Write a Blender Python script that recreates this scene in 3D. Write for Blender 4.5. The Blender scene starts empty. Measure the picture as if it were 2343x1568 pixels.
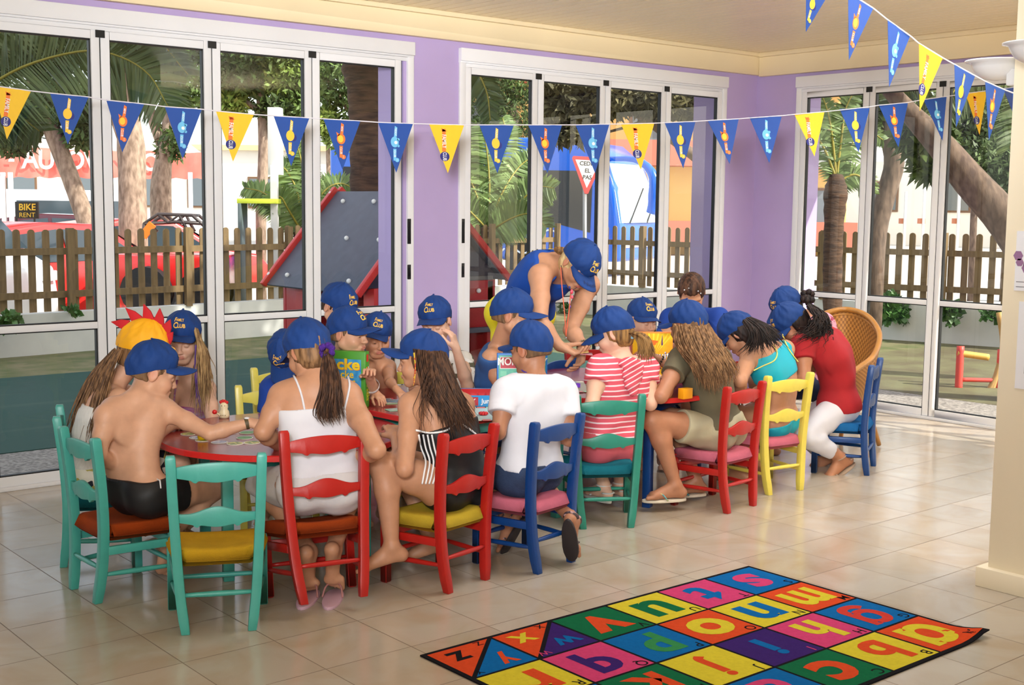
import bpy, bmesh, math, random
import numpy as np
from mathutils import Vector, Matrix
random.seed(7)
RNG = np.random.default_rng(7)
SC = bpy.context.scene
COL = SC.collection
# ---------------------------------------------------------------- camera
CAM_C = np.array([-8.519566, -6.986790, 1.6])
YAW, PIT, ROL, FPX = 0.8755537, 0.1096835, 0.0103011, 2859.04
DV = np.array([math.cos(YAW) * math.cos(PIT), math.sin(YAW) * math.cos(PIT), -math.sin(PIT)])
_r = np.array([math.sin(YAW), -math.cos(YAW), 0.0])
_u = np.cross(_r, DV)
RV = _r * math.cos(ROL) + _u * math.sin(ROL)
UV = -_r * math.sin(ROL) + _u * math.cos(ROL)
FW = np.array([math.cos(YAW), math.sin(YAW), 0.0])       # horizontal view direction
RT = _r.copy()                                              # horizontal right
UP = np.array([0, 0, 1.0])
cam_d = bpy.data.cameras.new('camera')
cam_d.sensor_width = 36.0
cam_d.lens = FPX * 36.0 / 2343.0
cam_d.clip_end = 300
cam = bpy.data.objects.new('camera', cam_d)
COL.objects.link(cam)
cam.matrix_world = Matrix(((RV[0], UV[0], -DV[0], CAM_C[0]), (RV[1], UV[1], -DV[1], CAM_C[1]), (RV[2], UV[2], -DV[2], CAM_C[2]), (0, 0, 0, 1)))
SC.camera = cam


def at(px, py, dep):
    """world point seen at pixel (px, py) of the 2343x1568 photograph, dep metres along the view axis"""
    return CAM_C + dep * (DV + RV * (px - 1171.5) / FPX - UV * (py - 784.0) / FPX)


def atz(px, py, z=0.0):
    v = DV + RV * (px - 1171.5) / FPX - UV * (py - 784.0) / FPX
    return CAM_C + v * ((z - CAM_C[2]) / v[2])


def aty(px, py, Y):
    v = DV + RV * (px - 1171.5) / FPX - UV * (py - 784.0) / FPX
    return CAM_C + v * ((Y - CAM_C[1]) / v[1])


# ---------------------------------------------------------------- light
SC.view_settings.view_transform = 'Standard'
SC.view_settings.look = 'None'
SC.view_settings.gamma = 1.0
SC.view_settings.use_curve_mapping = False
SC.view_settings.exposure = 0.08
SUN_DIR = np.array([0.45, -0.89, 0.0])
SUN_EL = math.radians(39)
w = bpy.data.worlds.new('world')
SC.world = w
w.use_nodes = True
nt = w.node_tree
nt.nodes.clear()
sky = nt.nodes.new('ShaderNodeTexSky')
sky.sky_type = 'NISHITA'
sky.sun_disc = False
sky.sun_elevation = SUN_EL
sky.sun_rotation = math.atan2(SUN_DIR[0], SUN_DIR[1])
sky.dust_density = 2.5
mixw = nt.nodes.new('ShaderNodeMixRGB')
mixw.inputs['Fac'].default_value = 0.5
mixw.inputs['Color2'].default_value = (4.2, 4.1, 3.9, 1)
bg = nt.nodes.new('ShaderNodeBackground')
bg.inputs['Strength'].default_value = 0.42
wo = nt.nodes.new('ShaderNodeOutputWorld')
nt.links.new(sky.outputs[0], mixw.inputs['Color1'])
nt.links.new(mixw.outputs[0], bg.inputs[0])
nt.links.new(bg.outputs[0], wo.inputs[0])


def lamp(name, kind, loc, direction, energy, color=(1, 1, 1), size=1.0, size_y=None):
    l = bpy.data.lights.new(name, kind)
    l.energy = energy
    l.color = color
    if kind == 'AREA':
        l.size = size
        if size_y:
            l.shape = 'RECTANGLE'
            l.size_y = size_y
    if kind == 'SUN':
        l.angle = math.radians(0.6)
    if kind in ('POINT', 'SPOT'):
        l.shadow_soft_size = size
    o = bpy.data.objects.new(name, l)
    COL.objects.link(o)
    o.location = loc
    o.rotation_euler = Vector(direction).to_track_quat('-Z', 'Y').to_euler()
    return o


_sd = SUN_DIR / np.linalg.norm(SUN_DIR) * math.cos(SUN_EL) + UP * math.sin(SUN_EL)
lamp('sun', 'SUN', (10, -6, 20), -_sd, 6.5, (1.0, 0.95, 0.86))
# the photographer's diffused flash, a little above and left of the lens, its bounce, and added fill lights
_fl = CAM_C - RT * 0.3 + UP * 0.62
fl = lamp('camera_flash', 'AREA', _fl, (FW[0], FW[1], 0.10), 56, (0.97, 0.985, 1.0), 0.6, 0.45)
fl.data.spread = math.radians(62)
lamp('flash_bounce', 'AREA', CAM_C - FW * 2.6 - RT * 0.4 + UP * 0.75, (FW[0], FW[1], -0.08), 175, (0.97, 0.985, 1.0), 3.0, 1.0)
for _n, _x, _y, _e in (('fill_light_far', -3.9, -3.4, 28), ('fill_light_right', -1.6, -2.6, 24)):  # unseen fill lights added below the ceiling to lift the far room
    _l = lamp(_n, 'AREA', (_x, _y, 2.84), (0, 0.05, -1), _e, (0.97, 0.985, 1.0), 1.6, 1.6)
    _l.data.spread = math.radians(130)
_l = lamp('ceiling_fill_light', 'AREA', (-2.3, -6.2, 1.9), (-0.15, 0.5, 0.9), 130, (1.0, 0.98, 0.96), 0.6, 0.6)  # unseen fill added behind the partition to brighten the ceiling
_l.data.spread = math.radians(120)





# ---------------------------------------------------------------- materials
def lin(c):
    if isinstance(c, str):
        c = tuple(int(c[i:i + 2], 16) for i in (0, 2, 4))
    return tuple(((v / 255) / 12.92 if v / 255 <= 0.04045 else ((v / 255 + 0.055) / 1.055) ** 2.4) for v in c)


MATS = {}


def mat(name, c=(200, 200, 200), rough=0.5, var=0.0, vscale=8.0, bump=0.0, bscale=40.0, metal=0.0, spec=0.5, c2=None,
        attr=None, emit=0.0, stretch=None, sheen=0.0, trans=0.0, sss=0.0, lo=0.35, hi=0.65, coat=0.0):
    if name in MATS:
        return MATS[name]
    m = bpy.data.materials.new(name)
    m.use_nodes = True
    n = m.node_tree
    b = n.nodes['Principled BSDF']
    b.inputs['Roughness'].default_value = rough
    b.inputs['Metallic'].default_value = metal
    b.inputs['Specular IOR Level'].default_value = spec
    if coat:
        b.inputs['Coat Weight'].default_value = coat
        b.inputs['Coat Roughness'].default_value = 0.15
    if sheen:
        b.inputs['Sheen Weight'].default_value = sheen
    if trans:
        b.inputs['Transmission Weight'].default_value = trans
    if sss:
        b.inputs['Subsurface Weight'].default_value = sss
        b.inputs['Subsurface Radius'].default_value = (0.012, 0.005, 0.003)
    lc = lin(c)
    m.diffuse_color = (*lc, 1)
    tc = n.nodes.new('ShaderNodeTexCoord')
    src = tc.outputs['Object']
    if stretch:
        mp = n.nodes.new('ShaderNodeMapping')
        mp.inputs['Scale'].default_value = stretch
        n.links.new(src, mp.inputs[0])
        src = mp.outputs[0]
    base = None
    if attr:
        a = n.nodes.new('ShaderNodeAttribute')
        a.attribute_name = attr
        base = a.outputs['Color']
    if var > 0 or c2:
        no = n.nodes.new('ShaderNodeTexNoise')
        no.inputs['Scale'].default_value = vscale
        no.inputs['Detail'].default_value = 5
        n.links.new(src, no.inputs['Vector'])
        rp = n.nodes.new('ShaderNodeMapRange')
        rp.inputs['From Min'].default_value = lo
        rp.inputs['From Max'].default_value = hi
        n.links.new(no.outputs['Fac'], rp.inputs['Value'])
        mx = n.nodes.new('ShaderNodeMixRGB')
        if attr:
            mx.blend_type = 'MULTIPLY'
            n.links.new(base, mx.inputs['Color1'])
            mx.inputs['Color2'].default_value = (1 - var, 1 - var, 1 - var, 1)
        else:
            mx.inputs['Color1'].default_value = (*lc, 1)
            mx.inputs['Color2'].default_value = (*(lin(c2) if c2 else tuple(v * (1 - var) for v in lc)), 1)
        n.links.new(rp.outputs[0], mx.inputs['Fac'])
        base = mx.outputs[0]
    if base is not None:
        n.links.new(base, b.inputs['Base Color'])
    else:
        b.inputs['Base Color'].default_value = (*lc, 1)
    if emit:
        b.inputs['Emission Color'].default_value = (*lc, 1)
        b.inputs['Emission Strength'].default_value = emit
    if bump > 0:
        nb = n.nodes.new('ShaderNodeTexNoise')
        nb.inputs['Scale'].default_value = bscale
        nb.inputs['Detail'].default_value = 4
        n.links.new(src, nb.inputs['Vector'])
        bp = n.nodes.new('ShaderNodeBump')
        bp.inputs['Strength'].default_value = bump
        bp.inputs['Distance'].default_value = 0.01
        n.links.new(nb.outputs['Fac'], bp.inputs['Height'])
        n.links.new(bp.outputs[0], b.inputs['Normal'])
    MATS[name] = m
    return m


def glass_mat():
    m = bpy.data.materials.new('window_glass')
    m.use_nodes = True
    n = m.node_tree
    n.nodes.clear()
    o = n.nodes.new('ShaderNodeOutputMaterial')
    mx = n.nodes.new('ShaderNodeMixShader')
    fr = n.nodes.new('ShaderNodeFresnel')
    fr.inputs['IOR'].default_value = 1.5
    tr = n.nodes.new('ShaderNodeBsdfTransparent')
    tr.inputs[0].default_value = (0.95, 0.97, 0.96, 1)
    gl = n.nodes.new('ShaderNodeBsdfGlossy')
    gl.inputs['Roughness'].default_value = 0.01
    n.links.new(fr.outputs[0], mx.inputs[0])
    n.links.new(tr.outputs[0], mx.inputs[1])
    n.links.new(gl.outputs[0], mx.inputs[2])
    n.links.new(mx.outputs[0], o.inputs[0])
    return m


M_GLASS = glass_mat()


# ---------------------------------------------------------------- object helpers
def tag(o, label=None, cat=None, group=None, kind=None):
    if label:
        o['label'] = label
    if cat:
        o['category'] = cat
    if group:
        o['group'] = group
    if kind:
        o['kind'] = kind
    return o


def empty(name, loc=(0, 0, 0), rz=0.0, label=None, cat=None, group=None, kind=None, rot=None):
    o = bpy.data.objects.new(name, None)
    o.empty_display_size = 0.1
    COL.objects.link(o)
    o.location = loc
    o.rotation_euler = rot if rot is not None else (0, 0, rz)
    return tag(o, label, cat, group, kind)


def wmat(o):
    return (wmat(o.parent) @ o.matrix_basis) if o.parent else o.matrix_basis.copy()


class MB:
    """collects polygons with material slots"""

    def __init__(self):
        self.v, self.f, self.mi, self.mats = [], [], [], []

    def slot(self, m):
        if m not in self.mats:
            self.mats.append(m)
        return self.mats.index(m)

    def add(self, vs, fs, m=None):
        o = len(self.v)
        self.v += [tuple(float(q) for q in p) for p in vs]
        k = self.slot(m) if m is not None else 0
        for f in fs:
            self.f.append([i + o for i in f])
            self.mi.append(k)
        return self

    def box(self, a, b, m=None):
        x0, y0, z0 = a
        x1, y1, z1 = b
        vs = [(x, y, z) for z in (z0, z1) for y in (y0, y1) for x in (x0, x1)]
        return self.add(vs, [(0, 2, 3, 1), (4, 5, 7, 6), (0, 1, 5, 4), (2, 6, 7, 3), (0, 4, 6, 2), (1, 3, 7, 5)], m)

    def obox(self, c, ax, ay, az, hx, hy, hz, m=None):
        c, ax, ay, az = map(np.array, (c, ax, ay, az))
        vs = [c + ax * hx * i + ay * hy * j + az * hz * k for k in (-1, 1) for j in (-1, 1) for i in (-1, 1)]
        return self.add(vs, [(0, 2, 3, 1), (4, 5, 7, 6), (0, 1, 5, 4), (2, 6, 7, 3), (0, 4, 6, 2), (1, 3, 7, 5)], m)

    def tube(self, pts, rad, n=8, m=None, flat=1.0, cap=True, side=None):
        pts = np.array(pts, float)
        N = len(pts)
        rad = np.broadcast_to(np.array(rad, float), (N,))
        tg = np.gradient(pts, axis=0)
        tg /= np.linalg.norm(tg, axis=1)[:, None] + 1e-12
        ref = np.array(side if side is not None else (0, 0, 1.0), float)
        if side is None and abs(tg[0] @ ref) > 0.9:
            ref = np.array([1.0, 0, 0])
        vs = []
        a = ref
        for i in range(N):
            b = np.cross(tg[i], a)
            nb = np.linalg.norm(b)
            if nb < 1e-6:
                b = np.cross(tg[i], [0.3, 0.9, 0.1])
                nb = np.linalg.norm(b)
            b /= nb
            a = np.cross(b, tg[i])
            for k in range(n):
                t = 2 * math.pi * k / n
                vs.append(pts[i] + rad[i] * (math.cos(t) * b + flat * math.sin(t) * a))
        fs = [(i * n + k, i * n + (k + 1) % n, (i + 1) * n + (k + 1) % n, (i + 1) * n + k) for i in range(N - 1) for k in range(n)]
        if cap:
            fs += [tuple(range(n))[::-1], tuple((N - 1) * n + k for k in range(n))]
        return self.add(vs, fs, m)

    def lathe(self, prof, c=(0, 0, 0), n=24, m=None, axis=(0, 0, 1), cap=True):
        c = np.array(c, float)
        az = np.array(axis, float)
        az /= np.linalg.norm(az)
        ax = np.cross([0, 1, 0] if abs(az[1]) < 0.9 else [1, 0, 0], az)
        ax /= np.linalg.norm(ax)
        ay = np.cross(az, ax)
        vs = []
        for r, z in prof:
            for k in range(n):
                t = 2 * math.pi * k / n
                vs.append(c + r * (math.cos(t) * ax + math.sin(t) * ay) + z * az)
        N = len(prof)
        fs = [(i * n + k, i * n + (k + 1) % n, (i + 1) * n + (k + 1) % n, (i + 1) * n + k) for i in range(N - 1) for k in range(n)]
        if cap:
            fs += [tuple(range(n))[::-1], tuple((N - 1) * n + k for k in range(n))]
        return self.add(vs, fs, m)

    def prism(self, poly, fn, d0, d1, m=None):
        """poly: 2D outline; fn(u, v, w) -> 3D; extruded from w=d0 to w=d1"""
        n = len(poly)
        vs = [fn(u, v, d0) for u, v in poly] + [fn(u, v, d1) for u, v in poly]
        fs = [tuple(range(n))[::-1], tuple(range(n, 2 * n))] + [(i, (i + 1) % n, n + (i + 1) % n, n + i) for i in range(n)]
        return self.add(vs, fs, m)

    def ball(self, c, r, m=None, n=12, sq=(1, 1, 1)):
        c = np.array(c, float)
        vs, fs = [], []
        k2 = n // 2
        for i in range(k2 + 1):
            ph = math.pi * i / k2
            for k in range(n):
                t = 2 * math.pi * k / n
                vs.append(c + r * np.array([math.sin(ph) * math.cos(t) * sq[0], math.sin(ph) * math.sin(t) * sq[1], math.cos(ph) * sq[2]]))
        fs = [(i * n + k, (i + 1) * n + k, (i + 1) * n + (k + 1) % n, i * n + (k + 1) % n) for i in range(k2) for k in range(n)]
        return self.add(vs, fs, m)

    def text(self, txt, fn, size, m=None, align='CENTER', w=1.0, bold=0.0):
        """fn(u, v) -> 3D; text baseline centred on u = 0, v = 0"""
        v, f = text_geo(txt, align, bold)
        return self.add([fn(p[0] * size * w, p[1] * size) for p in v], f, m)

    def build(self, name, m=None, parent=None, loc=None, smooth=False, bevel=0.0, fixn=False, world=False, segs=2):
        me = bpy.data.meshes.new(name)
        vv = self.v
        if world and parent is not None:
            inv = wmat(parent).inverted()
            vv = [tuple(inv @ Vector(p)) for p in vv]
        me.from_pydata(vv, [], self.f)
        mats = self.mats if self.mats else [m or mat('plain')]
        for q in mats:
            me.materials.append(q)
        if len(mats) > 1:
            me.polygons.foreach_set('material_index', self.mi)
        me.validate()
        if fixn or bevel > 0:
            bm = bmesh.new()
            bm.from_mesh(me)
            if bevel > 0:
                bmesh.ops.remove_doubles(bm, verts=bm.verts, dist=1e-5)
            bmesh.ops.recalc_face_normals(bm, faces=bm.faces)
            if bevel > 0:
                es = [e for e in bm.edges if len(e.link_faces) == 2 and e.calc_face_angle(0) > 0.6]
                bmesh.ops.bevel(bm, geom=es, offset=bevel, segments=segs, affect='EDGES', profile=0.5, clamp_overlap=True)
            bm.to_mesh(me)
            bm.free()
        if smooth:
            me.polygons.foreach_set('use_smooth', [True] * len(me.polygons))
        elif bevel > 0:
            me.polygons.foreach_set('use_smooth', [True] * len(me.polygons))
            try:
                me.set_sharp_from_angle(angle=math.radians(35))
            except Exception:
                pass
        me.update()
        o = bpy.data.objects.new(name, me)
        COL.objects.link(o)
        if parent is not None:
            o.parent = parent
        if loc is not None:
            o.location = loc
        return o


_TXT = {}


def text_geo(txt, align='CENTER', bold=0.0):
    key = (txt, align, bold)
    if key in _TXT:
        return _TXT[key]
    cu = bpy.data.curves.new('t', 'FONT')
    cu.body = txt
    cu.align_x = align
    cu.size = 1.0
    cu.offset = bold
    cu.resolution_u = 4
    o = bpy.data.objects.new('t', cu)
    COL.objects.link(o)
    bpy.context.view_layer.update()
    dg = bpy.context.evaluated_depsgraph_get()
    me = bpy.data.meshes.new_from_object(o.evaluated_get(dg))
    vs = [tuple(v.co) for v in me.vertices]
    fs = [tuple(p.vertices) for p in me.polygons]
    bpy.data.objects.remove(o)
    bpy.data.curves.remove(cu)
    bpy.data.meshes.remove(me)
    _TXT[key] = (vs, fs)
    return _TXT[key]


def copy_tree(o, parent=None):
    c = o.copy()
    COL.objects.link(c)
    if parent is not None:
        c.parent = parent
    for ch in list(o.children):
        copy_tree(ch, c)
    return c


def setmat(o, src, dst):
    """copy of a part gets its own mesh data with another material"""
    o.data = o.data.copy()
    for i, q in enumerate(o.data.materials):
        if q == src:
            o.data.materials[i] = dst


def unit(v):
    v = np.array(v, float)
    return v / (np.linalg.norm(v) + 1e-12)


def bez(P, n=12):
    """Catmull-Rom through the points P"""
    P = np.array(P, float)
    if len(P) == 2:
        return np.array([P[0] + (P[1] - P[0]) * t for t in np.linspace(0, 1, n)])
    Q = np.vstack([2 * P[0] - P[1], P, 2 * P[-1] - P[-2]])
    out = []
    T = np.linspace(0, len(P) - 1, n)
    for t in T:
        i = min(int(t), len(P) - 2)
        s = t - i
        a, b, c, d = Q[i], Q[i + 1], Q[i + 2], Q[i + 3]
        out.append(0.5 * ((2 * b) + (-a + c) * s + (2 * a - 5 * b + 4 * c - d) * s * s + (-a + 3 * b - 3 * c + d) * s ** 3))
    return np.array(out)
# ================================================================= THE ROOM
M_PUR = mat('purple_wall_paint', (186, 166, 212), 0.75, var=0.06, vscale=2.0, bump=0.05, bscale=120)
M_CRM = mat('cream_paint', (246, 228, 188), 0.6, var=0.05, vscale=1.5, bump=0.03, bscale=60)
M_CRM2 = mat('cream_wall_paint', (238, 226, 200), 0.7, var=0.05, vscale=2.0)
M_WHT = mat('white_aluminium', (236, 236, 238), 0.4, var=0.03, vscale=3)
M_BLK = mat('black_rubber', (14, 15, 16), 0.5)
M_CEIL = mat('ceiling_boards', (248, 230, 194), 0.32, var=0.04, vscale=2)


def floor_mat():
    m = bpy.data.materials.new('floor_tiles')
    m.use_nodes = True
    n = m.node_tree
    b = n.nodes['Principled BSDF']
    tc = n.nodes.new('ShaderNodeTexCoord')
    mp = n.nodes.new('ShaderNodeMapping')
    T = 0.35943
    mp.inputs['Location'].default_value = (6.6965 + 40 * T, 2.6667 + 40 * T, 0)
    n.links.new(tc.outputs['Object'], mp.inputs[0])
    br = n.nodes.new('ShaderNodeTexBrick')
    br.offset = 0.0
    br.squash = 1.0
    br.inputs['Scale'].default_value = 1.0
    br.inputs['Brick Width'].default_value = T
    br.inputs['Row Height'].default_value = T
    br.inputs['Mortar Size'].default_value = 0.0022
    br.inputs['Mortar Smooth'].default_value = 0.3
    br.inputs['Bias'].default_value = 0.0
    br.inputs['Color1'].default_value = (*lin((188, 178, 164)), 1)
    br.inputs['Color2'].default_value = (*lin((176, 166, 151)), 1)
    br.inputs['Mortar'].default_value = (*lin((120, 104, 88)), 1)
    n.links.new(mp.outputs[0], br.inputs['Vector'])
    no = n.nodes.new('ShaderNodeTexNoise')
    no.inputs['Scale'].default_value = 3.2
    no.inputs['Detail'].default_value = 6
    no.inputs['Distortion'].default_value = 0.8
    n.links.new(tc.outputs['Object'], no.inputs['Vector'])
    rp = n.nodes.new('ShaderNodeMapRange')
    rp.inputs['From Min'].default_value = 0.4
    rp.inputs['From Max'].default_value = 0.72
    n.links.new(no.outputs['Fac'], rp.inputs['Value'])
    mx = n.nodes.new('ShaderNodeMixRGB')
    mx.blend_type = 'MULTIPLY'
    mx.inputs['Color2'].default_value = (0.90, 0.80, 0.68, 1)
    n.links.new(rp.outputs[0], mx.inputs['Fac'])
    n.links.new(br.outputs['Color'], mx.inputs['Color1'])
    n.links.new(mx.outputs[0], b.inputs['Base Color'])
    r2 = n.nodes.new('ShaderNodeMapRange')
    r2.inputs['To Min'].default_value = 0.16
    r2.inputs['To Max'].default_value = 0.7
    n.links.new(br.outputs['Fac'], r2.inputs['Value'])
    n.links.new(r2.outputs[0], b.inputs['Roughness'])
    bp = n.nodes.new('ShaderNodeBump')
    bp.inputs['Strength'].default_value = 0.35
    bp.inputs['Distance'].default_value = 0.002
    bp.invert = True
    n.links.new(br.outputs['Fac'], bp.inputs['Height'])
    n.links.new(bp.outputs[0], b.inputs['Normal'])
    return m


def S(o):
    o['kind'] = 'structure'
    return o


S(MB().box((-13, -11, -0.12), (0.0, 0.0, 0)).build('floor', floor_mat()))
# door sills are part of the floor edge
S(MB().box((-13, 0.0, -0.12), (0.3, 0.3, -0.004)).build('trim_1', mat('sill_stone', (150, 140, 128), 0.7, var=0.2, vscale=30)))
S(MB().box((0.0, -11, -0.12), (0.3, 0.0, -0.004)).build('trim_2', mat('sill_stone')))


def ceiling():
    m = MB()
    m.box((-13, -11, 2.905), (0.0, 0.0, 3.05), M_CEIL)
    y = 0
    x = -13.0
    while x < 0:
        x1 = min(x + 0.096, 0)
        m.box((x, -11, 2.893), (x1 - 0.006, 0, 2.906), M_CEIL)
        x += 0.1
    return m.build('ceiling')


S(ceiling())
# back wall (y = 0 .. 0.3) with two openings, right wall (x = 0 .. 0.3) with one
ZT = 2.66
wb = MB()
wb.box((-13, 0, ZT), (0.3, 0.3, 3.05)).box((-3.66, 0, 0), (-3.13, 0.3, ZT)).box((-0.46, 0, 0), (0.3, 0.3, ZT)).box((-13, 0, 0), (-8.9, 0.3, ZT))
S(wb.build('wall_back', M_PUR))
wr = MB()
wr.box((0, -11, ZT), (0.3, 0, 3.05)).box((0, -0.44, 0), (0.3, 0.0, ZT)).box((0, -11, 0), (0.3, -5.7, ZT))
S(wr.build('wall_right', M_PUR))
S(MB().box((-13.2, -11, -0.1), (-13, 0.3, 3.05)).build('wall_left', M_CRM2))
S(MB().box((-13.2, -11.2, -0.1), (0.3, -11, 3.05)).build('wall_front', M_CRM2))
S(MB().box((-3.62, -11, 0), (-3.42, -4.30, 2.893)).build('wall_partition', M_CRM2, bevel=0.004))
S(MB().box((-3.655, -11, 0), (-3.385, -4.265, 0.085)).build('baseboard_partition', M_CRM2, bevel=0.003))
# cream fascia beams under the ceiling, with a moulded ledge
bm_ = MB()
bm_.box((-13, -0.05, 2.712), (-0.0, 0.0, 2.893), M_CRM).box((-13, -0.085, 2.862), (-0.0, -0.05, 2.893), M_CRM)
S(bm_.build('trim_3', bevel=0.004))
bm_ = MB()
bm_.box((-0.05, -11, 2.70), (0.0, -0.052, 2.893), M_CRM).box((-0.085, -11, 2.858), (-0.05, -0.052, 2.893), M_CRM)
S(bm_.build('trim_4', bevel=0.004))
# roof overhang outside shades the glass
S(MB().box((-13.3, -11.3, 3.08), (0.55, 0.55, 8.2)).build('wall_upper_storeys', M_CRM2))
S(MB().box((-13.5, 0.3, 2.95), (1.0, 0.9, 3.1)).box((0.3, -11, 2.95), (1.0, 0.3, 3.1)).build('trim_5', M_CRM))


def casing(name, a, b, fx, sides=(1, 1)):
    """white casing round an opening; fx(u, v, w): u along wall, v height, w out of the wall into the room"""
    m = MB()

    def bx(u0, u1, v0, v1, w0, w1):
        p = [fx(u, v, w_) for w_ in (w0, w1) for v in (v0, v1) for u in (u0, u1)]
        m.add(p, [(0, 2, 3, 1), (4, 5, 7, 6), (0, 1, 5, 4), (2, 6, 7, 3), (0, 4, 6, 2), (1, 3, 7, 5)], M_WHT)
    bx(a, b, 2.585, 2.672, -0.02, 0.035)
    bx(a, b, 2.572, 2.585, -0.02, 0.022)
    bx(a + 0.02, b - 0.02, 2.546, 2.572, -0.03, 0.012)
    if sides[0]:
        bx(a, a + 0.05, 0, 2.585, -0.02, 0.02)
    if sides[1]:
        bx(b - 0.05, b, 0, 2.585, -0.02, 0.02)
    bx(a, b, 0.0, 0.022, -0.04, 0.03)
    return S(m.build(name, fixn=True, bevel=0.003))


FB = lambda u, v, w_: (u, -w_, v)
FR = lambda u, v, w_: (-w_, -u, v)
casing('trim_6', -8.95, -3.585, FB)
casing('trim_7', -3.197, -0.405, FB)
casing('trim_8', 0.428, 5.72, FR)
NDOOR = [0]


def door_panel(u0, u1, fx, first_pane=True, handle=None, clip=True):
    NDOOR[0] += 1
    g = 0.004
    u0 += g
    u1 -= g
    e = empty('door_%d' % NDOOR[0], fx((u0 + u1) / 2, 0, 0), kind='structure')
    bpy.context.view_layer.update()
    st, z0, z1 = 0.05, 0.024, 2.546
    m, k, gl, h = MB(), MB(), MB(), MB()

    def bx(q, a0, a1, v0, v1, w0, w1, mm):
        p = [fx(u, v, w_) for w_ in (w0, w1) for v in (v0, v1) for u in (a0, a1)]
        q.add(p, [(0, 2, 3, 1), (4, 5, 7, 6), (0, 1, 5, 4), (2, 6, 7, 3), (0, 4, 6, 2), (1, 3, 7, 5)], mm)
    bx(m, u0, u0 + st, z0, z1, -0.03, 0.012, M_WHT)
    bx(m, u1 - st, u1, z0, z1, -0.03, 0.012, M_WHT)
    bx(m, u0 + st, u1 - st, z0, 0.078, -0.03, 0.012, M_WHT)
    bx(m, u0 + st, u1 - st, 2.5, z1, -0.03, 0.012, M_WHT)
    bx(m, u0 + st, u1 - st, 0.874, 0.912, -0.03, 0.012, M_WHT)
    m.build('frame', parent=e, world=True, fixn=True, bevel=0.002)
    for i, (v0, v1) in enumerate(((0.078, 0.874), (0.912, 2.5))):
        a0, a1, t = u0 + st, u1 - st, 0.007
        for q in ((a0, a1, v0, v0 + t), (a0, a1, v1 - t, v1), (a0, a0 + t, v0, v1), (a1 - t, a1, v0, v1)):
            bx(k, *q, -0.026, 0.004, M_BLK)
        gm = MB()
        gm.add([fx(a, v, -0.012) for a, v in ((a0, v0), (a1, v0), (a1, v1), (a0, v1))], [(0, 1, 2, 3)], M_GLASS)
        gm.build('glass_pane', parent=e, world=True)
    bx(k, u1, u1 + 2 * g, z0, z1, -0.028, 0.004, M_BLK)
    k.build('gasket', parent=e, world=True, fixn=True)
    if clip:
        bx(h, u1 - 0.022, u1 + 2 * g + 0.022, 2.508, 2.549, 0.012, 0.02, M_BLK)
        h.build('hinge_clip', parent=e, world=True, fixn=True)
    if handle is not None:
        for v0, v1 in ((1.33, 1.5), (1.09, 1.19)):
            hm = MB()
            bx(hm, handle - 0.013, handle + 0.013, v0, v1, 0.012, 0.022, M_BLK)
            bx(hm, handle - 0.006, handle + 0.006, v0 + 0.02, v1 - 0.02, 0.022, 0.03, mat('dark_metal', (50, 50, 52), 0.35, metal=0.8))
            hm.build('handle', parent=e, world=True, fixn=True, bevel=0.002)
    return e


xs = [-8.9, -8.465, -7.78, -7.095, -6.412, -5.731, -5.050, -4.365, -3.68]
for i in range(len(xs) - 1):
    door_panel(xs[i], xs[i + 1], FB, clip=i < len(xs) - 2, handle=(-3.622 if i == len(xs) - 2 else None))
xs = [-3.149, -2.477, -1.798, -1.126, -0.455]
for i in range(4):
    door_panel(xs[i], xs[i + 1], FB, clip=i < 3, handle=(-3.163 if i == 0 else None))
xs = [0.478, 1.129, 1.768, 2.42, 3.07, 3.72, 4.37, 5.02, 5.67]
for i in range(8):
    door_panel(xs[i], xs[i + 1], FR, clip=i < 7)


# ================================================================= WALL LAMPS, POSTERS
def wall_lamp(loc, rz, label):
    e = empty('wall_lamp', loc, rz, label, 'lamp')
    m = mat('white_enamel', (236, 238, 242), 0.25, coat=0.5)
    b = MB()
    prof = [(0.012, -0.072), (0.05, -0.066), (0.082, -0.045), (0.1, -0.018), (0.106, 0.0), (0.13, 0.006), (0.13, 0.012), (0.1, 0.01), (0.094, -0.015), (0.04, -0.055)]
    b.lathe(prof, (0, 0, 0), 32, m)
    b.build('lamp_bowl', parent=e, smooth=True, fixn=True)
    MB().box((-0.035, -0.13, -0.1), (0.035, -0.06, -0.03), m).build('wall_bracket', parent=e, bevel=0.008)
    MB().ball((0, 0, -0.01), 0.035, mat('lamp_bulb_glass', (245, 240, 228), 0.3)).build('bulb', parent=e, smooth=True)
    return e


wall_lamp((-3.515, -4.165, 2.215), 0, 'white bowl wall lamp on the far end of the cream wall at top right')
wall_lamp((-3.765, -4.47, 2.24), math.radians(90), 'white bowl wall lamp nearest the camera, cut by the right edge of the photo')


def poster(y0, y1, z0, z1, label, deco):
    e = empty('poster', (-3.622, (y0 + y1) / 2, z0), 0, label, 'poster')
    bpy.context.view_layer.update()
    b = MB()
    b.box((-3.6235, y0, z0), (-3.6212, y1, z1), mat('poster_paper', (232, 232, 238), 0.6))
    b.build('paper', parent=e, world=True)
    b = MB()
    deco(b, lambda u, v: (-3.6242, u, v))
    b.build('print', parent=e, world=True)
    return e


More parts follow.
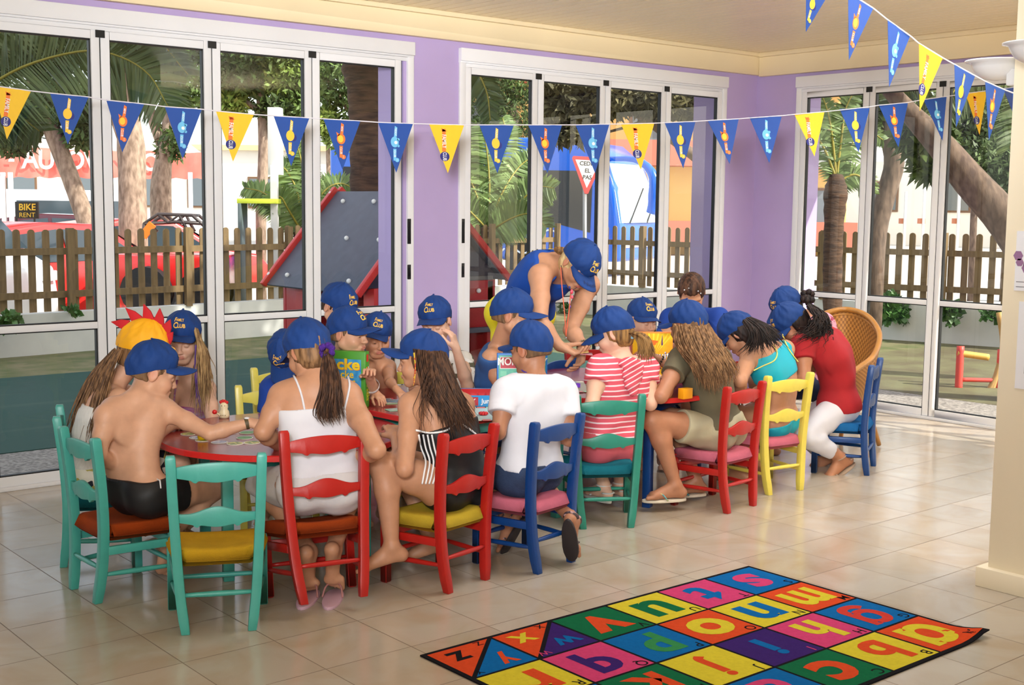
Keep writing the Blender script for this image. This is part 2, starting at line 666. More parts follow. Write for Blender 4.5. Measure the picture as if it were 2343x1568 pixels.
def deco1(b, fn):
    mp_ = mat('print_mauve', (150, 110, 150), 0.6)
    for i in range(26):
        y = -4.356 - 0.006 - 0.26 * RNG.random()
        z = 1.32 + 0.09 * RNG.random() + 0.02
        r = 0.012 + 0.012 * RNG.random()
        a = [(y + r * math.cos(t), z + r * math.sin(t)) for t in np.linspace(0, 6.28, 7)[:-1]]
        b.add([fn(*q) for q in a], [tuple(range(6))], mp_)
    mg = mat('print_grey', (120, 118, 125), 0.6)
    for z in (1.305, 1.285):
        b.add([fn(-4.36, z), fn(-4.64, z), fn(-4.64, z + 0.003), fn(-4.36, z + 0.003)], [(0, 1, 2, 3)], mg)


def deco2(b, fn):
    mb1 = mat('print_blue', (120, 170, 205), 0.6)
    mr = mat('print_dark', (60, 50, 70), 0.6)
    b.add([fn(-4.415, 0.93), fn(-4.60, 0.93), fn(-4.60, 1.19), fn(-4.415, 1.19)], [(0, 1, 2, 3)], mr)
    f2 = lambda u, v: (-3.6246, u, v)
    b.add([f2(-4.418, 0.933), f2(-4.597, 0.933), f2(-4.597, 1.187), f2(-4.418, 1.187)], [(0, 1, 2, 3)], mb1)


poster(-4.66, -4.352, 1.27, 1.515, 'upper paper notice with mauve pattern on the cream wall', deco1)
poster(-4.66, -4.378, 0.865, 1.226, 'lower paper notice with blue picture on the cream wall', deco2)


# ================================================================= CHAIRS
PAINT = {'teal': (70, 166, 154), 'red': (176, 28, 22), 'blue': (4, 60, 126), 'yellow': (226, 210, 92), 'green': (44, 136, 116)}
for k, c in PAINT.items():
    mat('paint_' + k, c, 0.38, var=0.12, vscale=14, bump=0.04, bscale=90, coat=0.04, lo=0.5, hi=0.8)
FAB = {'orange': (164, 66, 18), 'yellow': (200, 156, 34), 'lemon': (196, 168, 50), 'pink': (198, 104, 124), 'petrol': (16, 106, 122), 'skyblue': (20, 92, 150)}
for k, c in FAB.items():
    mat('velour_' + k, c, 0.85, var=0.18, vscale=9, bump=0.15, bscale=220, spec=0.15)
CHS = {}


def chair_proto(paint, fab):
    mp_, mf = mat('paint_' + paint), mat('velour_' + fab)
    e = empty('child_chair')
    # rear posts
    prof = [(-0.006, 0.0), (0.010, 0.14), (0.016, 0.30), (0.006, 0.48), (-0.014, 0.665)]
    xo = [0.121, 0.138, 0.149, 0.158, 0.164]
    for s in (-1, 1):
        b = MB()
        n = 11
        P = bez([(xo[i] * s, prof[i][0], prof[i][1]) for i in range(5)], n)
        h = 0.0185
        vs = []
        for i, p in enumerate(P):
            k = 0.62 if i in (0,) else 1.0
            for a, c in ((-1, -1), (1, -1), (1, 1), (-1, 1)):
                vs.append((p[0] + a * h * (0.85 if i == 0 else 1), p[1] + c * h * (0.85 if i == 0 else 1), p[2]))
        vs += [(P[-1][0] + a * h * 0.8, P[-1][1] + c * h * 0.8, P[-1][2] + 0.012) for a, c in ((-1, -1), (1, -1), (1, 1), (-1, 1))]
        fs = [(4 * i + k, 4 * i + (k + 1) % 4, 4 * i + 4 + (k + 1) % 4, 4 * i + 4 + k) for i in range(n) for k in range(4)]
        fs += [(3, 2, 1, 0), tuple(4 * n + k for k in range(4))]
        b.add(vs, fs, mp_)
        b.build('rear_post', parent=e, bevel=0.003, fixn=True)
        b = MB()
        x, y, h2 = 0.176 * s, 0.297, 0.017
        b.add([(x - h2, y - h2, 0.006), (x + h2, y - h2, 0.006), (x + h2, y + h2, 0.006), (x - h2, y + h2, 0.006),
               (x - h2, y - h2, 0.285), (x + h2, y - h2, 0.285), (x + h2, y + h2, 0.285), (x - h2, y + h2, 0.285)],
              [(3, 2, 1, 0), (4, 5, 6, 7), (0, 1, 5, 4), (1, 2, 6, 5), (2, 3, 7, 6), (3, 0, 4, 7)], mp_)
        b.add([(x - .8 * h2, y - .8 * h2, 0), (x + .8 * h2, y - .8 * h2, 0), (x + .8 * h2, y + .8 * h2, 0), (x - .8 * h2, y + .8 * h2, 0),
               (x - h2, y - h2, 0.006), (x + h2, y - h2, 0.006), (x + h2, y + h2, 0.006), (x - h2, y + h2, 0.006)],
              [(3, 2, 1, 0), (0, 1, 5, 4), (1, 2, 6, 5), (2, 3, 7, 6), (3, 0, 4, 7)], mp_)
        b.build('front_leg', parent=e, bevel=0.003, fixn=True)
    # scalloped slats, slightly curved to the back
    def slat(zc, hw, up, dn, yc):
        us = np.linspace(-1, 1, 33)
        top = [(u * hw, zc + up(u)) for u in us]
        bot = [(u * hw, zc + dn(u)) for u in us[::-1]]
        b = MB()
        n = len(us)
        vs = []
        for yy in (-0.008, 0.008):
            for (x, z) in top:
                vs.append((x, yc + yy - 0.014 * (1 - (x / hw) ** 2), z))
            for (x, z) in bot:
                vs.append((x, yc + yy - 0.014 * (1 - (x / hw) ** 2), z))
        N = 2 * n
        fs = []
        for i in range(n - 1):
            a, c = i, N - 1 - i
            fs.append((a, a + 1, c - 1, c))
            fs.append((N + a, N + c, N + c - 1, N + a + 1))
        fs += [(i, (i + 1) % N, N + (i + 1) % N, N + i)[::-1] for i in range(N)]
        b.add(vs, fs, mp_)
        b.build('back_slat', parent=e, bevel=0.0025, fixn=True)
    sc = lambda u: -0.004 * 0 + (0.011 * math.exp(-((abs(u) - 0.52) / 0.05) ** 2) * -1) + 0.014 * max(0, (abs(u) - 0.52) / 0.48) ** 0.7 - 0.012 * (1 - min(1, abs(u) / 0.52)) * 0 - 0.004 * math.cos(u / 0.52 * math.pi) * (abs(u) < 0.52)
    slat(0.61, 0.149, lambda u: 0.020 + 0.017 * (1 - u * u), lambda u: -0.033 + sc(u), -0.004)
    slat(0.44, 0.142, lambda u: 0.012 + 0.027 * (0.5 + 0.5 * math.cos(math.pi * min(1, abs(u) / 0.8))), lambda u: -0.033 + sc(u), 0.010)
    # seat frame rails and stretchers
    for nm, p, q, r in (('side_rail', (-0.155, 0.03, 0.215), (-0.176, 0.28, 0.215), 0), ('side_rail', (0.155, 0.03, 0.215), (0.176, 0.28, 0.215), 0),
                        ('front_rail', (-0.16, 0.297, 0.215), (0.16, 0.297, 0.215), 0)):
        b = MB()
        p, q = np.array(p), np.array(q)
        dd = q - p
        L = np.linalg.norm(dd)
        dd /= L
        b.obox((p + q) / 2, dd, np.cross([0, 0, 1], dd), (0, 0, 1), L / 2, 0.009, 0.017, mp_)
        b.build(nm, parent=e, bevel=0.003, fixn=True)
    for p, q in (((-0.128, 0.004, 0.145), (0.128, 0.004, 0.145)), ((-0.135, 0.015, 0.115), (-0.176, 0.285, 0.115)), ((0.135, 0.015, 0.115), (0.176, 0.285, 0.115)),
                 ((-0.165, 0.297, 0.13), (0.165, 0.297, 0.13))):
        b = MB()
        p, q = np.array(p), np.array(q)
        pts = [p + (q - p) * t for t in np.linspace(0, 1, 9)]
        b.tube(pts, [0.0075 + 0.0035 * math.sin(math.pi * t) for t in np.linspace(0, 1, 9)], 10, mp_)
        b.build('stretcher', parent=e, smooth=True)
    # upholstered seat: saddle shaped pad
    b = MB()
    nx, ny = 17, 15
    grid = []
    for side in (1, -1):
        for j in range(ny):
            for i in range(nx):
                u, v = i / (nx - 1) * 2 - 1, j / (ny - 1) * 2 - 1
                uu = math.copysign(1 - (1 - abs(u)) ** 1.0, u)
                wd = 0.150 + 0.042 * (v + 1) / 2
                x = uu * wd * (1 - 0.05 * abs(v) ** 6) * 1.06
                y = 0.165 + v * 0.165 * (1 - 0.04 * abs(u) ** 6)
                if v < -0.8 and abs(u) > 0.8:
                    y += 0.03
                edge = max(abs(u), abs(v))
                rim = math.sqrt(max(0, 1 - edge ** 8))
                zt = 0.272 + side * 0.026 * rim + (0.016 * rim - 0.014 * math.exp(-(u * u * 2 + v * v * 2)) + 0.01 * abs(u) ** 3 * rim if side > 0 else 0)
                grid.append((x, y, zt))
    N = nx * ny
    fs = []
    for j in range(ny - 1):
        for i in range(nx - 1):
            a = j * nx + i
            fs.append((a, a + 1, a + nx + 1, a + nx))
            fs.append((N + a, N + a + nx, N + a + nx + 1, N + a + 1))
    rimi = [i for i in range(nx)] + [j * nx + nx - 1 for j in range(1, ny)] + [(ny - 1) * nx + i for i in range(nx - 2, -1, -1)] + [j * nx for j in range(ny - 2, 0, -1)]
    for a, c in zip(rimi, rimi[1:] + rimi[:1]):
        fs.append((a, N + a, N + c, c))
    b.add(grid, fs, mf)
    b.build('seat_cushion', parent=e, smooth=True, fixn=True)
    return e


def place_chair(paint, fab, x, y, deg, label, tilt=0.0, group=None, sx=1.0):
    k = (paint, fab)
    if k not in CHS:
        e = chair_proto(paint, fab)
        CHS[k] = e
    else:
        e = copy_tree(CHS[k])
    a = math.radians(deg)
    t = math.radians(tilt)
    # tipping forward about the front feet
    e.rotation_euler = (-t, 0, a)
    e.rotation_mode = 'XYZ'
    off = Vector((0, 0.297, 0))
    Rm = Matrix.Rotation(a, 3, 'Z') @ Matrix.Rotation(-t, 3, 'X')
    piv = Matrix.Rotation(a, 3, 'Z') @ off
    p = Vector((x, y, 0)) + piv - Rm @ off
    e.location = p
    e.scale = (sx, 1, 1)
    tag(e, label, 'chair', group)
    return e


place_chair('teal', 'yellow', -6.449, -2.809, -26.1, 'teal ladder-back child chair with mustard yellow seat, empty, nearest the camera')
place_chair('teal', 'orange', -6.674, -2.086, -89, 'teal child chair with rust orange seat, shirtless boy sitting on it')
place_chair('teal', 'petrol', -6.550, -1.520, -112, 'teal child chair with petrol blue seat, farthest left, under the girl in the rooster cap')
place_chair('red', 'orange', -6.003, -2.896, -13.5, 'red child chair with orange seat tipped forward under the girl in white camisole', tilt=10)
place_chair('red', 'lemon', -5.376, -2.932, 12.3, 'red child chair with yellow seat under the girl in black swimsuit')
place_chair('blue', 'pink', -4.903, -2.956, 10.8, 'blue child chair with pink seat under the boy in white t-shirt')
place_chair('green', 'petrol', -4.236, -2.605, -31, 'green child chair with petrol seat under the girl in striped top')
place_chair('red', 'pink', -3.405, -2.760, 6.2, 'red child chair with pink seat under the girl in olive t-shirt')
place_chair('yellow', 'pink', -2.890, -2.651, -7, 'yellow child chair with pink seat under the girl in turquoise top')
place_chair('blue', 'skyblue', -1.990, -2.600, 27, 'blue child chair with blue seat at the right end, under the girl in red', sx=1.25)
place_chair('yellow', 'lemon', -5.02, -0.77, 168, 'yellow child chair behind the table, farther of the two at left')
place_chair('yellow', 'lemon', -5.42, -1.36, 158, 'yellow child chair behind the table, nearer of the two at left')
place_chair('yellow', 'pink', -4.46, -1.16, 175, 'yellow child chair between the smallest child and the camouflage boy')
place_chair('blue', 'skyblue', -4.02, -1.12, 172, 'blue child chair behind the camouflage boy')
place_chair('blue', 'pink', -3.38, -1.30, 190, 'blue child chair behind the table in front of the woman bending over')
place_chair('red', 'pink', -2.83, -0.98, 165, 'red child chair with its post showing behind the striped girl cap')
place_chair('red', 'pink', -2.45, -2.02, 100, 'red child chair beyond the yellow one, one leg showing')


# ================================================================= TABLES
M_TR = mat('table_top_red', (150, 42, 44), 0.22, var=0.1, vscale=5, coat=0.3)
M_TE = mat('table_edge_red', (206, 36, 34), 0.35, var=0.05, vscale=9)


def table(cx_, cy_, zt, rot, outline, legs, lp, label, apron):
    e = empty('activity_table', (cx_, cy_, 0), rot, label, 'table')
    th = 0.026
    b = MB()
    n = len(outline)
    o2 = [(u * (1 - 0.004 / max(0.1, math.hypot(u, v))), v * (1 - 0.004 / max(0.1, math.hypot(u, v)))) for u, v in outline]
    b.add([(u, v, zt) for u, v in o2], [tuple(range(n))], M_TR)
    b.add([(u, v, zt) for u, v in o2] + [(u, v, zt - 0.004) for u, v in outline] + [(u, v, zt - th) for u, v in outline],
          [(i, n + i, n + (i + 1) % n, (i + 1) % n) for i in range(n)] + [(n + i, 2 * n + i, 2 * n + (i + 1) % n, n + (i + 1) % n) for i in range(n)]
          + [tuple(range(2 * n, 3 * n))[::-1]], M_TE)
    b.build('tabletop', parent=e, fixn=True)
    for (lx, ly) in legs:
        MB().box((lx - 0.023, ly - 0.023, 0), (lx + 0.023, ly + 0.023, zt - th - 0.001), lp).build('table_leg', parent=e, bevel=0.004)
    k = len(legs)
    for i in range(k):
        p, q = np.array([*legs[i], zt - th - 0.037]), np.array([*legs[(i + 1) % k], zt - th - 0.037])
        dd = unit(q - p)
        L = np.linalg.norm(q - p)
        MB().obox((p + q) / 2, dd, np.cross([0, 0, 1], dd), (0, 0, 1), L / 2 - 0.024, 0.009, 0.035, lp).build('apron', parent=e, bevel=0.002)
    return e


def circ(r, n=72):
    return [(r * math.cos(2 * math.pi * k / n), r * math.sin(2 * math.pi * k / n)) for k in range(n)]


def rrect(hx, hy, r, n=10):
    o = []
    for sx, sy, a0 in ((1, 1, 0), (-1, 1, 90), (-1, -1, 180), (1, -1, 270)):
        for k in range(n + 1):
            a = math.radians(a0 + 90 * k / n)
            o.append((sx * (hx - r) + r * math.cos(a), sy * (hy - r) + r * math.sin(a)))
    return o


sq = lambda h, g=None: [(-h, -(g or h)), (h, -(g or h)), (h, (g or h)), (-h, (g or h))]
T1 = table(-5.75, -2.05, 0.57, math.radians(-17), circ(0.545), sq(0.30), mat('paint_teal'), 'round red table nearest the camera with teal legs and memory discs', True)
T2 = table(-4.72, -1.90, 0.605, math.radians(4), rrect(0.50, 0.54, 0.26), sq(0.40, 0.42), mat('paint_teal'), 'middle red table with teal legs under the blue game box', True)
T3 = table(-3.55, -1.93, 0.60, math.radians(22), circ(0.64), sq(0.38), mat('paint_blue'), 'round red table with blue legs at the right, under the yellow game box', True)


# ================================================================= RUG
def rug():
    e = tag(bpy.data.objects.new('tmp', None), None)
    b = MB()
    RC = {'o': (222, 76, 34), 'b': (0, 104, 176), 'y': (222, 204, 52), 'g': (8, 106, 66), 'p': (214, 66, 120), 'v': (58, 30, 110), 'k': (22, 20, 26), 'r': (210, 62, 52), 'l': (52, 140, 80)}
    R_ = {k: mat('rug_' + k, tuple(q * 0.92 for q in c), 0.95, var=0.10, vscale=60, bump=0.25, bscale=400, spec=0.1) for k, c in RC.items()}
    x0, y0, cw, ch = -6.0, -3.5, 0.2965, 0.2830
    W_, H_ = 6 * cw, 4 * ch

    def lift(x, y):
        # the right front corner curls up a little
        d_ = math.hypot(x - (x0 + W_), y - (y0 - H_))
        return 0.030 * max(0, 1 - d_ / 0.16) ** 2
    nx, ny = 48, 32
    vs, fs = [], []
    bd = 0.012
    for k, z in ((0, 0.006), (1, 0.0012)):
        for j in range(ny + 1):
            for i in range(nx + 1):
                x = x0 - bd + (W_ + 2 * bd) * i / nx
                y = y0 + bd - (H_ + 2 * bd) * j / ny
                vs.append((x, y, z + lift(x, y)))
    N = (nx + 1) * (ny + 1)
    for j in range(ny):
        for i in range(nx):
            a = j * (nx + 1) + i
            fs.append((a, a + nx + 1, a + nx + 2, a + 1))
            fs.append((N + a, N + a + 1, N + a + nx + 2, N + a + nx + 1))
    rim = [i for i in range(nx + 1)] + [j * (nx + 1) + nx for j in range(1, ny + 1)] + [ny * (nx + 1) + i for i in range(nx - 1, -1, -1)] + [j * (nx + 1) for j in range(ny - 1, 0, -1)]
    for a, c in zip(rim, rim[1:] + rim[:1]):
        fs.append((a, c, N + c, N + a))
    b.add(vs, fs, R_['k'])
    cells = {(0, 2): 'v go', (0, 3): 'u yg', (0, 4): 't pb', (0, 5): 's bp',
             (1, 0): 'r yo', (1, 1): 'q pv', (1, 2): 'p bl', (1, 3): 'o oy', (1, 4): 'n yb', (1, 5): 'm oy',
             (2, 0): 'l bo', (2, 1): 'k go', (2, 2): 'j yo', (2, 3): 'i vb', (2, 4): 'h py', (2, 5): 'g br',
             (3, 0): 'f vy', (3, 1): 'e oy', (3, 2): 'd bp', (3, 3): 'c go', (3, 4): 'b yo', (3, 5): 'a oy'}
    gp = 0.006

    def patch(poly, m, z=0.0066):
        # subdivide so that it follows the curl
        P = np.array(poly, float)
        n = 6
        if len(P) == 4:
            vs, fs = [], []
            for j in range(n + 1):
                for i in range(n + 1):
                    u, v = i / n, j / n
                    q = (P[0] * (1 - u) + P[1] * u) * (1 - v) + (P[3] * (1 - u) + P[2] * u) * v
                    vs.append((q[0], q[1], z + lift(*q)))
            for j in range(n):
                for i in range(n):
                    a = j * (n + 1) + i
                    fs.append((a, a + n + 1, a + n + 2, a + 1))
            b.add(vs, fs, m)
        else:
            b.add([(q[0], q[1], z) for q in P], [tuple(range(len(P)))[::-1]], m)

    def letter(txt, cx_, cy_, size, m, bold=0.0, z=0.0072, w=1.0):
        v, f = text_geo(txt, 'LEFT', bold)
        A = np.array(v)
        c = (A[:, :2].min(0) + A[:, :2].max(0)) / 2
        # text runs towards -x, its top points to -y
        vv = [(cx_ - (q[0] - c[0]) * size * w, cy_ - (q[1] - c[1]) * size, 0) for q in v]
        b.add([(q[0], q[1], z + lift(q[0], q[1])) for q in vv], [tuple(k) for k in f], m)
    for (r_, c_), s in cells.items():
        ch_, cl = s.split()
        xa, ya = x0 + c_ * cw + gp, y0 - r_ * ch - gp
        xb, yb = xa + cw - 2 * gp, ya - ch + 2 * gp
        patch([(xa, ya), (xb, ya), (xb, yb), (xa, yb)], R_[cl[0]])
        big = {'i': 0.24, 'j': 0.22, 't': 0.28}.get(ch_, 0.265 if ch_ in 'bdfhklpqgy' else 0.33)
        letter({'a': '\u0251', 'g': '\u0261'}.get(ch_, ch_), (xa + xb) / 2, (ya + yb) / 2, big, R_[cl[1]], 0.035, w=1.05 if ch_ != 'm' else 0.82)
        letter(ch_.upper(), xb - 0.035, yb + 0.03, 0.062, R_['p' if cl[0] == 'v' else 'k'], 0.008)
    # the two cells cut by a diagonal
    for c_, (t1, k1, l1), (t2, k2, l2) in ((0, ('z', 'o', 'k'), ('y', 'b', 'o')), (1, ('x', 'o', 'y'), ('w', 'v', 'b'))):
        xa, ya = x0 + c_ * cw + gp, y0 - gp
        xb, yb = xa + cw - 2 * gp, ya - ch + 2 * gp
        patch([(xa, ya), (xb - 0.012, ya), (xa, yb + 0.012)], R_[k1])
        patch([(xb, ya - 0.012), (xb, yb), (xa + 0.012, yb)], R_[k2])
        letter(t1, xa + 0.085, ya - 0.075, 0.17, R_[l1], 0.02)
        letter(t2, xb - 0.085, yb + 0.085, 0.15, R_[l2], 0.02)
        letter(t1.upper(), xb - 0.07, ya - 0.022, 0.05, R_['k'], 0.006)
        letter(t2.upper(), xa + 0.045, yb + 0.028, 0.05, R_['k' if t2 == 'y' else 'p'], 0.006)
    o = b.build('alphabet_rug')
    for p in o.data.polygons:
        p.use_smooth = False
    tag(o, 'colourful alphabet rug of lettered squares on the tiled floor', 'rug')


rug()


# ================================================================= BUNTING
M_PY = mat('pennant_yellow', (246, 196, 36), 0.6, var=0.03)
M_PB = mat('pennant_blue', (24, 74, 158), 0.6, var=0.03)
M_STR = mat('bunting_cord', (232, 228, 236), 0.7)
KO, KW, KG, KL, KN = (mat('print_orange', (238, 120, 48), 0.6), mat('print_white', (240, 240, 236), 0.6), mat('print_gold', (250, 200, 60), 0.6),
                      mat('print_light_blue', (110, 190, 232), 0.6), mat('print_navy', (36, 40, 120), 0.6))
PEN = {}


def disc(b, u, v, r, m, w=0.0, ry=None, n=18):
    b.add([(u + r * math.cos(t), v + (ry or r) * math.sin(t), w) for t in np.linspace(0, 2 * math.pi, n + 1)[:-1]], [tuple(range(n))], m)


def pen_protos():
    for k in ('family', 'young', 'mini', 'teddy'):
        m = M_PY if k == 'family' else M_PB
        b = MB()
        t = 0.0006
        b.add([(-0.5, 0, -t), (0.5, 0, -t), (0, -1, -t), (-0.5, 0, t), (0.5, 0, t), (0, -1, t)], [(0, 2, 1), (3, 4, 5), (0, 1, 4, 3), (1, 2, 5, 4), (2, 0, 3, 5)], m)
        me = b.build('pennant', fixn=True)
        e = MB()
        z1, z2, z3 = 0.0012, 0.0018, 0.0024
        # text runs downwards: u' = -v
        X = 1.37   # height / width of a pennant, so that marks keep their shape
        T = lambda s, u, v, size, mm, bold=0.01, w=1.0, z=z2: e.text(s, lambda a, c: (u + c, v - a / X, z), size, mm, 'CENTER', w, bold)
        if k == 'family':
            e.add([(-0.13, -0.10, z1), (-0.03, -0.09, z1), (-0.04, -0.56, z1), (-0.15, -0.56, z1)], [(0, 3, 2, 1)], KO)
            e.add([(-0.16, -0.08, z1), (0.02, -0.14, z1), (-0.14, -0.15, z1)], [(0, 2, 1)], KO)
            T('FAMILY', -0.135, -0.35, 0.165, KW, 0.015, 0.72)
            disc(e, -0.075, -0.66, 0.135, KN, z1, 0.135 / X)
            T('CLUB', -0.125, -0.66, 0.15, KW, 0.012, 0.62)
        else:
            c1 = {'young': KG, 'mini': KO, 'teddy': KL}[k]
            e.add([(-0.02, -0.06, z1), (0.05, -0.09, z1), (0.03, -0.28, z1), (-0.05, -0.28, z1)], [(0, 3, 2, 1)], c1)
            disc(e, -0.03, -0.385, 0.115, c1, z1, 0.13 / X * 1.15)
            if k == 'teddy':
                for du in (0.06,):
                    disc(e, 0.075, -0.33, 0.036, c1, z1, 0.036 / X)
                    disc(e, 0.075, -0.46, 0.036, c1, z1, 0.036 / X)
                disc(e, 0.0, -0.395, 0.045, KW, z2, 0.045 / X)
            if k == 'mini':
                disc(e, -0.045, -0.385, 0.075, KG, z2, 0.1 / X)
                e.add([(-0.13, -0.34, z1), (-0.16, -0.25, z1), (-0.05, -0.30, z1)], [(0, 2, 1)], KO)
            if k == 'young':
                disc(e, 0.07, -0.42, 0.08, KN, z1 * 0.9, 0.1 / X)
            e.add([(-0.075, -0.52, z1), (0.015, -0.52, z1), (0.0, -0.76, z1), (-0.075, -0.76, z1)], [(0, 3, 2, 1)], c1)
            T({'young': 'YOUNG', 'mini': 'MINI', 'teddy': 'TEDDY'}[k], -0.025, -0.18, 0.075, KW, 0.01, 0.9)
            T('CLUB', -0.06, -0.62, 0.085, KW, 0.01, 0.9)
            disc(e, 0.03, -0.745, 0.06, c1, z2, 0.06 / X)
            T({'young': '13+', 'mini': '6-12', 'teddy': '3-5'}[k], 0.015, -0.745, 0.05, KW, 0.0, 0.8, z3)
        em = e.build('printed_emblem', parent=me)
        PEN[k] = me


pen_protos()
FIRSTP = {}


def bunting(label, pens, depf, ends):
    root = empty('bunting', at(*ends[0], depf(ends[0][0])), 0, label, 'bunting')
    bpy.context.view_layer.update()
    inv = root.matrix_world.inverted()
    line = [at(*ends[0], depf(ends[0][0]))]
    for (k, p, q, tip) in pens:
        A, B_, T_ = (at(*s, depf(s[0])) for s in (p, q, tip))
        line += [A, B_]
        # the pennant hangs: keep its tip at the depth of the middle of its top edge
        T_ = at(*tip, depf((p[0] + q[0]) / 2) * 0.998)
        mid = (A + B_) / 2
        ex = B_ - A
        ey = mid - T_
        ez = unit(np.cross(ex, ey))
        if k not in FIRSTP:
            o = PEN[k]
            FIRSTP[k] = o
        else:
            o = PEN[k].copy()
            COL.objects.link(o)
            c = PEN[k].children[0].copy()
            COL.objects.link(c)
            c.parent = o
        M4 = Matrix(((ex[0], ey[0], ez[0], mid[0]), (ex[1], ey[1], ez[1], mid[1]), (ex[2], ey[2], ez[2], mid[2]), (0, 0, 0, 1)))
        o.parent = root
        o.matrix_basis = inv @ M4
    line.append(at(*ends[1], depf(ends[1][0])))
    MB().tube(np.array(line), 0.0035, 6, M_STR).build('cord', parent=root, world=True, smooth=True)
    return root


P1 = [('family', (-16, 196), (70, 208), (9, 318)), ('young', (114, 213), (202, 222), (151, 330)), ('mini', (243, 229), (329, 238), (274, 348)),
      ('teddy', (377, 244), (461, 250), (413, 364)), ('family', (494, 254), (580, 262), (529, 369)), ('young', (626, 265), (707, 270), (662, 380)),
      ('mini', (740, 272), (824, 277), (781, 388)), ('teddy', (865, 280), (944, 283), (903, 395)), ('family', (982, 284), (1061, 286), (1021, 396)),
      ('young', (1097, 286), (1174, 286), (1132, 396)), ('mini', (1209, 286), (1285, 286), (1249, 396)), ('teddy', (1317, 286), (1393, 284), (1357, 396)),
      ('family', (1421, 284), (1496, 282), (1463, 388)), ('young', (1521, 281), (1590, 278), (1559, 385)), ('mini', (1619, 276), (1690, 272), (1669, 375)),
      ('teddy', (1716, 270), (1787, 265), (1755, 373)), ('family', (1818, 262), (1885, 256), (1860, 358)), ('young', (1923, 252), (1988, 245), (1958, 348)),
      ('mini', (2011, 241), (2076, 235), (2052, 337)), ('teddy', (2113, 228), (2165, 221), (2154, 322)), ('family', (2210, 214), (2256, 208), (2234, 308)),
      ('young', (2296, 203), (2343, 196), (2328, 296))]
bunting('long string of blue and yellow pennants hanging across all the windows', P1, lambda x: 6.35 + 0.00119 * x, ((-420, 140), (2470, 170)))
P2 = [('young', (1843, -44), (1896, -12), (1842, 71)), ('mini', (1941, -17), (1998, 19), (1943, 138)), ('teddy', (2029, 44), (2085, 84), (2041, 202)),
      ('family', (2102, 99), (2158, 133), (2107, 255)), ('young', (2183, 147), (2232, 174), (2190, 292)), ('mini', (2254, 186), (2300, 206), (2263, 322)),
      ('teddy', (2316, 212), (2358, 226), (2326, 340))]
bunting('shorter string of pennants sloping down at the top right, nearer the camera', P2, lambda x: 5.35 + 0.0021 * (x - 1840), ((1780, -78), (2420, 250)))
# ================================================================= OUTSIDE
def zone(name, poly, z0, z1, m, **k):
    b = MB()
    b.prism(poly, lambda u, v, w_: (u, v, w_), z0, z1, m)
    return b.build(name, fixn=True, **k)


M_TURF = mat('green_playground_surface', (12, 66, 54), 0.8, c2=(48, 80, 66), vscale=1.6, stretch=(0.35, 2.4, 1), lo=0.56, hi=0.7, bump=0.1)
M_SOIL = mat('dry_grass', (128, 120, 86), 0.95, c2=(92, 100, 56), vscale=3.5, bump=0.3, bscale=30)
M_LAWN = mat('lawn', (112, 110, 74), 0.95, c2=(92, 82, 56), vscale=2.2, bump=0.3, bscale=40)
S(zone('ground_paving', [(-14, 0.3), (0.3, 0.3), (0.3, -12), (1.15, -12), (1.15, 1.12), (-14, 1.12)], -0.12, -0.015, mat('gravel_paving', (168, 160, 150), 0.9, c2=(110, 104, 98), vscale=40, bump=0.3)))
S(zone('ground_play_area', [(-14, 1.12), (0.6, 1.12), (0.6, 4.6), (-14, 4.6)], -0.12, -0.01, M_TURF))
S(zone('ground_dry_strip', [(-14, 4.6), (0.6, 4.6), (0.6, 1.12), (1.15, 1.12), (6.5, 1.12), (6.5, 9), (-14, 9)], -0.12, -0.012, M_SOIL))
S(zone('ground_lawn', [(1.15, 1.12), (1.15, -12), (8.5, -12), (6.5, 1.12)], -0.12, -0.013, M_LAWN))
S(zone('ground_road', [(-60, 6.4), (5.3, 8.0), (8.0, -30), (90, -30), (90, 90), (-60, 90)], -0.3, -0.16, mat('pale_road', (200, 196, 188), 0.9, var=0.15, vscale=0.6)))

# low white wall with the picket fence on it
FPTS = [np.array(p) for p in ((-13.0, 5.75), (-4.41, 6.10), (-0.86, 6.52), (4.15, 7.15))]
FPTR = [np.array(p) for p in ((4.15, 7.15), (4.88, 2.02), (5.32, 0.50), (6.4, -4.5), (7.0, -9.0))]
M_RENDER = mat('white_render', (222, 222, 216), 0.85, var=0.12, vscale=2.5)
M_PICK = mat('weathered_wood', (134, 110, 74), 0.8, var=0.3, vscale=5, stretch=(6, 6, 0.7), bump=0.15)


def wall_run(name, pts, h):
    b = MB()
    for p, q in zip(pts[:-1], pts[1:]):
        d_ = unit(q - p)
        nrm = np.array([-d_[1], d_[0]])
        if nrm @ (p - CAM_C[:2]) < 0:
            nrm = -nrm
        b.prism([tuple(p), tuple(q), tuple(q + nrm * 0.16), tuple(p + nrm * 0.16)], lambda u, v, w_: (u, v, w_), -0.1, h, M_RENDER)
    return S(b.build(name, fixn=True))


wall_run('wall_garden_back', FPTS, 0.42)
wall_run('wall_garden_right', FPTR, 0.44)


def picket(b, c, d_, z0, z1, w_=0.075, t=0.018):
    prof = [(-w_ / 2, z0), (w_ / 2, z0), (w_ / 2, z1 - 0.035)] + [(w_ / 2 * math.cos(a), z1 - 0.035 + 0.035 * math.sin(a)) for a in np.linspace(0.4, math.pi - 0.4, 6)] + [(-w_ / 2, z1 - 0.035)]
    n = np.array([-d_[1], d_[0]])
    b.prism(prof, lambda u, v, k: (c[0] + d_[0] * u + n[0] * k, c[1] + d_[1] * u + n[1] * k, v), 0, t, M_PICK)


